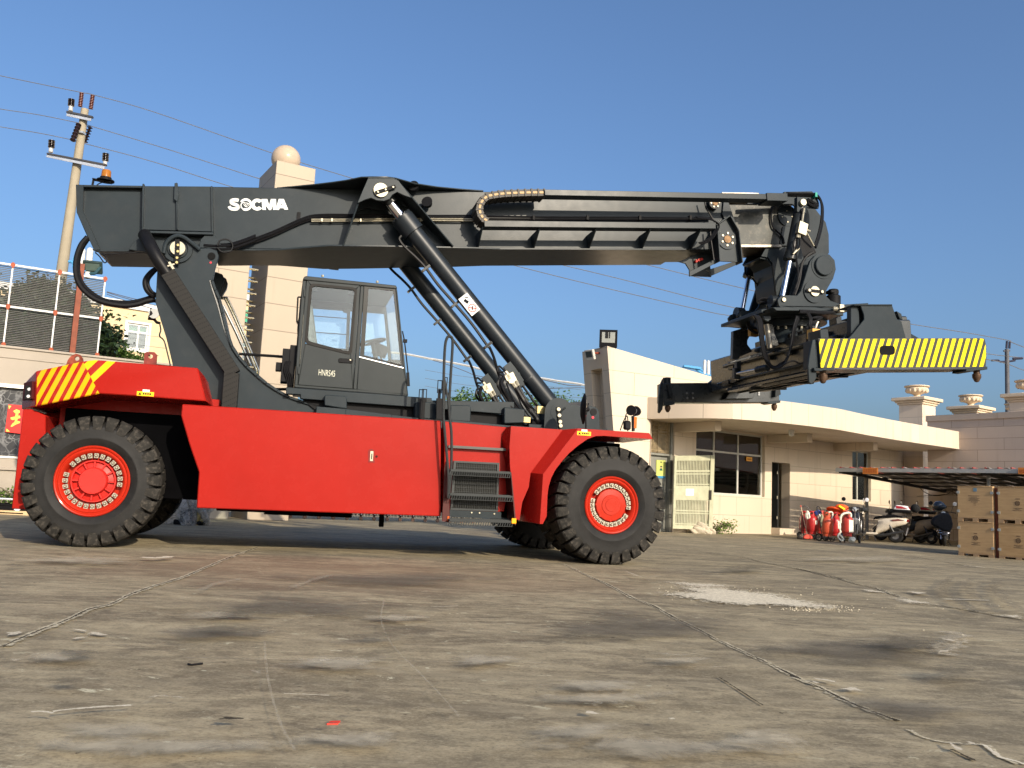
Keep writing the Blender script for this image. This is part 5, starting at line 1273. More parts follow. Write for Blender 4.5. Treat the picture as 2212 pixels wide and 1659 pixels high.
def sheet(name, rows, mat, z=.004):
    """rows: list of (left-edge, ..., right-edge) point rows; 'edge' attribute is 1 inside and 0 at the rim"""
    mb = MB(); lay = mb.bm.verts.layers.float.new('edge'); V__ = []
    for r_, (pts, es) in enumerate(rows):
        V__.append([])
        for p_, e_ in zip(pts, es):
            v = mb.bm.verts.new((p_[0], p_[1], z)); v[lay] = e_; V__[-1].append(v)
    for a, c in zip(V__, V__[1:]):
        for i in range(len(a)-1): mb.face([a[i], a[i+1], c[i+1], c[i]])
    o = mb.build(name, mat, fixn=False); tag(o, kind='structure'); return o
Z_N = [0]
def strip(name, pts, w, mat, jit=.3):
    P3 = spline([gp(*p) for p in pts], 6); rows = []; rnd = random.Random(len(pts)*7+int(pts[0][1]))
    Z_N[0] += 1
    for i, p_ in enumerate(P3):
        d = (P3[min(i+1, len(P3)-1)]-P3[max(i-1, 0)]).normalized(); n_ = Vector((-d.y, d.x, 0)); k = w*(1+rnd.uniform(-jit, jit)); q_ = p_+n_*rnd.uniform(-.15, .15)*w
        e = 0 if i in (0, len(P3)-1) else 1
        rows.append(([q_-n_*k, q_-n_*k*.4, q_+n_*k*.4, q_+n_*k], [0, e, e, 0]))
    return sheet(name, rows, mat, .004+.0006*Z_N[0])
def patch(name, w, cx, cy, rx, ry, mat, rings=5, n=26, ang=0.0):
    Z_N[0] += 1; rows = []
    for k in range(rings+1):
        f = k/rings; row = []
        for i in range(n+1):
            t_ = 2*math.pi*i/n; wob = 1+.18*math.sin(3*t_+cx)+.12*math.sin(5*t_+cy)
            x, y = rx*f*wob*math.cos(t_), ry*f*wob*math.sin(t_); row.append(gp(w, cx+x*math.cos(ang)-y*math.sin(ang), cy+x*math.sin(ang)+y*math.cos(ang)))
        rows.append((row, [1-f]*(n+1)))
    return sheet(name, rows, mat, .004+.0006*Z_N[0])
PALE = ragged_mat('pale_scrape', (.78,.71,.56), .54, 30, .10, (.60,.53,.39), bumpv=.05, eg=.42, amax=.8)
PALEC = ragged_mat('crack_edge_mortar', (.60,.53,.38), .585, 26, .08, bumpv=.1, amax=.85)
CRK = ragged_mat('crack_dark', (.07,.058,.043), .58, 14, .06, bumpv=.1)
CHALK = ragged_mat('chalk_scuff', (.64,.57,.43), .57, 22, .18, bumpv=.03, amax=.6)
DARK = ragged_mat('oil_stain', (.14,.122,.092), .46, 4.5, .20, bumpv=.03, amax=.6, eg=.5)
TYREM = ragged_mat('tyre_mark', (.16,.14,.108), .54, 14, .25, bumpv=.03, amax=.5)
BIGD = ragged_mat('grey_worn_area', (.175,.155,.125), .36, 1.9, .30, bumpv=.02, eg=.7, amax=.48)
CHALKT = ragged_mat('thin_chalk', (.56,.50,.38), .56, 30, .2, bumpv=.02, amax=.38)
PALEP = ragged_mat('pale_worn_patch', (.68,.61,.47), .42, 22, .10, (.50,.44,.33), bumpv=.05, eg=.6, amax=.8)
WORN = ragged_mat('worn_tan_patch', (.50,.44,.325), .42, 5, .25, bumpv=.02, eg=.6, amax=.6)
# crack crossing the right half of the yard
line1 = [('G2',215,130),('G2',330,185),('G2',420,225),('G2',520,280),('G2',610,315),('G2',700,365),('G2',800,415),('G2',900,468),('G2',1010,520),('G2',1120,570),('G2',1240,630),('G2',1340,675),('G2',1450,730),('G2',1560,775),('G2',1680,818)]
strip('pavement_joint', line1, .045, PALEC); strip('pavement_crack', line1, .012, CRK, .6)
strip('pavement_crack', [('G2',1710,850),('G2',1760,880),('G2',1850,905),('G2',1960,915),('G2',2060,925),('G2',2100,965),('G2',2200,1010)], .018, PALEC)
strip('pavement_crack', [('G2',1890,935),('G2',1940,960),('G2',2010,995)], .016, CRK); pass
strip('pavement_scrape', [('G2',2030,915),('G2',2070,945),('G2',2110,975),('G2',2170,990),('G2',2230,1010)], .016, PALE)
pass
strip('pavement_crack', [('G2',890,625),('G2',930,650),('G2',990,690),('G2',1100,760)], .010, CRK)
line2 = [('G2',830,85),('G2',1000,105),('G2',1080,125),('G2',1240,155),('G2',1320,175),('G2',1420,200),('G2',1500,222),('G2',1580,240),('G2',1660,270),('G2',1760,300),('G2',1860,315),('G2',1950,330),('G2',2100,358),('G2',2230,378)]
strip('pavement_joint', line2, .05, PALEC); strip('pavement_crack', line2, .016, CRK, .5)
line3 = [('G1',1125,58),('G1',1040,90),('G1',960,120),('G1',880,155),('G1',800,190),('G1',720,215),('G1',640,240),('G1',560,270),('G1',480,310),('G1',380,335),('G1',300,375),('G1',200,415),('G1',100,455),('G1',0,500)]
strip('pavement_joint', line3, .05, PALEC); strip('pavement_crack', line3, .012, CRK, .6)
strip('pavement_crack', [('p',1340,0) if False else ('j',-20,1030),('j',120,1055),('j',240,1080),('j',380,1110),('j',500,1140),('j',650,1170)], .02, CRK)
strip('pavement_crack', [('j',930,905),('j',1100,925),('j',1300,955),('j',1450,980),('j',1560,1000),('j',1750,1028),('j',1900,1045),('j',2212,1085)], .03, CRK)
strip('pavement_scrape', [('j',1640,1018),('j',1720,1024),('j',1780,1030),('j',1860,1040)], .07, PALE)
# gravel-filled pothole patch
patch('gravel_patch', 'G2', 1000, 283, 430, 42, ragged_mat('gravel_pale', (.74,.67,.51), .36, 18, .07, (.48,.42,.31), .35, eg=.55), ang=.09)
patch('gravel_patch', 'G2', 820, 228, 330, 22, PALE, ang=.06); patch('gravel_patch', 'G2', 1320, 320, 150, 16, PALE, ang=.05)
patch('gravel_patch', 'G2', 1730, 300, 190, 20, PALE, ang=.14); patch('gravel_patch', 'G2', 1560, 255, 120, 10, PALE, ang=.1); patch('gravel_patch', 'G2', 2160, 365, 110, 14, PALE, ang=.1)
strip('pavement_scrape', [('G2',1850,290),('G2',1950,292),('G2',2080,296)], .04, PALE); strip('pavement_scrape', [('G2',1870,430),('G2',1930,450),('G2',1880,500),('G2',1850,540)], .14, CHALK)
for w_, cx, cy, rx, ry, an in (('G1',415,447,55,11,.06),('G1',350,432,45,6,.15),('G1',340,466,45,5,-.1),('G1',60,447,50,12,-.1),('G2',1470,690,62,11,.05),('G2',1350,650,90,6,.15),('G2',1920,950,45,12,.5),('G2',1985,930,35,6,.3),('G2',1310,662,28,6,.3),('G2',1890,475,45,7,.2),('G2',1860,525,40,7,-.1),('G2',340,800,55,12,.1),('G2',1750,265,60,6,.1)): patch('pale_patch', w_, cx, cy, rx, ry, PALEP, ang=an)
for w_, cx, cy, rx, ry in (('G1',1250,330,620,70),('G2',560,420,620,110),('G2',1500,520,620,110),('G1',900,450,420,45),('G2',1750,780,420,80),('G1',1700,210,700,45)): patch('dark_worn_area', w_, cx, cy, rx, ry, BIGD)
for w_, cx, cy, rx, ry in (('G1',1450,590,380,55),('G1',700,960,900,70),('G2',700,960,1000,75),('G2',400,740,500,45),('G1',950,375,260,22),('G1',250,560,260,40),('G1',1700,385,240,25),('G1',2100,570,240,35),('G1',500,900,420,70),('G1',350,130,420,28),('G1',1500,930,380,50),('G2',350,690,330,45),('G2',720,575,200,22),('G2',300,900,330,60),('G2',1100,930,300,60),('G2',1500,120,420,22)): patch('worn_patch', w_, cx, cy, rx, ry, WORN)
# gravel crumbs standing on the patch
gm = MB(); rnd = random.Random(12)
for k in range(330):
    if k < 230: px, py = rnd.gauss(1330, 75), rnd.gauss(325, 8)
    elif k < 310: px, py = rnd.uniform(620, 1300), rnd.gauss(255, 18)
    else: px, py = rnd.gauss(1800, 120), rnd.gauss(310, 12)
    if k > 322: px, py = rnd.uniform(1300, 2200), rnd.uniform(100, 500)
    p_ = gp('G2', px, py); r_ = rnd.uniform(.0015, .006); ax = Vector((rnd.uniform(-1,1), rnd.uniform(-1,1), rnd.uniform(-.5,.5))).normalized(); ay = ax.cross(Vector((0,0,1))).normalized(); az = ax.cross(ay)
    gm.obox(p_+Vector((0,0,r_*.5)), ax*r_, ay*r_*rnd.uniform(.6,1), az*r_*.7)
o = gm.build('loose_gravel', pm('gravel_stone', (.52,.46,.34), .9, 0, .3, 30), ang=10); tag(o, 'pale crumbs of gravel scattered over the worn concrete patches', 'gravel', kind='stuff')
# scuffs and stains on the left
for nm_, pts, w_, mt in (('pavement_scrape', [('G1',210,818),('G1',320,805),('G1',450,795),('G1',580,787)], .016, PALE),('chalk_line', [('G1',410,520),('G1',560,515),('G1',800,512),('G1',1000,508),('G1',1240,504)], .008, CHALKT),
    ('chalk_line', [('G1',600,570),('G1',900,574),('G1',1300,580),('G1',1700,586),('G1',2212,592)], .009, CHALKT),('chalk_line', [('G1',1140,480),('G1',1150,640),('G1',1180,780),('G1',1220,900),('G1',1280,1005)], .010, CHALKT),
    ('chalk_line', [('G1',1660,300),('G1',1645,400),('G1',1690,510),('G1',1790,620),('G1',1900,740),('G1',1990,850)], .009, CHALKT),
    ('pavement_scrape', [('G1',600,120),('G1',680,122),('G1',750,115)], .10, PALE),('pavement_scrape', [('G1',1210,738),('G1',1330,742),('G1',1430,747)], .008, PALE),
    ('chalk_line', [('G1',850,275),('G1',930,240),('G1',1050,215)], .06, CHALKT),('chalk_line', [('G1',1240,260),('G1',1340,225),('G1',1440,195)], .06, CHALKT),('chalk_line', [('G1',1260,390),('G1',1380,382),('G1',1480,375)], .02, CHALKT),
    ('chalk_line', [('G2',0,595),('G2',400,602),('G2',700,610),('G2',980,616)], .012, CHALKT),('pavement_scrape', [('G1',1850,345),('G1',1930,342),('G1',1985,338)], .010, PALE),('pavement_scrape', [('G2',480,175) ,('G2',560,205),('G2',640,200)], .04, CHALK),
    ('pavement_scrape', [('G1',120,830),('G1',180,828),('G1',230,838)], .012, PALE),('pavement_scrape', [('G1',620,765),('G1',700,755),('G1',800,765)], .02, CHALK)):
    strip(nm_, pts, w_, mt)
for cx, cy, rx, ry, mt in ((1000,860,95,10,ragged_mat('wet_patch', (.07,.06,.045), .44, 14, .05, bumpv=.03, eg=.6)),(1000,450,330,36,DARK),(330,560,180,30,DARK),(1600,480,260,30,DARK),(280,690,120,25,DARK),(1430,885,60,9,DARK),(1540,825,60,6,DARK),(60,160,80,8,DARK),(1050,380,200,20,DARK)): patch('floor_stain', 'G1', cx, cy, rx, ry, mt)
for cx, cy, rx, ry in ((1400,600,260,42),(1110,650,50,25),(60,600,90,22),(800,310,90,9),(770,890,45,7)): patch('floor_stain', 'G1', cx, cy, rx, ry, CHALK)
for cx, cy, rx, ry, mt in ((350,800,70,22,CHALK),(690,865,30,12,PALE),(230,690,70,20,CHALK),(700,570,220,22,CHALK),(670,716,17,4,DARK),(540,817,18,4,DARK),(130,815,22,4,DARK),(270,722,8,3,DARK),(1700,520,300,60,DARK),(1900,640,280,50,DARK),(1000,170,220,18,DARK)): patch('floor_stain', 'G2', cx, cy, rx, ry, mt)
for off in (0, 60, 130): strip('tyre_mark', [('G2',1900+off*1.6,205+off*.1),('G2',1870+off*1.6,240),('G2',1880+off*1.7,280),('G2',1940+off*1.6,325),('G2',2000+off*1.5,360)], .10, TYREM)
# small litter
b = MB(); p_ = gp('G1', 1440, 824); b.vprism([(p_.x-.02,p_.y-.02),(p_.x+.018,p_.y-.01),(p_.x+.02,p_.y+.03),(p_.x-.015,p_.y+.02)], .001, .006); tag(b.build('plastic_scrap', pm('scrap_red', (.75,.05,.03), .5)), 'tiny red plastic scrap lying on the bare concrete', 'litter')
b = MB(); b.tube(spline([gp('G1',x,y)+Vector((0,0,.006)) for x,y in ((812,570),(825,573),(845,571),(875,568))],4), .005, 6); tag(b.build('rubber_scrap', BLACKM), 'short bent black rubber strip lying on a chalk line', 'litter')
# ================================================================== BUILDINGS
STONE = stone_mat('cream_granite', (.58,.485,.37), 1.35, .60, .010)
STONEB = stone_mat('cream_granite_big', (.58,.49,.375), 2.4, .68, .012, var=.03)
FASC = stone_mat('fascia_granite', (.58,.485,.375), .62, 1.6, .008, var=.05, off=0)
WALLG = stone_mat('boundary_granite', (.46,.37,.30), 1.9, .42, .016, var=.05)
def wall_open(mb, s0, s1, z0, z1, ops, v0, v1):
    """wall slab in a frame with rectangular openings (s0,s1,z0,z1), built as butted blocks"""
    xs = sorted({s0, s1, *[o for q in ops for o in q[:2]]})
    for a, c in zip(xs, xs[1:]):
        cur = z0
        for o in sorted([o for o in ops if o[0] <= a+1e-6 and o[1] >= c-1e-6], key=lambda o: o[2]):
            if o[2] > cur+1e-4: mb.box(a, c, v0, v1, cur, o[2])
            cur = o[3]
        if z1 > cur+1e-4: mb.box(a, c, v0, v1, cur, z1)
def bounds(fr, w, x0, y0, x1, y1, v=0):
    a, c = fr.T(w, x0, (y0+y1)/2, v), fr.T(w, x1, (y0+y1)/2, v)
    t_, b_ = fr.T(w, (x0+x1)/2, y0, v), fr.T(w, (x0+x1)/2, y1, v)
    return a.x, c.x, b_.z, t_.z
# ---------------- gatehouse
HF = Frame((6.55, 28.8), 36.97)
gh = thing('gatehouse', 'cream stone gatehouse with curved canopy and tall leaning pylon at its left end', 'building', HF)
win = bounds(HF, 'i', 505, 620, 1045, 1140); door = bounds(HF, 'i', 1117, 872, 1212, 1408)
lw = HF.T('i', 497, 900, 0).x; rw = HF.T('i', 1062, 900, 0).x
win = (lw, rw, win[2], win[3]); door = (HF.T('i',1117,1100,0).x, HF.T('i',1265,1100,0).x, door[2], door[3])
w2 = bounds(HF, 'h', 288, 1248, 422, 1610); w2 = (w2[0], w2[1], w2[2], w2[3])
ent = (HF.T('i',128,900,0).x, HF.T('i',318,900,0).x, -.05, HF.T('i',220,520,0).z)
b = MB(); wall_open(b, ent[0]-.02, 12.6, -.05, 3.398, [win, door, w2, (ent[0], ent[1], -.05, ent[3])], 0, .35)
b.box(ent[0]+.3, 12.6, 5.0, 5.3, -.05, 3.398); b.box(12.3, 12.6, .35, 5, -.05, 3.398); b.box(ent[0]-.02, ent[0]+.28, .35, 5.0, -.05, 3.398)
b.box(door[1]+.4, door[1]+.6, .35, 5.0, -.05, 3.398)
part(b, 'wall', STONE, gh)
PLAST = pm('interior_plaster', (.42,.42,.38), .9, 0, .1, 3)
b = MB(); b.box(ent[0]+.3, 12.3, .36, 4.99, -.02, .06); b.box(ent[0]+.3, 12.3, .36, 4.99, 3.33, 3.39); part(b, 'room_floor', PLAST, gh)
b = MB(); b.box(ent[0]+.31, door[0]-.2, .62, .70, .06, 3.32); b.m(1).box(1.0, 1.5, .52, .61, .06, 1.9); part(b, 'pane_backing', [pm('backing_pale', (.74,.76,.70), .8, 0, .1, 1.5), pm('cabinet_grey', (.22,.23,.22), .6)], gh)  # pale backing added close behind the glass to lighten the panes
# canopy
cp = [gp(w, x, y, 3.40) for w, x, y in [('i',200,516),('i',350,513),('i',500,512),('i',650,513),('i',800,518),('i',1000,532),('i',1200,551),('i',1430,577),('i',1659,606),('h',220,1098),('h',420,1135),('h',600,1165),('h',800,1195),('h',960,1218),('h',1145,1245)]]
fr_ = [HF.loc(p) for p in cp]; end = fr_[-1]
poly = [(p.x, p.y) for p in fr_]+[(end.x+.3, end.y+1.2), (end.x-1.5, 5.2), (ent[0]-.5, 5.2), (ent[0]-.7, 1.2)]
b = MB(); b.vprism(poly, 3.402, 4.06); canopy = part(b, 'canopy', FASC, gh, ang=20)
b = MB()
for w, x0, y0, x1, y1, dpt in (('i',1080,545,1360,600,1),('h',150,1095,400,1150,1),('h',715,1190,900,1250,1),('i',330,518,470,552,1)):
    a = HF.loc(gp(w, x1, min(y0, y1)+8, 3.38)); s0 = HF.T(w, x0, y1, 0).x
    b.box(s0, s0+.28, -1.6, -.002, 3.12, 3.398)
part(b, 'canopy_beam', STONEB, gh)
b = MB(); c = HF.loc(gp('i', 1480, 612, 3.36)); b.cyl((c.x, c.y*.6-.2, 3.30), (c.x, c.y*.6-.2, 3.40), .09, n=14); b.sphere((c.x, c.y*.6-.2, 3.27), .085, 12); part(b, 'ceiling_lamp', WHITEP, gh)
# windows
WF = pm('window_alu', (.50,.49,.44), .5, .2, .1, 8)
def window(fr, parent, q, cols, splitz, w_=.05, v=.12, name='window', mat=WF, g=WGLASS):
    mb = MB(); s0, s1, z0, z1 = q
    def fbox(a, c, d, e, dv=0): mb.box(a, c, v+dv, v+.06-dv, d, e)
    fbox(s0+.001, s0+w_, z0+.001, z1-.001); fbox(s1-w_, s1-.001, z0+.001, z1-.001); fbox(s0+w_, s1-w_, z0+.001, z0+w_); fbox(s0+w_, s1-w_, z1-w_, z1-.001)
    for c_ in cols: fbox(c_-w_/2, c_+w_/2, z0+w_, z1-w_, .004)
    xs = [s0+w_]+[x for c_ in cols for x in (c_-w_/2, c_+w_/2)]+[s1-w_]
    for zz in splitz:
        for a, c_ in zip(xs[::2], xs[1::2]): fbox(a, c_, zz-w_/2, zz+w_/2, .006)
    o = part(mb, name, mat, parent); mb = MB(); mb.box(s0+.01, s1-.01, v+.028, v+.032, z0+.01, z1-.01); part(mb, 'pane', g, o); return o
wz = HF.T('i', 850, 800, 0).z
wn = window(HF, gh, win, [HF.T('i',668,900,0).x, HF.T('i',866,900,0).x], [wz], .06)
c = HF.T('i', 935, 846, .1); b = MB(); b.box(c.x-.15, c.x+.15, .10, .118, c.z-.07, c.z+.07); b.m(1)
for k in range(5): b.box(c.x-.11+k*.045, c.x-.08+k*.045, .096, .10, c.z-.03, c.z+.02)
part(b, 'window_sticker', [pm('sticker_orange', (.75,.36,.06), .6), pm('sticker_ink', (.35,.15,.03), .6)], wn)
window(HF, gh, w2, [(w2[0]+w2[1])/2-.1], [w2[3]-.95], .05)
# metal door leaf inside the side doorway
b = MB(); b.box(door[1]-.55, door[1]-.50, .10, .34, door[2], door[3]-.02); b.box(door[0]+.03, door[0]+.07, .22, .30, door[2], door[3]-.02); o = part(b, 'door', pm('door_dark_metal', (.05,.05,.048), .4, .4), gh)
b = MB(); [b.cyl((door[1]-.56, .12, z_), (door[1]-.56, .12, z_+.1), .02, n=8) for z_ in (door[2]+.3, door[2]+1.0, door[3]-.4)]; part(b, 'hinge', STEEL, o)
b = MB(); b.box(door[0]-.01, door[1]+.01, -.35, -.001, -.02, door[2]); b.box(door[0]+.2, door[1]+.3, -.9, -.36, -.01, .03); part(b, 'door_step', STONEB, gh)
# entrance: grey door and grille above
e0, e1, _, e3 = ent; zs = HF.T('i', 220, 795, 0).z
b = MB(); b.box(e0+.02, e1-.05, .20, .26, 0, zs-.08); b.box(e1-.10, e1-.001, .05, .20, -.02, e3-.01); b.box(e0+.01, e1-.11, .08, .18, zs-.08, zs-.01)
ed = part(b, 'entrance_door', pm('door_grey_green', (.20,.20,.175), .5, .1, .15, 4), gh, bevel=.01)
b = MB()
for k in range(17): x = e0+.03+(e1-e0-.16)*k/16; b.box(x-.009, x+.009, .10, .118, zs, e3-.02)
for z_ in (zs+.08, zs+.62, zs+.72, zs+1.0, e3-.05): b.box(e0+.02, e1-.12, .122, .135, z_-.012, z_+.012)
part(b, 'entrance_grille', pm('rusty_cream_bars', (.42,.33,.20), .6, .1, .4, 14), gh)
b = MB(); b.box(e0+.02, e1-.1, .6, .65, zs, e3-.02); part(b, 'grille_backing', pm('grille_brown', (.05,.034,.022), .9, 0, .4, 6), gh)
q = HF.uz('i', [(177,853),(250,856),(248,1003),(174,1000)], .17)
b = MB(); b.prism(q, .17, .185); b.m(1).prism([lerp(q[0],q[3],.88), lerp(q[1],q[2],.88), q[2], q[3]], .166, .1695)
def pq(u, v): return lerp(lerp(q[0], q[1], u), lerp(q[3], q[2], u), v)
b.m(2).prism([pq(.34,.58), pq(.40,.46), pq(.62,.46), pq(.68,.58)], .166, .1695); b.m(3).prism([pq(.43,.46), pq(.41,.38), pq(.46,.33), pq(.57,.33), pq(.62,.38), pq(.59,.46)], .166, .1695)
b.m(4).prism([pq(.40,.38), pq(.42,.32), pq(.60,.32), pq(.63,.38)], .163, .1655); b.prism([pq(.42,.08), pq(.58,.08), pq(.58,.14), pq(.42,.14)], .166, .1695)
tag(b.build('notice_poster', [pm('poster_lime', (.46,.50,.14), .6), pm('poster_blue', (.04,.22,.40), .6), pm('uniform_green', (.02,.10,.07), .7), pm('poster_skin', (.45,.33,.22), .7), pm('poster_ink', (.03,.03,.03), .7)], fr=HF), 'yellow-green notice with a uniformed figure on the grey entrance door', 'poster')
# open barred gate leaf standing in front of the wall
q = HF.uz('i', [(318,818),(640,815),(622,1424),(302,1412)], -.30)
LEAF = pm('gate_leaf_green', (.40,.40,.28), .5, .05, .12, 5)
b = MB()
def qq(u, v): a = lerp(q[0], q[1], u); c_ = lerp(q[3], q[2], u); return lerp(a, c_, v)
def qbox(u0, u1, v0, v1, d0, d1): b.prism([qq(u0, v1), qq(u1, v1), qq(u1, v0), qq(u0, v0)], d0, d1)
qbox(0,.06,0,1,-.34,-.30); qbox(.90,1,0,1,-.36,-.30); qbox(.06,.90,0,.07,-.335,-.302); qbox(.06,.90,.415,.61,-.335,-.302); qbox(.06,.90,.95,1,-.335,-.302); qbox(.06,.90,.20,.225,-.33,-.305); qbox(.06,.90,.245,.26,-.33,-.305); qbox(.06,.90,.745,.76,-.33,-.305); qbox(.06,.90,.78,.795,-.33,-.305); qbox(.06,.90,.385,.40,-.33,-.305); qbox(.06,.90,.925,.94,-.33,-.305)
for k in range(1, 22):
    u = .06+.84*k/22; qbox(u-.010, u+.010, .07, .415, -.322, -.308); qbox(u-.010, u+.010, .61, .95, -.322, -.308)
leaf = part(b, 'barred_gate', LEAF, gh, label='open cream-green gate leaf with two barred panels')
b = MB(); qbox(.08,.9,.075,.41,-.20,-.19); part(b, 'mesh_panel', pm('rust_mesh', (.07,.040,.022), .8, 0, .6, 9), leaf)
b = MB(); qbox(.30,.50,.455,.545,-.338,-.3355); part(b, 'paper_notice', pm('paper_white', (.72,.72,.72), .8), leaf)
b = MB(); qbox(.88,.94,.47,.60,-.372,-.36); part(b, 'lock', pm('lock_dark', (.05,.045,.04), .5, .5), leaf)
# ---------------- pylon
PF = Frame((3.06, 26.3), 27.0)
def U2H(p, fr=PF): return HF.loc(fr.wp(p[0], p[1], p[2]))
fq_ = PF.uz('e', [(980,1265),(1659,1465)], 0)+PF.uz('i', [(1180,365),(1180,480),(128,515),(122,1425)], 0)+PF.uz('p', [(1342,1143)], 0)
fq_[-2] = (fq_[-3][0]+.0, -.05); fq_[-1] = (fq_[-1][0], -.05)
def ploft(pts, v0, v1, mb): mb.loft([U2H((x, v0, z)) for x, z in pts], [U2H((x, v1, z)) for x, z in pts])
b = MB(); ploft(fq_, 0, .38, b)
top, bot = fq_[0], fq_[-1]; corner = PF.loc(gp('e', 795, 1300, top[1])); dpt = corner.y
def lean(z): t_ = (z-bot[1])/(top[1]-bot[1]); return bot[0]+(top[0]-bot[0])*t_
nz = top[1]-.62
ploft([(lean(-.05), -.05), (lean(top[1]), top[1]), (lean(top[1])+.5, top[1]-.15), (lean(-.05)+.5, -.05)], dpt-.42, dpt, b)
ploft([(lean(nz), nz), (lean(top[1]), top[1]), (lean(top[1])+.5, top[1]-.15), (lean(nz)+.5, nz)], .382, dpt-.422, b)
ploft([(lean(-.05)+.30, -.05), (lean(nz)+.30, nz-.002), (lean(nz)+.5, nz-.002), (lean(-.05)+.5, -.05)], .382, dpt-.422, b)
pyl = part(b, 'pylon', STONEB, gh, label='tall leaning stone pylon with a recessed left side')
# floodlight on top and small one on its flank
def floodlight(mb, c, n_, up_=Vector((0,0,1)), w=.20, h=.20):
    n_ = n_.normalized(); sx = n_.cross(up_).normalized(); sz = sx.cross(n_)
    mb.m(0).obox(c, sx*w, n_*.045, sz*h); mb.m(1).obox(c+n_*.047+sz*h*.12, sx*w*.74, n_*.004, sz*h*.60); mb.m(0)
LENS = pm('lamp_reflector', (.30,.30,.26), .2, .3)
c = at_depth('e', 990, 1220, 26.3); fl = thing('flood_light', 'square black LED floodlight standing on top of the leaning stone pylon', 'floodlight', loc=(c.x, c.y+.1, top[1]))
b = MB(); floodlight(b, Vector((0, 0, c.z-top[1]+.03)), Vector((-.1,-1,.0)), w=.27, h=.27); part(b, 'housing', [pm('lamp_black', (.005,.005,.006), .6, 0, .1, 5, 0, 40, .1), LENS], fl, bevel=.01)
b = MB(); b.box(-.24,-.20,-.02,.04,-.02,.35); b.box(.20,.24,-.02,.04,-.02,.35); b.box(-.10,-.01,-.056,-.05,.27,.46); b.box(.01,.10,-.056,-.05,.27,.46); part(b, 'bracket', BLACKM, fl)
c = PF.wp(lean(5)-.14, .30, 0); cc = at_depth('e', 868, 1322, c.y); fl2 = thing('flood_light', 'small white floodlight with a rusty bracket on the pylon\'s shaded left side', 'floodlight', loc=cc)
b = MB(); floodlight(b, Vector((0,0,0)), Vector((-.8,-.7,-.35)), w=.17, h=.15); part(b, 'housing', [pm('lamp_dirty_white', (.45,.43,.38), .6), pm('lamp_glass_dark', (.05,.06,.06), .1)], fl2, bevel=.01)
b = MB(); b.tube([(0.05,.05,.05),(.30,.18,.10)], .035); part(b, 'bracket', RUST, fl2)
# ---------------- blue lamp and white tubes on the gatehouse roof
def mast_tubes(loc, label1, pts, r_, grp=None):
    t_ = thing('antenna', label1, 'antenna', loc=loc, group=grp)
    for a, c_ in pts:
        mb = MB(); mb.cyl(Vector(a)-Vector(loc), Vector(c_)-Vector(loc), r_, n=12); mb.sphere(Vector(c_)-Vector(loc), r_, 10); part(mb, 'tube', WHITEP, t_)
D_ = 31.5
a1, a2, a3, a4 = (at_depth('i', x, y, D_) for x, y in ((566,150),(570,46),(598,155),(600,50)))
mast_tubes(a1, 'pair of short white antenna tubes on the gatehouse roof beside the blue lamp', [(a1, a2), (a3, a4)], .055)
BLUE = pm('lamp_blue', (.08,.30,.55), .4)
l0 = at_depth('i', 590, 165, D_); sl = thing('roof_lamp', 'light blue angled lamp arm on the gatehouse roof behind the spreader', 'lamp', loc=l0)
b = MB(); 
ptsb = [at_depth('i', x, y, D_)-l0 for x, y in ((430,98),(455,92),(480,97),(505,112),(530,135),(560,150),(615,165))]
b.tube(spline(ptsb, 4), .05); b.tube([at_depth('i',505,112,D_)-l0, at_depth('i',545,118,D_)-l0, at_depth('i',575,150,D_)-l0], .03); part(b, 'arm', BLUE, sl)
b = MB(); b.obox(at_depth('i',465,98,D_)-l0, (.32,0,-.03), (0,.12,0), (.01,0,.045)); part(b, 'lamp_head', BLUE, sl, bevel=.02)
# ---------------- gate tower with stone ball
GF = Frame((-6.34, 22.0), 30.8)
tw = thing('gate_tower', 'tall cream stone gate tower, two slabs joined by metal rungs, stone ball on top', 'gate tower', GF)
zt = 9.2; wT = GF.loc(gp('c', 403, 275, zt)).x; dT = GF.loc(gp('c', 50, 335, zt)).y
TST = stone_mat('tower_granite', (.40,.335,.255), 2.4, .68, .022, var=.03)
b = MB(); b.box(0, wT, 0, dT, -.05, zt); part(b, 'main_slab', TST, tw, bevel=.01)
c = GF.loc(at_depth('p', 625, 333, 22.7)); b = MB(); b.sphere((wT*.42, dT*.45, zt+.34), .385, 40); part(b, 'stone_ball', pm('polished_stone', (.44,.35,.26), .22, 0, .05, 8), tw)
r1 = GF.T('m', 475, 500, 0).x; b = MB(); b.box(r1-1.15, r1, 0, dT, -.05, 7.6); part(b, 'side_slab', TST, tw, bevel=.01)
RUNG = pm('brass_rung', (.62,.53,.34), .25, .9)
for x, y in ((600,178),(590,308),(578,441),(565,571),(553,704),(542,834),(530,969)):
    a = GF.T('m', x-90, y-8, .25); mb = MB(); e_ = GF.T('m', x, y, .25); mb.cyl((r1-.02, .25, e_.z), (e_.x, .25, e_.z), .028, n=10); mb.cyl((r1-.02, dT*.75, e_.z), (.03, dT*.75, e_.z), .028, n=10); part(mb, 'rung', RUNG, tw)
    zz = e_.z
# further rungs hidden behind the machine but seen from the side
for k in range(1, 8):
    mb = MB(); z_ = zz-k*.62
    if z_ > .3: mb.cyl((r1-.02, .25, z_), (.03, .25, z_), .028, n=10); part(mb, 'rung', RUNG, tw)
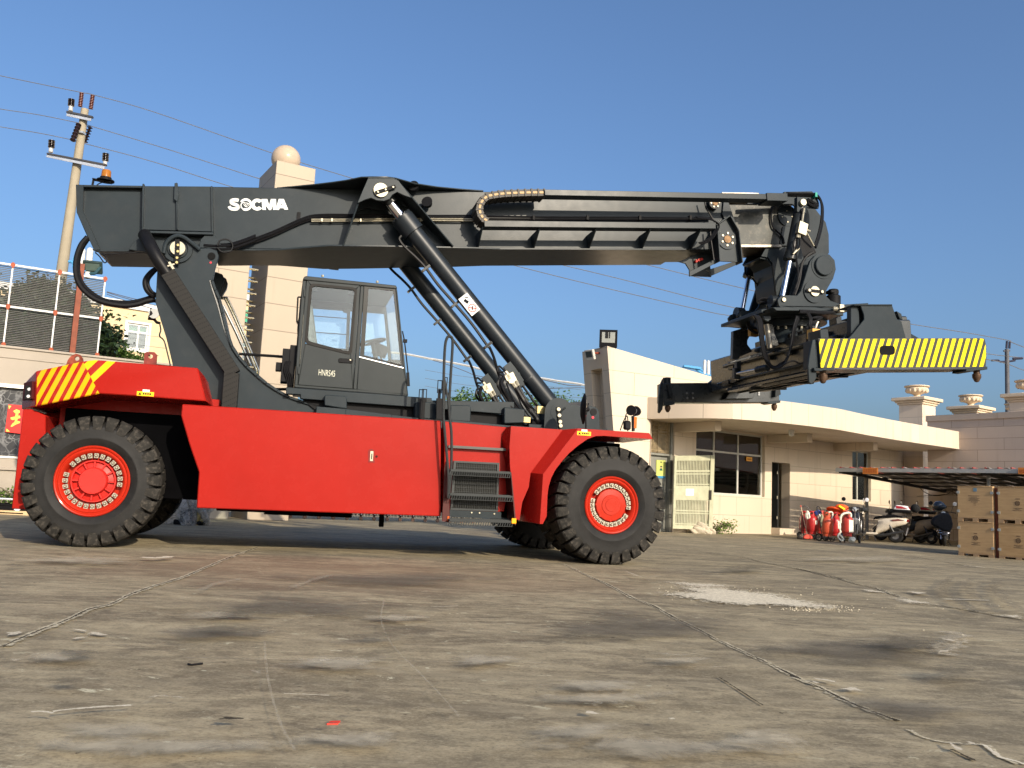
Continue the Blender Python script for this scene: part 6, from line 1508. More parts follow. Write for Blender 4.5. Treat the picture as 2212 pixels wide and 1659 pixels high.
# ---------------- perimeter wall with dark marble band on the left
pw = thing('perimeter_wall', 'cream rendered wall with a dark veined marble band, left edge of the yard', 'wall', GF)
s0 = GF.T('p', -60, 900, 0).x; s1 = r1-1.16; wt = GF.T('q', 600, 1225, 0).z
mz0, mz1 = GF.T('r', 100, 885, 0).z, GF.T('r', 100, 185, 0).z
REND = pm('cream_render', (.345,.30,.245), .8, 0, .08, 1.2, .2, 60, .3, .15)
b = MB(); b.box(s0, s1, 0, .5, -.05, mz0-.02); b.box(s0, s1, 0, .5, mz1+.02, wt); b.box(s0, s1, .14, .5, mz0-.02, mz1+.02); b.box(s0, s1, -.06, 0, mz0-.30, mz0-.24); b.box(s0, s1, -.02, 0, mz1+.62, mz1+.64); b.box(s0, s1, -.04, .54, wt, wt+.05)
part(b, 'wall_body', REND, pw, bevel=.006)
b = MB(); b.box(s0, s1, -.03, .14, mz1-.02, mz1+.05); b.box(s0, s1, -.03, .14, mz0-.04, mz0); part(b, 'steel_trim', pm('steel_trim', (.6,.58,.52), .3, .8), pw)
def marble():
    m, t, bb = nt('dark_veined_marble'); tc = node(t, 'ShaderNodeTexCoord')
    n1 = noise(t, 2.2, 4, .6); 
    add = node(t, 'ShaderNodeVectorMath', operation='ADD'); lk(t, tc.outputs['Object'], add.inputs[0])
    nn = node(t, 'ShaderNodeTexNoise', Scale=2.5, Detail=3.0); lk(t, tc.outputs['Object'], nn.inputs['Vector']); sc = node(t, 'ShaderNodeVectorMath', operation='SCALE'); lk(t, nn.outputs['Color'], sc.inputs[0]); sc.inputs['Scale'].default_value = .5; lk(t, sc.outputs[0], add.inputs[1])
    vo = node(t, 'ShaderNodeTexVoronoi', feature='DISTANCE_TO_EDGE', Scale=5.2); lk(t, add.outputs[0], vo.inputs['Vector'])
    vo2 = node(t, 'ShaderNodeTexVoronoi', feature='DISTANCE_TO_EDGE', Scale=2.4); lk(t, add.outputs[0], vo2.inputs['Vector'])
    k = mth(t, 'MAXIMUM', ramp(t, vo.outputs['Distance'], [(0, .8), (.05, .0)]), ramp(t, vo2.outputs['Distance'], [(0, .9), (.06, .0)]))
    k = mth(t, 'MULTIPLY', k, ramp(t, noise(t, 1.4, 3), [(.35, .15), (.65, 1.)]))
    c_ = mixc(t, k, mixc(t, ramp(t, noise(t, 3, 5), [(.3, 0.), (.7, 1.)]), (.018,.019,.022), (.045,.047,.052)), (.26,.26,.26)); lk(t, c_, bb.inputs['Base Color']); bb.inputs['Roughness'].default_value = .35; return m
b = MB(); b.box(s0, s1, .10, .138, mz0, mz1-.021); part(b, 'marble_band', marble(), pw)
# red paper poster with a brushed character
PO = GF.uz('r', [(85,362),(300,378),(280,665),(50,640)], .03)
b = MB(); b.prism(PO, .03, .045); pos = b.build('festival_poster', pm('poster_red', (.62,.035,.03), .6), fr=GF); tag(pos, 'red festive paper poster with a yellow brushed character on the marble wall', 'poster')
b = MB()
for pp in ([(132,430),(165,412),(198,425),(200,445),(175,460),(150,450)], [(160,455),(185,450),(180,500),(150,490)], [(105,495),(150,485),(200,475),(205,500),(160,512),(125,520),(108,510)], [(155,510),(178,508),(165,555),(140,552)], [(105,585),(130,550),(175,530),(203,535),(200,550),(160,565),(120,588)]):
    b.prism(GF.uz('r', pp, .026), .026, .0302)
for pp in ([(85,375),(115,378),(90,410)], [(65,605),(62,636),(100,636)]): b.prism(GF.uz('r', pp, .026), .027, .0302)
part(b, 'brush_character', pm('poster_gold', (.88,.62,.10), .5), pos)
# louvre screen on the wall
ls = thing('louvre_screen', 'white framed louvre screen with orange-red joints standing on the left wall', 'screen', GF)
sa = s0; sb_ = GF.T('q', 1270, 700, .2).x; zb = wt+.06
ztp = GF.T('q', 700, 225, .2).z; zm = GF.T('q', 690, 735, .2).z
SL = pm('louvre_slat', (.20,.195,.175), .35, .5, .15, 8)
b = MB(); n = 46
for k in range(n):
    z_ = zb+.02+(ztp-zb-.06)*k/(n-1); b.obox(((sa+sb_)/2, .22, z_), ((sb_-sa)/2, 0, 0), (0, .010, .004), (0, -.003, .0082))
o = part(b, 'slats', SL, ls)
b = MB(); P_s = [GF.T('q', x, 650, .2).x for x in (100, 695, 1270)]+[GF.T('q', -500, 650, .2).x]
for x in P_s: b.box(x-.016, x+.016, .14, .19, zb-.06, ztp)
for z_ in (zm, ztp): b.box(sa, sb_+.03, .135, .195, z_-.021, z_+.021)
part(b, 'frame', WHITEP, ls)
b = MB(); ORJ = pm('orange_joint', (.30,.06,.02), .55, 0, .15, 10)
for x in P_s:
    for z_ in (zb+.02, zm, ztp): b.box(x-.045, x+.045, .125, .133, z_-.034, z_+.034); b.box(x-.025, x+.025, .120, .125, z_-.07, z_+.055)
part(b, 'joint', ORJ, ls)
rp = GF.T('q', 945, 800, .08); b = MB(); b.box(rp.x-.06, rp.x+.06, .02, .10, wt-.05, ztp+.25); tag(b.build('steel_post', pm('red_oxide', (.20,.055,.028), .6, 0, .2, 8), fr=GF, bevel=.004), 'red oxide steel post in front of the louvre screen', 'post')
# ---- lamp and tubes above the screen
D2 = 20.6
l1 = at_depth('q', 1085, 265, D2); fl3 = thing('flood_light', 'green-black floodlight tilted down on blue arms above the louvre screen', 'floodlight', loc=l1)
b = MB(); cc = at_depth('q', 1155, 165, D2)-l1; floodlight(b, cc, Vector((.25,-1,-.75)), w=.21, h=.15); part(b, 'housing', [pm('lamp_green_black', (.03,.05,.045), .5), pm('lamp_glass_green', (.10,.14,.12), .08)], fl3, bevel=.01)
b = MB(); b.tube(spline([at_depth('q',x,y,D2)-l1 for x,y in ((1010,200),(1050,160),(1095,120))],4), .035); b.tube(spline([at_depth('q',x,y,D2)-l1 for x,y in ((1100,240),(1150,245),(1190,235),(1230,190),(1262,160))],4), .035)
b.m(1).tube(spline([at_depth('q',x,y,D2)-l1 for x,y in ((855,95),(895,100),(925,135),(980,160),(1010,200),(1075,210))],4), .035); b.obox(at_depth('q',945,110,D2)-l1, (.06,0,0), (0,.05,0), (0,0,.12)); part(b, 'arm', [pm('lamp_arm_dark', (.03,.08,.10), .5), BLUE], fl3)
b = MB(); b.cyl(at_depth('q',1085,300,D2)-l1, at_depth('q',1095,225,D2)-l1, .06, n=10); part(b, 'post', WHITEP, fl3)
t0 = at_depth('q', 1085, 110, D2+.2); ta = [at_depth(w, x, y, D2+.2) for w, x, y in (('a',588,1222),('a',538,1225))]; tb = [at_depth('q', x, y, D2+.2) for x, y in ((1105,120),(1005,165))]
mast_tubes(t0, 'pair of white antenna tubes above the louvre screen beside the big hose loop', [(tb[0], ta[0]), (tb[1], ta[1])], .075)
# ---------------- yellow factory building far left
BF = Frame(at_depth('p', 229, 900, 46), 36)
yb = thing('factory_building', 'pale yellow tiled building with green-curtained windows behind the left wall', 'building', BF)
zt_ = BF.T('q', 1320, 545, 0).z; YT = stone_mat('yellow_tile', (.60,.47,.28), .50, .25, .02, (.50,.40,.25), .04, .6)
q1 = bounds(BF, 'q', 1570, 868, 1840, 1190); sE = BF.T('m', 520, 700, 0).x
wins = [q1, (q1[0]-6.2, q1[1]-6.2, q1[2], q1[3]), (q1[0]+6.2, q1[1]+6.2, q1[2], q1[3])]
b = MB(); wall_open(b, BF.T('p', -80, 700, 0).x, sE-4.2, -.1, zt_-.4, wins, 0, .4); part(b, 'wall', YT, yb)
b = MB(); b.box(BF.T('p', -80, 700, 0).x, sE-4.2, .4, 14, zt_-.42, zt_-.4); b.box(BF.T('p', -80, 700, 0).x, sE-4.2, -.12, .4, zt_-.399, zt_); b.box(BF.T('p', -80, 700, 0).x, sE-4.2, 4, 4.3, -.1, zt_-.45); part(b, 'parapet', pm('parapet_white', (.62,.62,.60), .6), yb)
CURT = pm('curtain_green', (.05,.32,.16), .8)
for q in wins:
    o = window(BF, yb, q, [(q[0]+q[1])/2+.05], [q[2]+(q[3]-q[2])*.68], .09, .05, mat=WHITEP)
    b = MB(); b.box(q[0]-.12, q[1]+.12, -.05, 0, q[2]-.12, q[2]); b.box(q[0]-.12, q[1]+.12, -.05, 0, q[3], q[3]+.12); b.box(q[0]-.12, q[0], -.05, 0, q[2], q[3]); b.box(q[1], q[1]+.12, -.05, 0, q[2], q[3]); part(b, 'surround', WHITEP, o)
    b = MB(); b.box(q[0]+.02, q[1]-.02, .20, .22, q[2]+(q[3]-q[2])*.72, q[3]-.02); part(b, 'curtain', CURT, o)
# second block glimpsed between the tower slabs
B2 = Frame(at_depth('m', 440, 500, 60), 36)
fb = thing('factory_building', 'far pale block with green windows glimpsed between the two tower slabs', 'building', B2)
zt2 = B2.T('m', 490, 445, 0).z; wl = [bounds(B2, 'm', 455, 615, 530, 745), bounds(B2, 'm', 430, 905, 500, 1100)]; wl = [(q[0], max(q[1], q[0]+1.2), q[2], q[3]) for q in wl]
b = MB(); b.box(-1.5, 2, 0, .3, -.1, zt2-.5); b.box(-1.5, 2, .3, 9, zt2-.55, zt2-.5); part(b, 'wall', YT, fb)
b = MB(); b.box(-1.6, 2.1, -.15, .3, zt2-.499, zt2); part(b, 'parapet', WHITEP, fb)
b = MB(); b.box(-1.5, 2, -.02, 0, zt2-2.6, zt2-1.4); part(b, 'grey_band', pm('grey_band', (.3,.3,.3), .7), fb)
for q in wl:
    b = MB(); b.box(q[0], q[1], -.03, -.001, q[2], q[3]); b.m(1).box(q[0], q[1], -.035, -.001, q[2]-.25, q[2]-.02); part(b, 'window', [pm('green_glass', (.05,.28,.17), .2), BLACKM], fb)
# ---------------- grey boundary wall, urn columns on the right
RF = Frame(at_depth('p', 2004, 1000, 34), -54.4)
zw = RF.T('h', 1100, 978, 0).z; cpz = RF.T('h', 1100, 1022, 0).z
bw = thing('boundary_wall', 'shaded stone block boundary wall with a plain coping at the right edge', 'wall', RF)
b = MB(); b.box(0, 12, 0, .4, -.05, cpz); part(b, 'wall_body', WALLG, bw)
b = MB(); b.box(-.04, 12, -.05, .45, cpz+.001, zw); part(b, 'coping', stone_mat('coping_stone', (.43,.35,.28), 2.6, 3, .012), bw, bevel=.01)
def urn_column(w, xl, xm, xr, ytop, D, ztop, label, first=None, D0=None):
    c = at_depth(w, xm, ytop, D)
    t_ = thing('stone_column', label, 'column', loc=(c.x, c.y+.75, 0), rz=R(45-9), group='stone columns topped with urns')
    b = MB(); b.box(-.50, .50, -.50, .50, -.05, ztop-.30); part(b, 'shaft', stone_mat('column_stone', (.66,.55,.43), 3, 1.6, .01, var=.03), t_, bevel=.01)
    b = MB(); b.box(-.56, .56, -.56, .56, ztop-.30, ztop-.22); b.box(-.62, .62, -.62, .62, ztop-.22, ztop-.14); b.box(-.72, .72, -.72, .72, ztop-.14, ztop); part(b, 'capital', pm('carved_stone', (.62,.50,.36), .6, 0, .08, 5), t_, bevel=.03, segs=2)
    u_ = thing('stone_urn', label.replace('square stone column', 'carved stone urn').replace('carrying an urn', 'on a column').replace('its urn', 'its column'), 'urn', loc=(c.x, c.y+.75, ztop), group='carved urns on the stone columns')
    mb = MB(); n = 40; prof = [(0,.0),(.20,.0),(.22,.04),(.13,.09),(.12,.13),(.17,.17),(.30,.22),(.40,.30),(.43,.38),(.41,.43),(.38,.44),(.46,.455),(.49,.48),(.48,.51),(.43,.515),(.38,.48),(0,.42)]
    mb.lathe(prof, (0,0,0), (0,0,1), n)
    for k in range(14):
        a = 2*math.pi*k/14; mb.sphere((.375*math.cos(a), .375*math.sin(a), .325), .075, 10, sz=1.35)
    part(mb, 'bowl', pm('carved_stone', (.62,.50,.36), .6), u_); return t_
z1_ = 5.62
urn_column('h', 675, 820, 915, 850, 35.2, z1_, 'square stone column carrying an urn, standing clear at the end of the grey wall')
urn_column('h', 1072, 1215, 1300, 910, 37.2, 5.62, 'square stone column carrying an urn, behind the grey wall beside the dark pole')
urn_column('h', 1400, 1545, 1640, 960, 40.0, 5.72, 'square stone column whose urn only shows above the grey wall at the frame edge')
urn_column('h', 1430, 1665, 1800, 790, 31.0, 5.40, 'square stone column just outside the right edge, only its cornice tip showing')
# ---------------- utility poles and wires
def pole_tag(): pass
DP = 27.0
pb = at_depth('p', 118, 700, DP); ptop = at_depth('p', 183.5, 236, DP); dirn = (ptop-at_depth('p', 133, 590, DP)); base = ptop-dirn*(ptop.z/dirn.z)
up_ = thing('utility_pole', 'tall leaning concrete utility pole with crossarms behind the louvre screen', 'utility pole', loc=base)
b = MB(); b.cyl((0,0,-.1), ptop-base, .235, .115, n=20); part(b, 'pole', pm('pole_concrete', (.30,.26,.19), .8, 0, .1, 2, .2, 30), up_)
def lp(w, x, y, D=DP): return at_depth(w, x, y, D)-base
b = MB(); b.bar(lp('a',438,318,DP-.2), lp('a',606,352,DP-.2), .10, .06); b.bar(lp('a',310,590,DP-.25), lp('a',695,664,DP-.25), .10, .05); part(b, 'crossarm', pm('arm_dark', (.05,.05,.055), .5), up_)
b = MB(); b.bar(lp('a',436,333,DP-.2), lp('a',595,368,DP-.2), .03, .09); b.bar(lp('a',306,602,DP-.25), lp('a',684,682,DP-.25), .03, .09); b.bar(lp('a',500,450,DP-.1), lp('a',550,455,DP-.1), .2, .06); part(b, 'crossarm_angle', pm('galvanised', (.55,.57,.60), .4, .6), up_)
def insul(p, q, r_, n_, mat, cap=None):
    mb = MB(); d = (q-p); L_ = d.length; prof = []
    for k in range(n_): h = L_*(k+.2)/n_; prof += [(r_*.45, h), (r_, h+L_/n_*.25), (r_, h+L_/n_*.45), (r_*.45, h+L_/n_*.65)]
    mb.lathe([(0, 0)]+prof+[(0, L_)], p, d, 14); return part(mb, 'insulator', mat, up_)
IB = pm('insulator_dark', (.02,.012,.014), .2); IR = pm('insulator_brown', (.16,.045,.03), .25)
for x, y0, y1 in ((467,280,232),(338,553,500),(691,640,586)): insul(lp('a',x-3,y0), lp('a',x,y1), .10, 5, IB)
b = MB()
for x, y0, y1 in ((461,310,280),(331,580,553),(685,668,640)): b.cyl(lp('a',x,y0), lp('a',x+2,y1), .07, .06, n=10)
part(b, 'insulator_base', pm('porcelain_grey', (.42,.42,.42), .3), up_)
insul(lp('a',523,285), lp('a',534,192), .07, 9, IR); insul(lp('a',592,300), lp('a',606,207), .07, 9, IR)
insul(lp('a',472,510,DP-.5), lp('a',516,393,DP-.2), .085, 6, IB); insul(lp('a',553,520,DP+.3), lp('a',590,410,DP+.1), .085, 6, IB)
# right pole
DR = 62.0; pb2 = at_depth('p', 2174, 900, DR); pt2 = at_depth('w', 712, 580, DR)
rp_ = thing('utility_pole', 'dark slender utility pole beyond the grey wall at the far right', 'utility pole', loc=(pb2.x, pb2.y, 0))
b2 = Vector((pb2.x, pb2.y, 0)); b = MB(); b.cyl((0,0,-.1), pt2-b2, .18, .14, n=16); part(b, 'pole', pm('pole_dark', (.10,.10,.11), .7), rp_)
b = MB(); b.tube([at_depth('w',510,728,DR)-b2, at_depth('w',600,725,DR)-b2, at_depth('w',625,745,DR)-b2, at_depth('w',740,740,DR)-b2, at_depth('w',820,728,DR)-b2], .07); b.tube([at_depth('w',790,705,DR)-b2, at_depth('w',915,698,DR)-b2], .09); b.bar(at_depth('w',668,604,DR)-b2, at_depth('w',752,600,DR)-b2, .1, .1); part(b, 'crossarm', pm('arm_darkblue', (.03,.03,.05), .5), rp_)
b = MB(); b.cyl(at_depth('w',707,570,DR)-b2, at_depth('w',714,475,DR)-b2, .08, n=8); b.cyl(at_depth('w',745,570,DR)-b2, at_depth('w',750,485,DR)-b2, .08, n=8); part(b, 'insulator', pm('arm_darkblue', (.03,.03,.05), .5), rp_)
def wD(px): k = (px-180)/(2172-180); return 1/((1-k)/DP+k/DR)
WIRE = pm('wire_pale', (.16,.16,.17), .5, .3); WIRED = pm('wire_dark', (.10,.10,.12), .5)
def wire(pts, label, mat, rr=.021, Df=None, name='power_line', rel=True):
    P3 = []
    for w, x, y in pts:
        px, _ = P(w, x, y); P3.append(at_depth(w, x, y, Df(px) if Df else wD(px)))
    P3 = spline(P3, 5); mb = MB(); o0 = P3[0]
    for p_, q_ in zip(P3, P3[1:]):
        r1_, r2_ = rr*p_.y/DP*.62, rr*q_.y/DP*.62; mb.cyl(p_-o0, q_-o0, r1_, r2_, n=5, caps=False)
    o = mb.build(name, mat); o.location = o0; tag(o, label, 'cable', 'overhead wires')
wire([('p',-60,150),('p',0,163.5),('a',250,132),('a',535,190),('a',610,205),('a',1000,315),('c',0,130),('c',320,237),('c',650,338),('p',1000,458),('p',1200,522),('g',0,590),('g',330,672),('g',660,750),('p',1800,667),('h',655,315),('h',1100,385),('h',1415,442),('w',760,485),('w',936,555),('p',2260,768)], 'topmost overhead wire running over both insulator tips of the leaning pole', WIRE)
wire([('p',-60,223),('p',0,235.4),('a',250,335),('a',510,388),('a',600,411),('a',1100,562),('a',1659,742),('c',50,342),('p',720,440),('p',1000,520),('e',630,722),('e',1100,836),('e',1659,980),('g',520,858),('p',1800,715),('h',1250,538),('h',1534,570)], 'middle overhead wire held by the slanting insulators of the leaning pole', WIRE)
wire([('p',-60,263),('p',0,274),('a',250,454),('a',460,497),('a',560,525),('a',1000,642),('a',1500,802),('p',700,462),('p',900,520),('e',330,728),('e',900,870),('e',1659,1045),('g',490,910),('p',1800,735),('h',1260,580),('h',1534,660)], 'lowest overhead wire passing just above the rear end of the boom', WIRE)
TB = lambda px: 42.0
wire([('k',1100,905),('k',1400,932),('k',1659,982),('l',0,643),('l',250,690),('l',470,735),('l',740,800),('l',1270,868),('l',1500,905),('l',1775,945),('p',1290,842)], 'thick pale bundled cable sagging between the cab and the stone pylon', pm('cable_foil', (.75,.74,.70), .3, .5), .055, TB)
wire([('l',0,655),('l',200,715),('l',400,790),('l',550,845),('l',900,900),('l',1300,990),('l',1775,985),('p',1290,845)], 'thin dark cable drooping below the thick pale one behind the cylinders', WIRED, .018, TB)
wire([('l',1270,878),('l',1450,920),('l',1620,955),('l',1775,962)], 'short dark cable hanging beside the thick pale cable near the pylon', WIRED, .022, TB)
for k, y in enumerate((795, 893, 985)): wire([('l',-80,y-20),('l',300,y+45),('l',750,y+100),('l',1300,y+165),('l',1780,y+215)], ('uppermost','middle','lowest')[k]+' of three faint distant wires low in the sky behind the cylinders', WIRE, .009, TB)
wire([('q',1290,940),('q',1600,985),('q',2000,1035)], 'faint wire crossing in front of the yellow building at window height', WIRE, .010, lambda p: 30); wire([('q',1290,1085),('q',1700,1130),('q',2060,1175)], 'faint wire crossing the yellow building just under its window', WIRE, .010, lambda p: 30)
for k, y in enumerate((470, 478, 500)): wire([('q',1330,y),('q',1500,y+45+k*8),('q',1700,y+95+k*14),('q',1940,y+135+k*30)], ('top','middle','bottom')[k]+' dark cable sagging past the roof edge of the yellow building', WIRED, .020, lambda p: 34)
# ================================================================== SHED, CRATES
fl_ = gp('j', 476, 90, 2.34)
SF = Frame((fl_.x, fl_.y), -51.5)
sh = thing('carport', 'open lean-to shed with corrugated roof over the parked scooters', 'shed', SF)
b = MB(); L_ = 12.0; W_ = 8.2; zf, zr = 2.30, 1.86
n = 120
for k in range(n):
    x0, x1 = L_*k/n, L_*(k+1)/n; h0 = .025 if k % 5 == 2 else 0; 
    for y0, y1 in ((0, W_),):
        za, zc = zf+h0, zr+h0; b.mesh([(x0,-.12,za),(x1,-.12,za),(x1,y1,zc),(x0,y1,zc),(x0,-.12,za-.012),(x1,-.12,za-.012),(x1,y1,zc-.012),(x0,y1,zc-.012)], [(0,1,2,3),(7,6,5,4),(0,4,5,1),(2,6,7,3),(1,5,6,2),(3,7,4,0)])
part(b, 'roof_sheet', pm('corrugated_red_brown', (.33,.30,.28), .6, .1, .2, 3), sh)
b = MB()
for k in range(34): x = .15+k*.35; b.cyl((x, -.14, zf+.016), (x, 2.0, zf+.016-.1), .022, n=8)
part(b, 'ridge_strip', pm('roof_red', (.30,.06,.05), .6, 0, .2, 3), sh)
def rz_(y): return zf+(zr-zf)*y/W_
b = MB(); b.box(-.02, L_, -.13, -.08, zf-.13, zf-.015)
part(b, 'fascia_strip', pm('galv_strip', (.42,.42,.40), .5, .3, .1, 4), sh)
b = MB(); ST = pm('steel_dark', (.035,.032,.03), .6, .2)
for x in (.12, 4.6, 8.9): b.bar((x, -.05, rz_(0)-.12), (x, W_, rz_(W_)-.10), .09, .14)
for y in (1.4, 2.8, 4.2, 5.6, 7.0): b.bar((0, y, rz_(y)-.045), (L_, y, rz_(y)-.045), .05, .045)
b.bar((2.2, .2, rz_(0)-.08), (4.6, 5.5, rz_(5.5)-.1), .04, .05)
part(b, 'rafter', ST, sh)
b = MB(); px_ = SF.T('j', 742, 300, 1.6); b.cyl((px_.x, 1.6, 0), (px_.x, 1.6, rz_(1.6)-.05), .055, n=12); b.m(0); b.cyl((4.6, .3, 0), (4.6, .3, rz_(.3)-.1), .055, n=12); b.cyl((8.9, .3, 0), (8.9, .3, rz_(.3)-.1), .055, n=12); b.cyl((4.6, 7.6, 0), (4.6, 7.6, rz_(7.6)-.1), .055, n=12)
part(b, 'post', pm('post_grey', (.22,.21,.19), .6, .2, .15, 5), sh)
for (x0, x1) in ((705, 846), (2158, 2300)):
    q = SF.uz('j', [(x0,97),(x1,99),(x1,160 if x0 < 1000 else 168),(x0,157)], -.16); b = MB(); b.prism(q, -.17, -.15); o = part(b, 'parking_sign', pm('sign_orange', (.62,.21,.045), .6, 0, .1, 6), sh)
    b = MB(); ww = (q[1][0]-q[0][0])
    for k in range(7):
        x = q[0][0]+ww*(.12+k*.115); zc = (q[0][1]+q[2][1])/2; b.box(x, x+ww*.075, -.1745, -.1705, zc-.045, zc-.032); b.box(x, x+ww*.075, -.1745, -.1705, zc+.035, zc+.047); b.box(x+ww*.028, x+ww*.045, -.1745, -.1705, zc-.03, zc+.035)
    part(b, 'sign_lettering', pm('sign_ink_red', (.42,.09,.03), .7), o)
def cable_obj(pts, label, r_=.010, mat=None, D=None, name='cable'):
    P3 = spline([at_depth(w, x, y, D) for w, x, y in pts], 5); mb = MB(); o0 = P3[0].copy(); mb.tube([p-o0 for p in P3], r_, 5); o = mb.build(name, mat or BLACKM); o.location = o0; return tag(o, label, 'cable')
cable_obj([('y',330,10),('y',420,60),('y',480,60),('y',560,140),('y',640,185),('y',740,215),('y',880,205),('y',960,185),('y',1040,148),('y',1120,215)], 'thin sagging cable strung under the shed roof behind the scooters', .010, None, 30.5)
cable_obj([('y',455,225),('y',700,212),('y',1130,180)], 'nearly level thin cable under the shed roof crossing the stone column', .009, None, 30.6)
cable_obj([('j',1080,215),('j',1085,300),('j',1092,360)], 'short cable hanging down the sunlit wall under the shed roof', .010, None, 34.0)
# crates
PLY = pm('crate_plywood', (.40,.26,.135), .75, 0, .14, 1.6, .15, 30, .3)
def plymat():
    m, t, b_ = nt('crate_ply'); tc = node(t, 'ShaderNodeTexCoord'); mp_ = node(t, 'ShaderNodeMapping'); mp_.inputs['Scale'].default_value = (2, 2, 14); lk(t, tc.outputs['Object'], mp_.inputs[0])
    n1 = noise(t, 1.6, 5, .6, mp_.outputs[0], .6); n2 = noise(t, 1.3, 4, .6)
    oi = node(t, 'ShaderNodeObjectInfo'); c_ = mixc(t, ramp(t, n1, [(.3, 0.), (.7, 1.)]), (.42,.26,.12), (.55,.36,.18)); c_ = mixc(t, ramp(t, n2, [(.4, 0.), (.8, .4)]), c_, (.34,.22,.115))
    c_ = mixc(t, mth(t, 'MULTIPLY', oi.outputs['Random'], .35), c_, (.60,.42,.24)); lk(t, c_, b_.inputs['Base Color']); b_.inputs['Roughness'].default_value = .75; return m
PLY = plymat()
co = gp('p', 2070.5, 1199); CF = Frame((co.x, co.y), -54)
CWd = CF.T('p', 2146, 1150, 0).x; gap = CF.T('p', 2157, 1150, 0).x
zb0 = CF.T('y', 1140, 1140, 0).z; zt0 = CF.T('y', 1135, 638, 0).z; zb1 = CF.T('y', 1130, 563, 0).z; zt1 = CF.T('y', 1128, 60, 0).z
INK = pm('crate_ink', (.13,.085,.055), .8); CLIP = pm('clip_zinc', (.50,.52,.50), .4, .6)
def crate(x, zlo, zhi, zg, label, logo=True, sheet_=False, wd=None):
    wd = wd or CWd; p0 = CF.wp(x, 0, zg); t_ = thing('wooden_crate', label, 'crate', loc=p0, rz=CF.a, group='plywood crates stacked beside the scooters')
    h0, h1 = zlo-zg, zhi-zg; dp = 1.05
    b = MB(); b.box(0, wd, 0, dp, h0, h1); b.box(-.008, wd+.008, -.008, dp+.008, h1, h1+.014); part(b, 'box', PLY, t_, bevel=.004)
    b = MB(); b.box(0, wd, .0, .09, h0-.018, h0-.001); b.box(0, wd, dp-.09, dp, h0-.018, h0-.001); b.box(0, wd, .45, .55, h0-.018, h0-.001)
    for xx in (0, wd/2-.06, wd-.12):
        for yy in (0, .45, dp-.1): b.box(xx, xx+.12, yy, yy+.1, 0, h0-.019)
    part(b, 'pallet', pm('pallet_wood', (.42,.28,.16), .8, 0, .2, 6), t_)
    b = MB()
    for zz in (h0+.14, h1-.14):
        for xx in (0, wd): b.box(xx-.005 if xx == 0 else xx-.05, xx+.05 if xx == 0 else xx+.005, -.009, -.001, zz-.032, zz+.032); b.box(xx-.02, xx+.02, -.013, -.010, zz-.018, zz+.018)
    part(b, 'corner_clip', CLIP, t_)
    b = MB(); cx, cz = wd*.5, h0+(h1-h0)*(.5 if logo else .56)
    if logo:
        n = 22
        for i in range(n):
            a, a2 = 2*math.pi*i/n, 2*math.pi*(i+1)/n; r0, r1_ = .045, .056
            b.prism([(cx+r0*math.cos(a), cz+r0*math.sin(a)), (cx+r1_*math.cos(a), cz+r1_*math.sin(a)), (cx+r1_*math.cos(a2), cz+r1_*math.sin(a2)), (cx+r0*math.cos(a2), cz+r0*math.sin(a2))], -.003, -.001)
        for dz in (-.026, -.008, .010, .028): w__ = math.sqrt(.045**2-dz**2); b.box(cx-w__, cx+w__, -.0035, -.001, cz+dz-.005, cz+dz+.005)
        b.prism([(cx-.09, cz+.035), (cx-.05, cz+.028), (cx-.048, cz+.018)], -.003, -.001)
        rows_ = ((-.105, .17, .010), (-.13, .09, .008), (-.155, .19, .010), (.10, .07, .016))
    else: rows_ = ((.10, .17, .010), (.07, .10, .008), (.045, .16, .008), (.02, .13, .008), (-.005, .16, .010), (-.04, .10, .012), (-.07, .03, .01), (-.11, .03, .01))
    rnd = random.Random(int(x*10+zg*7))
    for dz, hw, hh in rows_:
        xx = cx-hw*(.55 if logo else .9)
        while xx < cx+hw*(.55 if logo else .6): w__ = rnd.uniform(.008, .02); b.box(xx, xx+w__, -.003, -.001, cz+dz-hh/2, cz+dz+hh/2); xx += w__+.006
    part(b, 'printed_marking', INK, t_)
    if not logo: b = MB(); b.box(cx-.03, cx+.05, -.004, -.001, cz+.20, cz+.28); part(b, 'blue_sticker', pm('sticker_blue', (.16,.26,.33), .6), t_)
    return t_
crate(0, zb0, zt0, 0, 'plywood crate at the bottom of the stack nearest the scooters, round logo')
crate(.0, zb1, zt1, zt0+.016, 'plywood crate on top of the stack nearest the scooters, small blue sticker', logo=False)
crate(gap, zb0-.005, zt0, 0, 'plywood crate at the bottom of the stack cut off by the right edge', wd=CWd*1.05)
crate(gap, zb1, zt1, zt0+.016, 'plywood crate on top of the stack cut off by the right edge', wd=CWd*1.05)
b = MB(); xm = (CWd+gap)/2; q = CF.wp(xm, .5, 0)
pst = thing('painted_post', 'red-brown painted post between the two crate stacks, sunlit at its top', 'post', loc=CF.wp(xm, .12, 0), rz=CF.a)
b.box(-.045, .045, -.045, .045, 0, zt1-.02); part(b, 'shaft', pm('post_redbrown', (.20,.065,.035), .7, 0, .2, 5), pst)
ct = thing('unseen_shade_box', 'unseen grey corrugated container added beyond the crate row to shade the scooters', 'container', loc=CF.wp(2.35, -.02, 0), rz=CF.a)  # out-of-view container, added only to cast shade on the scooters
b = MB(); b.box(0, 6, 0, 2.4, .14, 2.85)
for k in range(38): b.box(.12+k*.152, .20+k*.152, -.035, -.001, .3, 2.7)
part(b, 'shell', pm('container_grey', (.20,.21,.21), .5, .1, .15, 2), ct, bevel=.005)
b = MB(); [b.box(x-.09, x+.09, y-.09, y+.09, 0, .139) for x in (.1, 5.9) for y in (.1, 2.3)]; part(b, 'foot', BLACKM, ct)
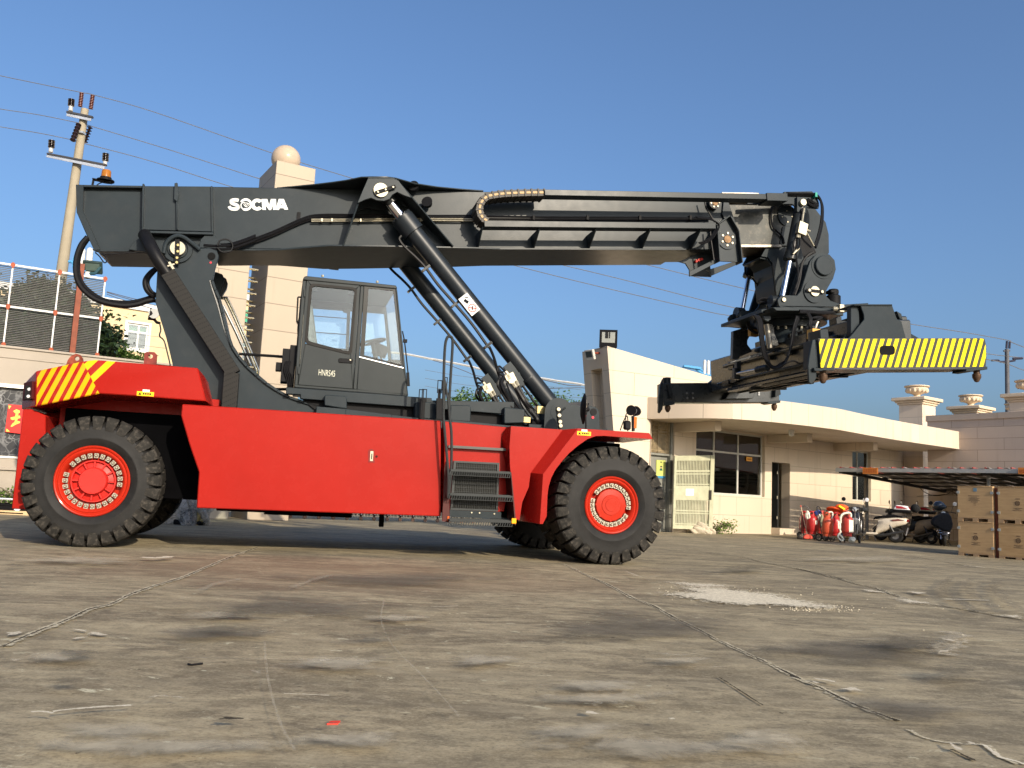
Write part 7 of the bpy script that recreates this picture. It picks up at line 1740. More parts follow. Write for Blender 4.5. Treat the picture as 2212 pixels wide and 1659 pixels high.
# ================================================================== SCOOTERS
def scooter(label, w, x, y, head, body, accent, box_=None, plate=None, helmet=False, mirrors=(.8,.8,.8), flap=True, ky=0.0):
    p0 = gp(w, x, y)*1.04; t_ = thing('motor_scooter', label, 'scooter', loc=p0, rz=R(head), group='scooters parked under the shed')
    bm_ = pm('scooter_'+body[0], body[1], .28, 0, .1, 8, 0, 40, .5, .25, .4); ac = pm('scooter_'+accent[0], accent[1], .35, 0, .1, 8)
    def whl(xc):
        b = MB(); b.lathe([(.13,-.045),(.20,-.05),(.235,-.02),(.24,0),(.235,.02),(.20,.05),(.13,.045)], (xc,0,.24), (0,1,0), 28); o = part(b, 'wheel', RUBBER, t_)
        b = MB(); b.lathe([(0,-.05),(.03,-.05),(.04,-.02),(.125,-.03),(.135,-.03),(.135,.03),(.125,.03),(.04,.02),(.03,.05),(0,.05)], (xc,0,.24), (0,1,0), 24); part(b, 'rim', pm('scooter_rim', (.20,.20,.20), .4, .6), o)
    whl(.64); whl(-.60)
    b = MB()   # tail body: a lofted shell from footboard to tail
    def shell(secs, mat, name, parent=t_, m2=None):
        mb = MB(); rings = []
        for (xx, z0, z1, hw) in secs:
            cz = (z0+z1)/2; hh = (z1-z0)/2
            rings.append([mb.bm.verts.new((xx, hw*math.copysign(abs(math.cos(t))**.6, math.cos(t)), cz+hh*math.copysign(abs(math.sin(t))**.7, math.sin(t)))) for t in [2*math.pi*k/14 for k in range(14)]])
        for a, c in zip(rings, rings[1:]):
            for k in range(14): mb.face([a[k], a[(k+1) % 14], c[(k+1) % 14], c[k]])
        mb.face(rings[0][::-1]); mb.face(rings[-1]); return part(mb, name, mat, parent, ang=50)
    shell([(-.98,.66,.74,.05),(-.90,.58,.78,.12),(-.66,.50,.79,.16),(-.36,.36,.76,.17),(-.12,.26,.70,.16),(-.05,.24,.40,.15)], bm_, 'tail_body')
    shell([(-.80,.775,.83,.10),(-.55,.775,.87,.14),(-.25,.75,.83,.145),(-.02,.70,.78,.13),(.02,.68,.73,.10)], BLACKM, 'seat')
    shell([(-.10,.20,.30,.17),(.30,.20,.28,.18),(.42,.22,.40,.16)], bm_, 'footboard')
    b = MB(); b.loft([(.46,-.19,.30),(.46,.19,.30),(.36,.20,.72),(.30,.16,.93),(.30,-.16,.93),(.36,-.20,.72)], [(.54,-.12,.30),(.54,.12,.30),(.47,.13,.72),(.38,.10,.95),(.38,-.10,.95),(.47,-.13,.72)]); part(b, 'leg_shield', bm_, t_, bevel=.03, segs=2)
    shell([(.20,.93,1.02,.13),(.30,.90,1.06,.17),(.40,.90,1.04,.14),(.46,.92,1.0,.09)], bm_ if body[0] != 'white' else ac, 'handlebar_cowl')
    b = MB(); b.lathe([(0,.03),(.055,.02),(.075,0),(0,-.01)], (.455,0,.965), Vector((1,0,.15)), 18); part(b, 'headlamp', pm('headlamp_glass', (.40,.42,.42), .08, .3), t_)
    b = MB(); b.obox((.52,0,.62), (.012,0,-.03), (0,.10,0), (.02,0,.06)); part(b, 'front_lens', pm('front_lens_grey', (.35,.36,.36), .15, .3), t_)
    b = MB(); b.tube([(.24,-.36,1.0),(.30,-.20,1.02),(.33,0,1.0),(.30,.20,1.02),(.24,.36,1.0)], .016, 8); b.tube([(.36,0,.92),(.60,0,.36)], .035, 8)
    for s_ in (-1, 1): b.tube([(.52,s_*.09,.50),(.64,s_*.09,.24)], .022, 8); b.tube([(.30,s_*.22,1.02),(.26,s_*.27,1.16),(.27,s_*.30,1.22)], .008, 6); b.tube([(-.45,s_*.14,.55),(-.60,s_*.12,.26)], .03, 8)
    b.tube([(-.10,.15,.20),(-.30,.18,.22),(-.62,.19,.30),(-.85,.19,.36)], .045, 10); b.tube([(0,.10,.22),(-.05,.22,.02)], .014, 6); b.tube([(-.95,-.12,.82),(-.95,.12,.82),(-.70,.15,.83)], .012, 6); b.tube([(-.95,-.12,.82),(-.70,-.15,.83)], .012, 6)
    part(b, 'frame', pm('scooter_frame', (.06,.06,.06), .35, .5), t_)
    for s_, v_ in ((-1, mirrors[0]), (1, mirrors[1])):
        b = MB(); c = Vector((.27, s_*.33, 1.27)); b.lathe([(0,.018),(.05,.012),(.062,0),(.055,-.006),(0,-.008)], c, Vector((1,0,0)), 18); b.m(1).lathe([(0,-.012),(.052,-.008)], c, Vector((1,0,0)), 18)
        part(b, 'mirror', [BLACKM if v_ < .5 else pm('mirror_shell_pale', (.7,.7,.7), .3), CHROME], t_)
    b = MB(); b.lathe([(.30*1.0,-.06),(.30,.06)], (.64,0,.24), (0,1,0), 24); 
    b.bm.clear(); n = 9
    for k in range(n):
        a0, a1_ = R(20+k*15), R(20+(k+1)*15); f = lambda a, r_, v: (.64+r_*math.cos(a), v, .24+r_*math.sin(a))
        b.mesh([f(a0,.265,-.075), f(a1_,.265,-.075), f(a1_,.29,0), f(a0,.29,0), f(a0,.265,.075), f(a1_,.265,.075)], [(0,1,2,3), (3,2,5,4)])
    part(b, 'front_mudguard', bm_, t_, fixn=False)
    b = MB(); b.obox((-.96,0,.70), (.03,0,0), (0,.09,0), (.01,0,.035)); part(b, 'tail_lamp', pm('tail_red', (.22,.02,.015), .2), t_)
    if flap: b = MB(); b.obox((-.93,0,.36), (-.03,0,.12), (0,.085,0), (.006,0,.003)); part(b, 'mudflap', pm('mudflap_grey', (.20,.20,.21), .5, 0, .2, 20), t_)
    if box_:
        b = MB(); b.loft([(-1.02,-.17,.93),(-.58,-.19,.93),(-.58,.19,.93),(-1.02,.17,.93)], [(-1.04,-.19,1.02),(-.56,-.21,1.02),(-.56,.21,1.02),(-1.04,.19,1.02)]); o = part(b, 'top_box', BLACKM, t_, bevel=.02)
        mb = MB(); mb.loft([(-1.04,-.19,1.022),(-.56,-.21,1.022),(-.56,.21,1.022),(-1.04,.19,1.022)], [(-.96,-.13,1.15),(-.64,-.15,1.17),(-.64,.15,1.17),(-.96,.13,1.15)]); part(mb, 'lid', pm('lid_'+box_[0], box_[1], .3), o, bevel=.035, segs=2)
        mb = MB(); mb.loft([(-.98,.165,1.06),(-.66,.178,1.06),(-.64,.157,1.14),(-.80,.155,1.13)], [(-.98,.19,1.06),(-.66,.204,1.06),(-.64,.165,1.14),(-.80,.165,1.13)]); mb.loft([(-1.035,-.12,1.05),(-1.035,.12,1.05),(-1.0,.12,1.11),(-1.0,-.12,1.11)],[(-1.02,-.12,1.05),(-1.02,.12,1.05),(-.98,.12,1.11),(-.98,-.12,1.11)]); part(mb, 'reflector', pm('lid_red', (.35,.02,.03), .25), o)
    if plate: b = MB(); b.obox((.57,0,.50), (.006,0,0), (0,.085,0), (0,0,.055)); b.m(1); [b.obox((.578,-.06+k*.03,.50), (.002,0,0), (0,.009,0), (0,0,.02)) for k in range(5)]; part(b, 'number_plate', [pm('plate_orange', (.62,.30,.03), .5), INK], t_)
    if plate: 
        b = MB(); b.tube(spline([(.50,-.20,.44),(.62,-.16,.40),(.66,0,.39),(.62,.16,.40),(.50,.20,.44),(.60,.15,.46),(.63,0,.46),(.60,-.15,.46),(.50,-.20,.44)],4), .010, 6)
        for s_ in (-1,1): b.tube([(.50,s_*.08,.46),(.70,s_*.085,.20)], .022, 8)
        part(b, 'crash_bar', CHROME, t_)
    if accent and body[0] == 'white':
        b = MB(); 
        for s_ in (-1,1): b.loft([(-.88,s_*.128,.70),(-.55,s_*.168,.66),(-.50,s_*.168,.70),(-.70,s_*.15,.74)], [(-.88,s_*.14,.70),(-.55,s_*.178,.66),(-.50,s_*.178,.70),(-.70,s_*.16,.74)])
        part(b, 'side_decal', pm('decal_dark_red', (.16,.05,.04), .4), t_)
    return t_
GREYS = ('dark_grey', (.05,.052,.052)); BLK = ('black', (.012,.012,.014)); WHT = ('white', (.62,.55,.44)); TAN_ = ('tan_grey', (.24,.19,.14))
scooter('black scooter facing the yard beside the gas bottles, pale left mirror', 'x', 1090, 1160, -118, BLK, GREYS, flap=False, mirrors=(.2,.8))
scooter('dirty white scooter with a white and red top box', 'x', 1450, 1165, 148, WHT, GREYS, box_=('white', (.78,.76,.76)))
scooter('dark grey scooter with a cream and red top box, third from the gas bottles', 'y', 200, 985, 142, GREYS, TAN_, box_=('cream', (.45,.38,.26)), mirrors=(.2,.2))
s4 = scooter('dark scooter seen from behind with a pale mudflap, helmet on its handlebar', 'y', 450, 1010, 112, TAN_, GREYS, mirrors=(.2,.2))
s5 = scooter('black scooter facing the camera with an orange number plate and chrome bars', 'y', 880, 1050, -112, BLK, GREYS, plate=True, flap=False, mirrors=(.2,.9))
b = MB(); b.sphere((0,0,0), .125, 20, sz=.95, sx=1.12); b.m(1).sphere((.03,-.03,-.01), .122, 16, sz=.6, sx=1.05); h = b.build('helmet', [pm('helmet_black', (.02,.02,.022), .18, 0, .1, 8, 0, 40, .5, 0, .6), pm('visor', (.03,.035,.04), .08)]); h.location = at_depth('y', 815, 388, 23.3); tag(h, 'glossy black helmet hanging on the mirror of the scooter with the orange plate', 'helmet')
h.scale = (1.15, 1.15, 1.15)
b = MB(); b.sphere((0,0,0), .125, 18, sz=1.0); h2 = b.build('helmet', pm('helmet_fur', (.012,.012,.012), .9, 0, .4, 60, .8, 90)); h2.location = at_depth('y', 432, 425, 24.8); tag(h2, 'round matt black helmet on the handlebar of the scooter seen from behind', 'helmet')
b = MB(); c = at_depth('y', 850, 590, 23.2)
b.loft([(-.30,-.05,-.14),(-.22,-.08,.02),(-.05,-.12,.10),(.12,-.12,.17),(.24,-.1,.10),(.32,-.06,-.16),(.22,-.1,-.34),(0,-.14,-.30)], [(-.28,.05,-.14),(-.20,.1,.02),(-.05,.12,.10),(.12,.12,.17),(.24,.1,.10),(.32,.08,-.16),(.22,.1,-.34),(0,.12,-.30)]); o = b.build('wind_apron', pm('apron_black', (.014,.014,.016), .7, 0, .3, 20), bevel=.05); o.location = c; tag(o, 'black padded wind apron draped over the handlebar of the scooter with the orange plate', 'apron')
# ================================================================== GAS BOTTLES
def bottle(x, yb, D, col, label, sc=1.0, white=None):
    c = at_depth('x', x, yb, D); t_ = thing('gas_bottle', label, 'gas bottle', loc=c, group='red gas bottles on trolleys')
    m_ = pm('bottle_'+col[0], col[1], .38, 0, .12, 7, .1, 50, .5, .08)
    b = MB(); b.lathe([(0,.05),(.10,.05),(.145,.09),(.16,.15),(.16,.42),(.15,.485),(.115,.535),(.05,.56),(0,.565)], (0,0,0), (0,0,1), 32); part(b, 'body', m_, t_, ang=40)
    b = MB(); b.lathe([(.115,.0),(.12,.0),(.125,.08),(.115,.08)], (0,0,0), (0,0,1), 24); part(b, 'foot_ring', m_, t_)
    b = MB()
    for k in range(24):
        a, a2 = 2*math.pi*k/24, 2*math.pi*(k+1)/24; zz = .70
        z0 = .52
        f = lambda an, r_, z: (r_*math.cos(an), r_*math.sin(an), z)
        if k in (15,16,17,20,21): # hand holes
            for za, zb_ in ((z0,.60),(.655,zz)): b.loft([f(a,.095,za),f(a2,.095,za),f(a2,.095,zb_),f(a,.095,zb_)], [f(a,.10,za),f(a2,.10,za),f(a2,.10,zb_),f(a,.10,zb_)])
        else: b.loft([f(a,.095,z0),f(a2,.095,z0),f(a2,.095,zz),f(a,.095,zz)], [f(a,.10,z0),f(a2,.10,z0),f(a2,.10,zz),f(a,.10,zz)])
    part(b, 'valve_guard', m_, t_)
    b = MB(); b.cyl((0,0,.56),(0,0,.64),.022,n=10); b.cyl((-.05,0,.62),(.05,0,.62),.016,n=8); part(b, 'valve', BRASS, t_)
    if white:
        a0, a1_, z0, z1 = white; b = MB(); n = 6
        for k in range(n):
            a, a2 = R(a0+(a1_-a0)*k/n), R(a0+(a1_-a0)*(k+1)/n); f = lambda an, z: (.1615*math.cos(an), .1615*math.sin(an), z); b.poly([f(a,z0),f(a2,z0),f(a2,z1),f(a,z1)])
        part(b, 'paper_label', pm('label_paper', (.72,.70,.58), .7, 0, .12, 25), t_, fixn=False)
    return t_
RB = ('red', (.40,.016,.016)); OB = ('orange_red', (.52,.075,.03)); RB2 = ('pale_red', (.44,.04,.028))
bottle(85, 985, 27.8, ('dark_red', (.30,.02,.018)), 'dark red gas bottle at the wall, mostly hidden behind the bright red one', white=None)
bottle(228, 1000, 27.0, RB, 'bright red gas bottle nearest the shovel, torn white label on its side', white=(-70, -20, .30, .42))
bottle(400, 985, 27.6, RB2, 'red gas bottle mostly hidden behind the orange one, bags hung on it')
bottle(528, 1040, 25.9, OB, 'faded orange-red gas bottle in front, behind a black trolley wheel', white=(-35, -5, .15, .40))
bottle(680, 1035, 26.4, RB, 'red gas bottle between the orange one and the white hose, white label', white=(-80, -20, .22, .45))
bottle(918, 1040, 25.4, RB2, 'red gas bottle nearest the scooters with a white hose over its neck', white=(-95, -15, .12, .46))
def trolley(x, y, D, label, head=0, sc=1.0):
    c = at_depth('x', x, y, D); c.z = 0; t_ = thing('hand_trolley', label, 'trolley', loc=c, rz=R(head), group='folding trolleys for the gas bottles')
    b = MB()
    for s_ in (-.14,.14): b.tube(spline([(s_,0,.10),(s_,.05,.55),(s_*.95,.12,.85),(s_*.7,.16,.97),(0,.17,1.0)],4), .013, 7); b.tube([(s_,-.30,.06),(s_,0,.10)], .011, 6)
    b.tube([(-.14,.03,.4),(.14,.03,.4)], .010, 6); b.tube([(-.14,-.30,.06),(.14,-.30,.06)], .011, 6); b.tube([(-.24,.04,.11),(.24,.04,.11)], .012, 6)
    for s_ in (-.1,.1): b.tube(spline([(s_,-.12,.10),(s_,-.18,.0),(s_,-.25,.03),(s_,-.28,.10)],4), .010, 6)
    part(b, 'frame', pm('trolley_frame', (.05,.045,.045), .4, .3), t_)
    for s_ in (-.26,.26):
        b = MB(); b.lathe([(.075,-.022),(.10,-.024),(.113,0),(.10,.024),(.075,.022)], (s_,.04,.113), (1,0,0), 24); b.m(1).lathe([(0,-.03),(.02,-.03),(.025,-.012),(.025,.012),(.02,.03),(0,.03)], (s_,.04,.113), (1,0,0), 14)
        for k in range(5): a = k*2*math.pi/5; b.obox((s_, .04+.05*math.cos(a), .113+.05*math.sin(a)), (.008,0,0), (0,.03*math.cos(a),.03*math.sin(a)), (0,-.010*math.sin(a),.010*math.cos(a)))
        b.lathe([(.072,-.018),(.080,-.018),(.080,.018),(.072,.018)], (s_,.04,.113), (1,0,0), 24)
        part(b, 'wheel', [RUBBER, pm('trolley_hub', (.16,.15,.14), .5)], t_)
    return t_
trolley(150, 1060, 27.3, 'folding trolley at the left, arched handle beside the bright red bottle', 15)
trolley(455, 1090, 26.3, 'folding trolley with the big spoked wheel in front of the bottles', 50)
trolley(640, 1090, 26.8, 'folding trolley behind the middle bottles with a tall arched handle', 10)
trolley(960, 1130, 25.8, 'folding trolley under the bottle nearest the scooters', -30)
def lump(name, w, x, y, D, rx, ry, rz__, mat, label, cat, seed=1, amp=.25):
    c = at_depth(w, x, y, D); mb = MB(); g = bmesh.ops.create_icosphere(mb.bm, subdivisions=4, radius=1); rnd = random.Random(seed)
    ph = [(rnd.uniform(1.5,5), rnd.uniform(1.5,5), rnd.uniform(1.5,5), rnd.uniform(0,6)) for _ in range(8)]
    for v in g['verts']:
        p = v.co.copy(); k = 1+sum(amp/3*math.sin(a*p.x+b_*p.y+c_*p.z+d) for a, b_, c_, d in ph); v.co = Vector((p.x*rx*k, p.y*ry*k, p.z*rz__*k))
    o = mb.build(name, mat, ang=60); o.location = c; return tag(o, label, cat)
lump('work_jacket', 'x', 760, 535, 26.6, .24, .14, .13, pm('jacket_orange', (.80,.10,.025), .8, 0, .2, 12), 'crumpled fluorescent orange work jacket heaped over the bottles', 'jacket', 3, .35)
b = MB(); c = at_depth('x', 800, 485, 26.4); b.obox((0,0,0), (.09,0,-.05), (0,.05,0), (.02,0,.025)); o = b.build('reflective_strip', YEL, bevel=.01); o.location = c; o.parent = bpy.data.objects['work_jacket']; o.matrix_parent_inverse = Matrix.Identity(4); o.location = c-bpy.data.objects['work_jacket'].location
lump('sack', 'x', 740, 650, 26.8, .12, .10, .16, pm('sack_brown', (.32,.16,.06), .9), 'small brown sack hanging under the orange jacket', 'sack', 9)
def hose_obj(pts, D, r_, mat, label, name='hose', cat='hose'):
    P3 = spline([at_depth(w, x, y, D) for w, x, y in pts], 6); o0 = P3[0].copy(); mb = MB(); mb.tube([p-o0 for p in P3], r_, 8); o = mb.build(name, mat); o.location = o0; return tag(o, label, cat)
HOSEW = pm('hose_white', (.68,.65,.54), .6)
hose_obj([('x',785,780),('x',785,700),('x',800,640),('x',840,605),('x',900,590),('x',960,590),('x',985,620),('x',985,670)], 25.2, .030, HOSEW, 'thick white hose arched over the neck of the bottle nearest the scooters')
hose_obj([('x',770,905),('x',785,960),('x',745,1010),('x',740,1060),('x',790,1115),('x',830,1120),('x',835,1090),('x',800,1040),('x',765,1010)], 25.3, .024, HOSEW, 'white hose coiled on the ground beside the yellow basin')
hose_obj([('x',550,575),('x',600,570),('x',630,590),('x',630,650),('x',615,700)], 25.8, .022, HOSEW, 'short white hose looped between the orange bottle and its neighbour')
b = MB(); c = gp('x', 880, 1135); b.lathe([(0,.02),(.15,.02),(.155,.0),(.16,.02),(.20,.19),(.215,.20),(.19,.20),(.15,.03)], (0,0,0), (0,0,1), 26); o = b.build('basin', pm('basin_yellow', (.62,.50,.22), .5)); o.location = c+Vector((0,.2,0)); tag(o, 'pale yellow plastic basin on the ground in front of the gas bottles', 'basin')
lump('plastic_bag', 'x', 1010, 1105, 25.0, .09, .06, .07, HOSEW, 'small crumpled pale plastic bag beside the yellow basin', 'bag', 5)
lump('cloth_bundle', 'x', 840, 1000, 25.9, .14, .10, .06, pm('cloth_navy', (.02,.025,.05), .9), 'dark blue cloth bundle behind the yellow basin', 'cloth', 6)
for k, (x, y, sx__, sz__, m_, lb) in enumerate(((150,640,.07,.12,HOSEW,'white rag hanging behind the bright red gas bottle'),(370,660,.05,.11,HOSEW,'white rag hanging between the bright red and the orange bottle'),(340,590,.09,.07,pm('bag_blue',(.03,.05,.20),.6),'small blue bag hung on a trolley handle'),(430,740,.05,.20,pm('glove_olive',(.30,.28,.18),.9),'long olive rag hanging beside the orange gas bottle'))): lump('rag', 'x', x, y, 26.9 if k != 3 else 25.9, sx__, .04, sz__, m_, lb, 'rag', 20+k)
# shovel leaning on the wall, thin sticks
c = at_depth('x', 155, 1095, 26.9); c.z = 0; t_ = thing('dustpan', 'red long-handled dustpan leaning by the wall in front of the bottles', 'dustpan', loc=c)
b = MB(); a = at_depth('x', 12, 440, 27.2)-c; b.tube([a, at_depth('x',140,1005,26.95)-c], .014, 7); b.m(1).tube([a, a+(at_depth('x',140,1005,26.95)-c-a)*.06], .02, 7); part(b, 'handle', [pm('handle_wood', (.50,.36,.24), .6), pm('grip_red', (.5,.08,.05), .5)], t_)
b = MB(); q = [(a_.x, a_.z) for a_ in [at_depth('x', x, y, 26.9)-c for x, y in ((60,1090),(65,1050),(100,1015),(140,1003),(200,1012),(240,1045),(255,1092))]]; b.prism(q, -.03, .10); part(b, 'pan', pm('pan_red', (.72,.09,.06), .5), t_, bevel=.02)
cable_obj([('x',12,660),('x',10,850),('x',8,1010)], 'thin grey stick standing against the wall left of the gas bottles', .012, pm('stick_grey', (.3,.26,.2), .7), 27.6, 'stick')
lump('rock', 'x', 25, 1060, 27.0, .12, .08, .07, pm('rock_brown', (.20,.16,.12), .9, 0, .3, 12), 'small brown stone at the foot of the wall by the dustpan', 'stone', 31)
# stones and weed at the gatehouse
for k, (x, y, rx, rz__) in enumerate(((500,1428,.22,.14),(540,1425,.24,.15),(575,1432,.17,.13),(612,1440,.17,.11))):
    lump('rock', 'i', x, y, 27.9, rx, .12, rz__, pm('rock_pale', (.46,.40,.30), .95, 0, .2, 9, .6, 14), ('pale rock at the left end','largest pale rock','pale rock third along','lone low pale rock nearest the weed')[k]+' of the row below the barred gate', 'rock', 40+k, .4)
# ================================================================== FOLIAGE
def leafmat(name, c1, c2, trans=.25):
    m = bpy.data.materials.new(name); m.use_nodes = True; t = m.node_tree; t.nodes.clear(); out = node(t, 'ShaderNodeOutputMaterial')
    tc = node(t, 'ShaderNodeTexCoord'); n1 = node(t, 'ShaderNodeTexNoise', Scale=1.6, Detail=4.0); lk(t, tc.outputs['Object'], n1.inputs['Vector']); gi = node(t, 'ShaderNodeNewGeometry')
    c_ = mixc(t, ramp(t, n1.outputs[0], [(.35, 0.), (.65, 1.)]), c1, c2); c_ = mixc(t, mth(t, 'MULTIPLY', gi.outputs['Random Per Island'], .5), c_, tuple(x*1.7 for x in c2))
    p_ = node(t, 'ShaderNodeBsdfPrincipled'); lk(t, c_, p_.inputs['Base Color']); p_.inputs['Roughness'].default_value = .5; p_.inputs['Specular IOR Level'].default_value = .4
    tl = node(t, 'ShaderNodeBsdfTranslucent'); lk(t, c_, tl.inputs[0]); mx = node(t, 'ShaderNodeMixShader'); mx.inputs[0].default_value = trans; lk(t, p_.outputs[0], mx.inputs[1]); lk(t, tl.outputs[0], mx.inputs[2]); lk(t, mx.outputs[0], out.inputs[0]); return m
LEAF1 = leafmat('leaf_fresh', (.035,.075,.014), (.09,.16,.03)); LEAF2 = leafmat('leaf_dark', (.008,.018,.007), (.02,.038,.012), .1); LEAF3 = leafmat('leaf_light', (.06,.11,.02), (.14,.22,.04))
BARK = pm('bark', (.12,.09,.06), .9, 0, .3, 10, .5, 25)
def tree(name, label, base, height, crown, nclump, nleaf, ls_, mat, seed, cat='tree', stems=5, trunk=.10, grp=None):
    """crown: list of (cx, cy, cz, rx, ry, rz) ellipsoids relative to base"""
    t_ = thing(name, label, cat, loc=base, group=grp); rnd = random.Random(seed); cl = []
    for k in range(nclump):
        e = crown[k % len(crown)]
        while True:
            d = Vector((rnd.uniform(-1,1), rnd.uniform(-1,1), rnd.uniform(-1,1)))
            if .15 < d.length < 1: break
        d = d.normalized()*d.length**.45; cl.append(Vector((e[0]+d.x*e[3], e[1]+d.y*e[4], e[2]+d.z*e[5])))
    b = MB(); mz = min(e[2]-e[5]*.4 for e in crown); fork = Vector((0, 0, max(.15, mz*.8)))
    if trunk: b.cyl((0,0,0), fork, trunk, trunk*.7, n=9)
    for k in range(stems*3):
        c_ = cl[rnd.randrange(len(cl))]; mid = fork.lerp(c_, .5)+Vector((rnd.uniform(-.1,.1), rnd.uniform(-.1,.1), .12)); b.cyl(fork, mid, trunk*.5+.004, trunk*.3+.003, n=6); b.cyl(mid, c_, trunk*.3+.003, .004, n=5)
    part(b, 'trunk' if trunk > .03 else 'stem', BARK, t_)
    b = MB()
    for c_ in cl:
        rr_ = rnd.uniform(.6, 1.25)*ls_*3.2
        for j in range(nleaf):
            d = Vector((rnd.gauss(0,1), rnd.gauss(0,1), rnd.gauss(0,.8)))*rr_*.5; p_ = c_+d; a = Vector((rnd.gauss(0,1), rnd.gauss(0,1), rnd.gauss(0,.6))).normalized(); nn = Vector((rnd.gauss(0,.7), rnd.gauss(0,.7), 1)).normalized(); s_ = nn.cross(a)
            if s_.length < .1: continue
            s_.normalize(); L2 = ls_*rnd.uniform(.7,1.3); w2_ = L2*.36; v = [b.bm.verts.new(p_-a*L2*.5), b.bm.verts.new(p_+s_*w2_+nn*w2_*.3), b.bm.verts.new(p_+a*L2*.5), b.bm.verts.new(p_-s_*w2_+nn*w2_*.3)]; b.face([v[0],v[1],v[2]]); b.face([v[0],v[2],v[3]])
    part(b, 'crown' if trunk > .03 else 'leaves', mat, t_, fixn=False, ang=80); return t_
def gbase(w, x, D): p_ = at_depth(w, x, 1000, D); return Vector((p_.x, p_.y, 0))
def hz(w, x, y, D): return at_depth(w, x, y, D)
bs = gbase('q', 1400, 26.5)
def E_(w, x, y, D, rx, rz__, ry=None, bs_=None): p_ = at_depth(w, x, y, D)-(bs_ or bs); return (p_.x, p_.y, p_.z, rx, ry or rx, rz__)
tree('bushy_tree', 'bright green bushy tree behind the left wall beside the yellow building', bs, 5, [E_('q',1320,1180,26.5,.25,.40), E_('q',1430,1230,26.5,.35,.30), E_('q',1540,1300,26.5,.5,.28), E_('q',1340,1330,26.5,.5,.4), E_('q',1640,1360,26.5,.4,.2), E_('q',1480,1400,26.5,.8,.4)], 210, 26, .085, LEAF1, 2, trunk=.09)
bs = gbase('q', 420, 25)
tree('shadow_tree', 'dark cone-shaped tree standing in for a shadow behind the louvre screen', bs, 6, [E_('q',560,540,25,.35,.35), E_('q',500,690,25,.8,.55), E_('q',620,700,25,.8,.5), E_('q',560,860,25,1.4,.8), E_('q',780,850,25,1.0,.8), E_('q',700,1050,25,1.8,.8)], 330, 44, .15, LEAF2, 3, trunk=.16)  # dense dark tree put in place of the tower's cone-shaped shadow
bs = gbase('q', 200, 23.2)
tree('hedge_tree', 'dark leafy tree mass low behind the left part of the louvre screen', bs, 4, [E_('q',150,1010,23.2,.9,.55), E_('q',450,1010,23.2,1.1,.6), E_('q',-150,1000,23.2,1.1,.6), E_('q',750,1040,23.2,.9,.6), E_('q',1030,1060,23.2,.7,.55)], 260, 34, .14, LEAF2, 4, trunk=.12)
for nm, pts, sd, lb in (('bushy_tree', [('l',360,1065,.55,.50),('l',440,1110,.8,.4),('l',330,1120,.5,.4)], 5, 'small green treetop left of the far cylinder valves, behind the machine'),
    ('bushy_tree', [('l',660,1110,.8,.5),('l',600,1130,.5,.5)], 6, 'green treetop between the two lift cylinders, left of the hose bundle'),
    ('bushy_tree', [('l',1060,1090,.9,.8),('l',1150,1140,.9,.8),('l',1000,1170,.9,.7)], 7, 'leafy treetop right behind the braided hoses of the near lift cylinder'),
    ('bushy_tree', [('l',1510,1100,.6,.55),('l',1450,1150,.7,.6)], 8, 'leafy treetop just right of the near lift cylinder foot'),
    ('bushy_tree', [('l',1680,1130,.9,.65),('l',1760,1150,.8,.8),('l',1600,1180,.6,.5)], 9, 'leafy treetop touching the left flank of the stone pylon')):
    D = 38; bs = gbase(*pts[0][:2], D); tree(nm, lb, bs, 5, [E_(w, x, y+62, D, rx*.75, rz__*.85) for w, x, y, rx, rz__ in pts], 22, 22, .13, LEAF1, sd, trunk=.05, grp='treetops behind the machine')
bs = gp('i', 690, 1455); tree('weed', 'small green weed with dry stems growing at the gatehouse wall', bs, .5, [(0,0,.16,.22,.15,.14),(.25,0,.26,.15,.12,.12)], 26, 16, .07, LEAF3, 10, 'weed', trunk=.006)
b = MB()
for k in range(5): x = .02*k-.28; b.tube(spline([(x,0,0),(x-.06,.02,.35),(x-.03+.03*k,0,.75-.07*k)],4), .010, 5)
o = b.build('dry_stalks', pm('dry_stalk', (.42,.36,.25), .9)); o.location = bs; tag(o, 'dry pale stalks leaning on the open barred gate', 'stalks')
# planter at left edge
pc = gp('r', 45, 1470); pc.z = 0; t_ = thing('planter', 'long black planter on a wooden pallet at the left edge of the photo', 'planter', loc=pc+Vector((0,.5,0)))
zt_p = at_depth('r', 40, 1360, pc.y).z; zb_p = at_depth('r', 40, 1428, pc.y).z
b = MB(); b.box(-1.2,.42,-.3,.3,zb_p,zt_p); b.box(-1.22,.44,-.32,.32,zt_p-.05,zt_p); part(b, 'trough', BLACKM, t_, bevel=.01)
b = MB(); b.tube([(-1.2,-.34,zt_p+.10),(.42,-.34,zt_p+.09)], .02); b.bar((.30,-.36,zt_p+.16),(.16,-.36,.08),.02,.11); part(b, 'strap', pm('strap_white', (.6,.62,.68), .5), t_)
pal = thing('pallet', 'pale new wooden pallet under the black planter', 'pallet', loc=pc+Vector((0,.5,0)))
b = MB(); b.box(-1.3,.62,-.42,-.28,zb_p-.04,zb_p-.003); b.box(-1.3,.62,.28,.42,zb_p-.04,zb_p-.003); b.box(-1.3,.62,-.07,.07,zb_p-.04,zb_p-.003)
for x in (-1.3,-.5,.34):
    for y in (-.42,-.07,.28): b.box(x, x+.28, y, y+.14, .02, zb_p-.041)
b.box(-1.3,.62,-.42,-.28,0,.019); part(b, 'boards', pm('pallet_new', (.62,.45,.25), .8, 0, .12, 6), pal)
tree('potted_plant', 'low green plants growing in the black planter at the left edge', pc+Vector((0,.5,zt_p-.08)), .5, [(-.1,0,.22,.30,.2,.18),(-.6,0,.25,.35,.2,.2),(.15,0,.14,.2,.15,.1)], 70, 14, .055, LEAF3, 12, 'plant', trunk=.008)
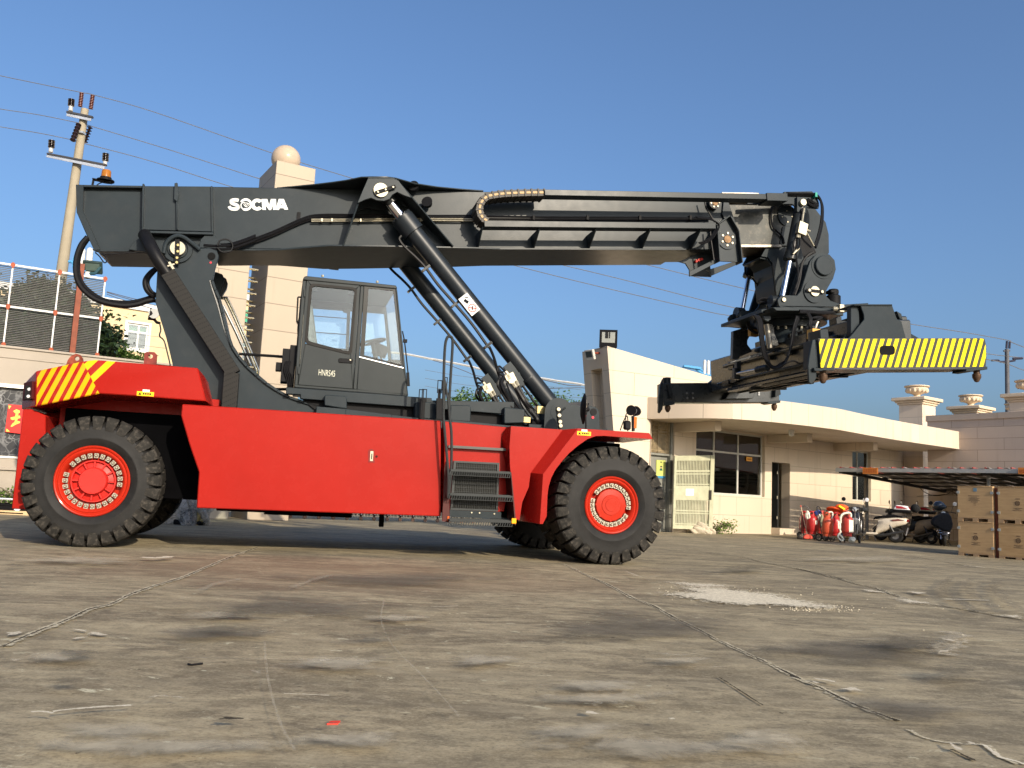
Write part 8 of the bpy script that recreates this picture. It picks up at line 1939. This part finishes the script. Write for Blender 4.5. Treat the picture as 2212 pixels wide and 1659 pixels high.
# ================================================================== RETRACTABLE GATE, PARCEL
e0_, e1_ = gp('p', 618, 1119.5), gp('p', 1040, 1131); d_ = e1_-e0_; EF = Frame((e0_.x, e0_.y), math.degrees(math.atan2(d_.y, d_.x))); Lg = d_.length
sg = thing('sliding_gate', 'stainless steel folding gate on small wheels, seen below the machine', 'gate', EF)
SST = pm('stainless', (.45,.43,.38), .28, .9, .1, 9)
b = MB(); n = 30
for k in range(n):
    x = Lg*k/n; x2 = Lg*(k+1)/n
    for y in (0, .45): b.bar((x, y, .12), (x, y, 1.25), .03, .03)
    b.bar((x, 0, .15), (x2, .45, .15), .02, .03); b.bar((x, .45, .15), (x2, 0, .15), .02, .03); b.bar((x, .0, .55), (x2, .0, 1.0), .012, .03); b.bar((x, .0, 1.0), (x2, .0, .55), .012, .03); b.bar((x, 0, .18), (x, .45, .18), .03, .05); b.bar((x+Lg/n*.5, 0, .10), (x+Lg/n*.5, 0, 1.2), .02, .02)
part(b, 'lattice', SST, sg)
for k in range(0, n, 2):
    x = Lg*k/n+.1; b = MB(); b.cyl((x,-.04,.055),(x,.0,.055),.055,n=14); b.m(1).bar((x,-.02,.08),(x,-.02,.20),.03,.05); b.m(2).sphere((x,-.05,.17),.018,8); part(b, 'wheel', [pm('wheel_brown', (.12,.07,.05), .5), BLACKM, CHROME], sg)
c = gp('t', 120, 235); t_ = thing('wrapped_parts', 'machine parts wrapped in clear plastic film on the ground behind the rear wheel', 'parcel', loc=c)
def film():
    m, t, bb = nt('plastic_film'); out = [n for n in t.nodes if n.type == 'OUTPUT_MATERIAL'][0]; bb.inputs['Base Color'].default_value = (.62,.60,.56,1); bb.inputs['Roughness'].default_value = .12
    n1 = noise(t, 6, 5, .7, None, 1.5); bump(t, bb, n1, .9, .05); tr = node(t, 'ShaderNodeBsdfTransparent'); mx = node(t, 'ShaderNodeMixShader'); lk(t, ramp(t, n1, [(.3,.12),(.7,.75)]), mx.inputs[0]); lk(t, tr.outputs[0], mx.inputs[1]); lk(t, bb.outputs[0], mx.inputs[2]); lk(t, mx.outputs[0], out.inputs[0]); return m
FILM = film()
for k, (x, y, rx, rz__) in enumerate(((60,120,.26,.55),(170,140,.22,.30),(100,40,.20,.35))):
    o = lump('film', 't', x, y, c.y, rx, .2, rz__, FILM, None, None, 60+k, .5); o.parent = t_; o.location = o.location-c; 
    if o.location.z < .22: o.location.z = .25
b = MB(); b.cyl((.12,-.1,.0),(.15,-.1,.26),.05,n=12); b.cyl((.02,-.1,.05),(.22,-.1,.10),.035,n=10); part(b, 'fitting', BRASS, t_); b = MB(); b.box(-.35,.2,-.15,.2,0,.10); b.box(-.25,.05,-.1,.15,.1,.3); part(b, 'metal_part', BLACKM, t_, bevel=.02)
# ================================================================== SKY, SUN, RENDER
SUN_AZ = R(180-31.5); EL = R(21.5)          # direction towards the sun: x=.47, y=-.88
w = bpy.data.worlds.new("World"); S.world = w; w.use_nodes = True; t = w.node_tree; bg = t.nodes['Background']
sky = t.nodes.new('ShaderNodeTexSky'); sky.sky_type = 'NISHITA'; sky.sun_disc = False; sky.sun_elevation = EL; sky.sun_rotation = SUN_AZ
sky.air_density = 1.0; sky.dust_density = 4.5; sky.ozone_density = 5.5; sky.altitude = 0
t.links.new(sky.outputs[0], bg.inputs[0]); bg.inputs[1].default_value = .148
sl_ = bpy.data.lights.new('sun', 'SUN'); sl_.energy = 4.2; sl_.angle = R(.53); sl_.color = (1.0, .865, .68)
so = bpy.data.objects.new('sun', sl_); S.collection.objects.link(so); dv_ = Vector((math.sin(SUN_AZ)*math.cos(EL), math.cos(SUN_AZ)*math.cos(EL), math.sin(EL)))
so.rotation_euler = dv_.to_track_quat('Z', 'Y').to_euler()
S.render.engine = 'CYCLES'; S.view_settings.view_transform = 'Standard'; S.view_settings.look = 'None'; S.view_settings.gamma = 1; S.view_settings.exposure = 0.42
S.cycles.max_bounces = 8; S.cycles.transparent_max_bounces = 16
S.render.resolution_x = 1024; S.render.resolution_y = 768
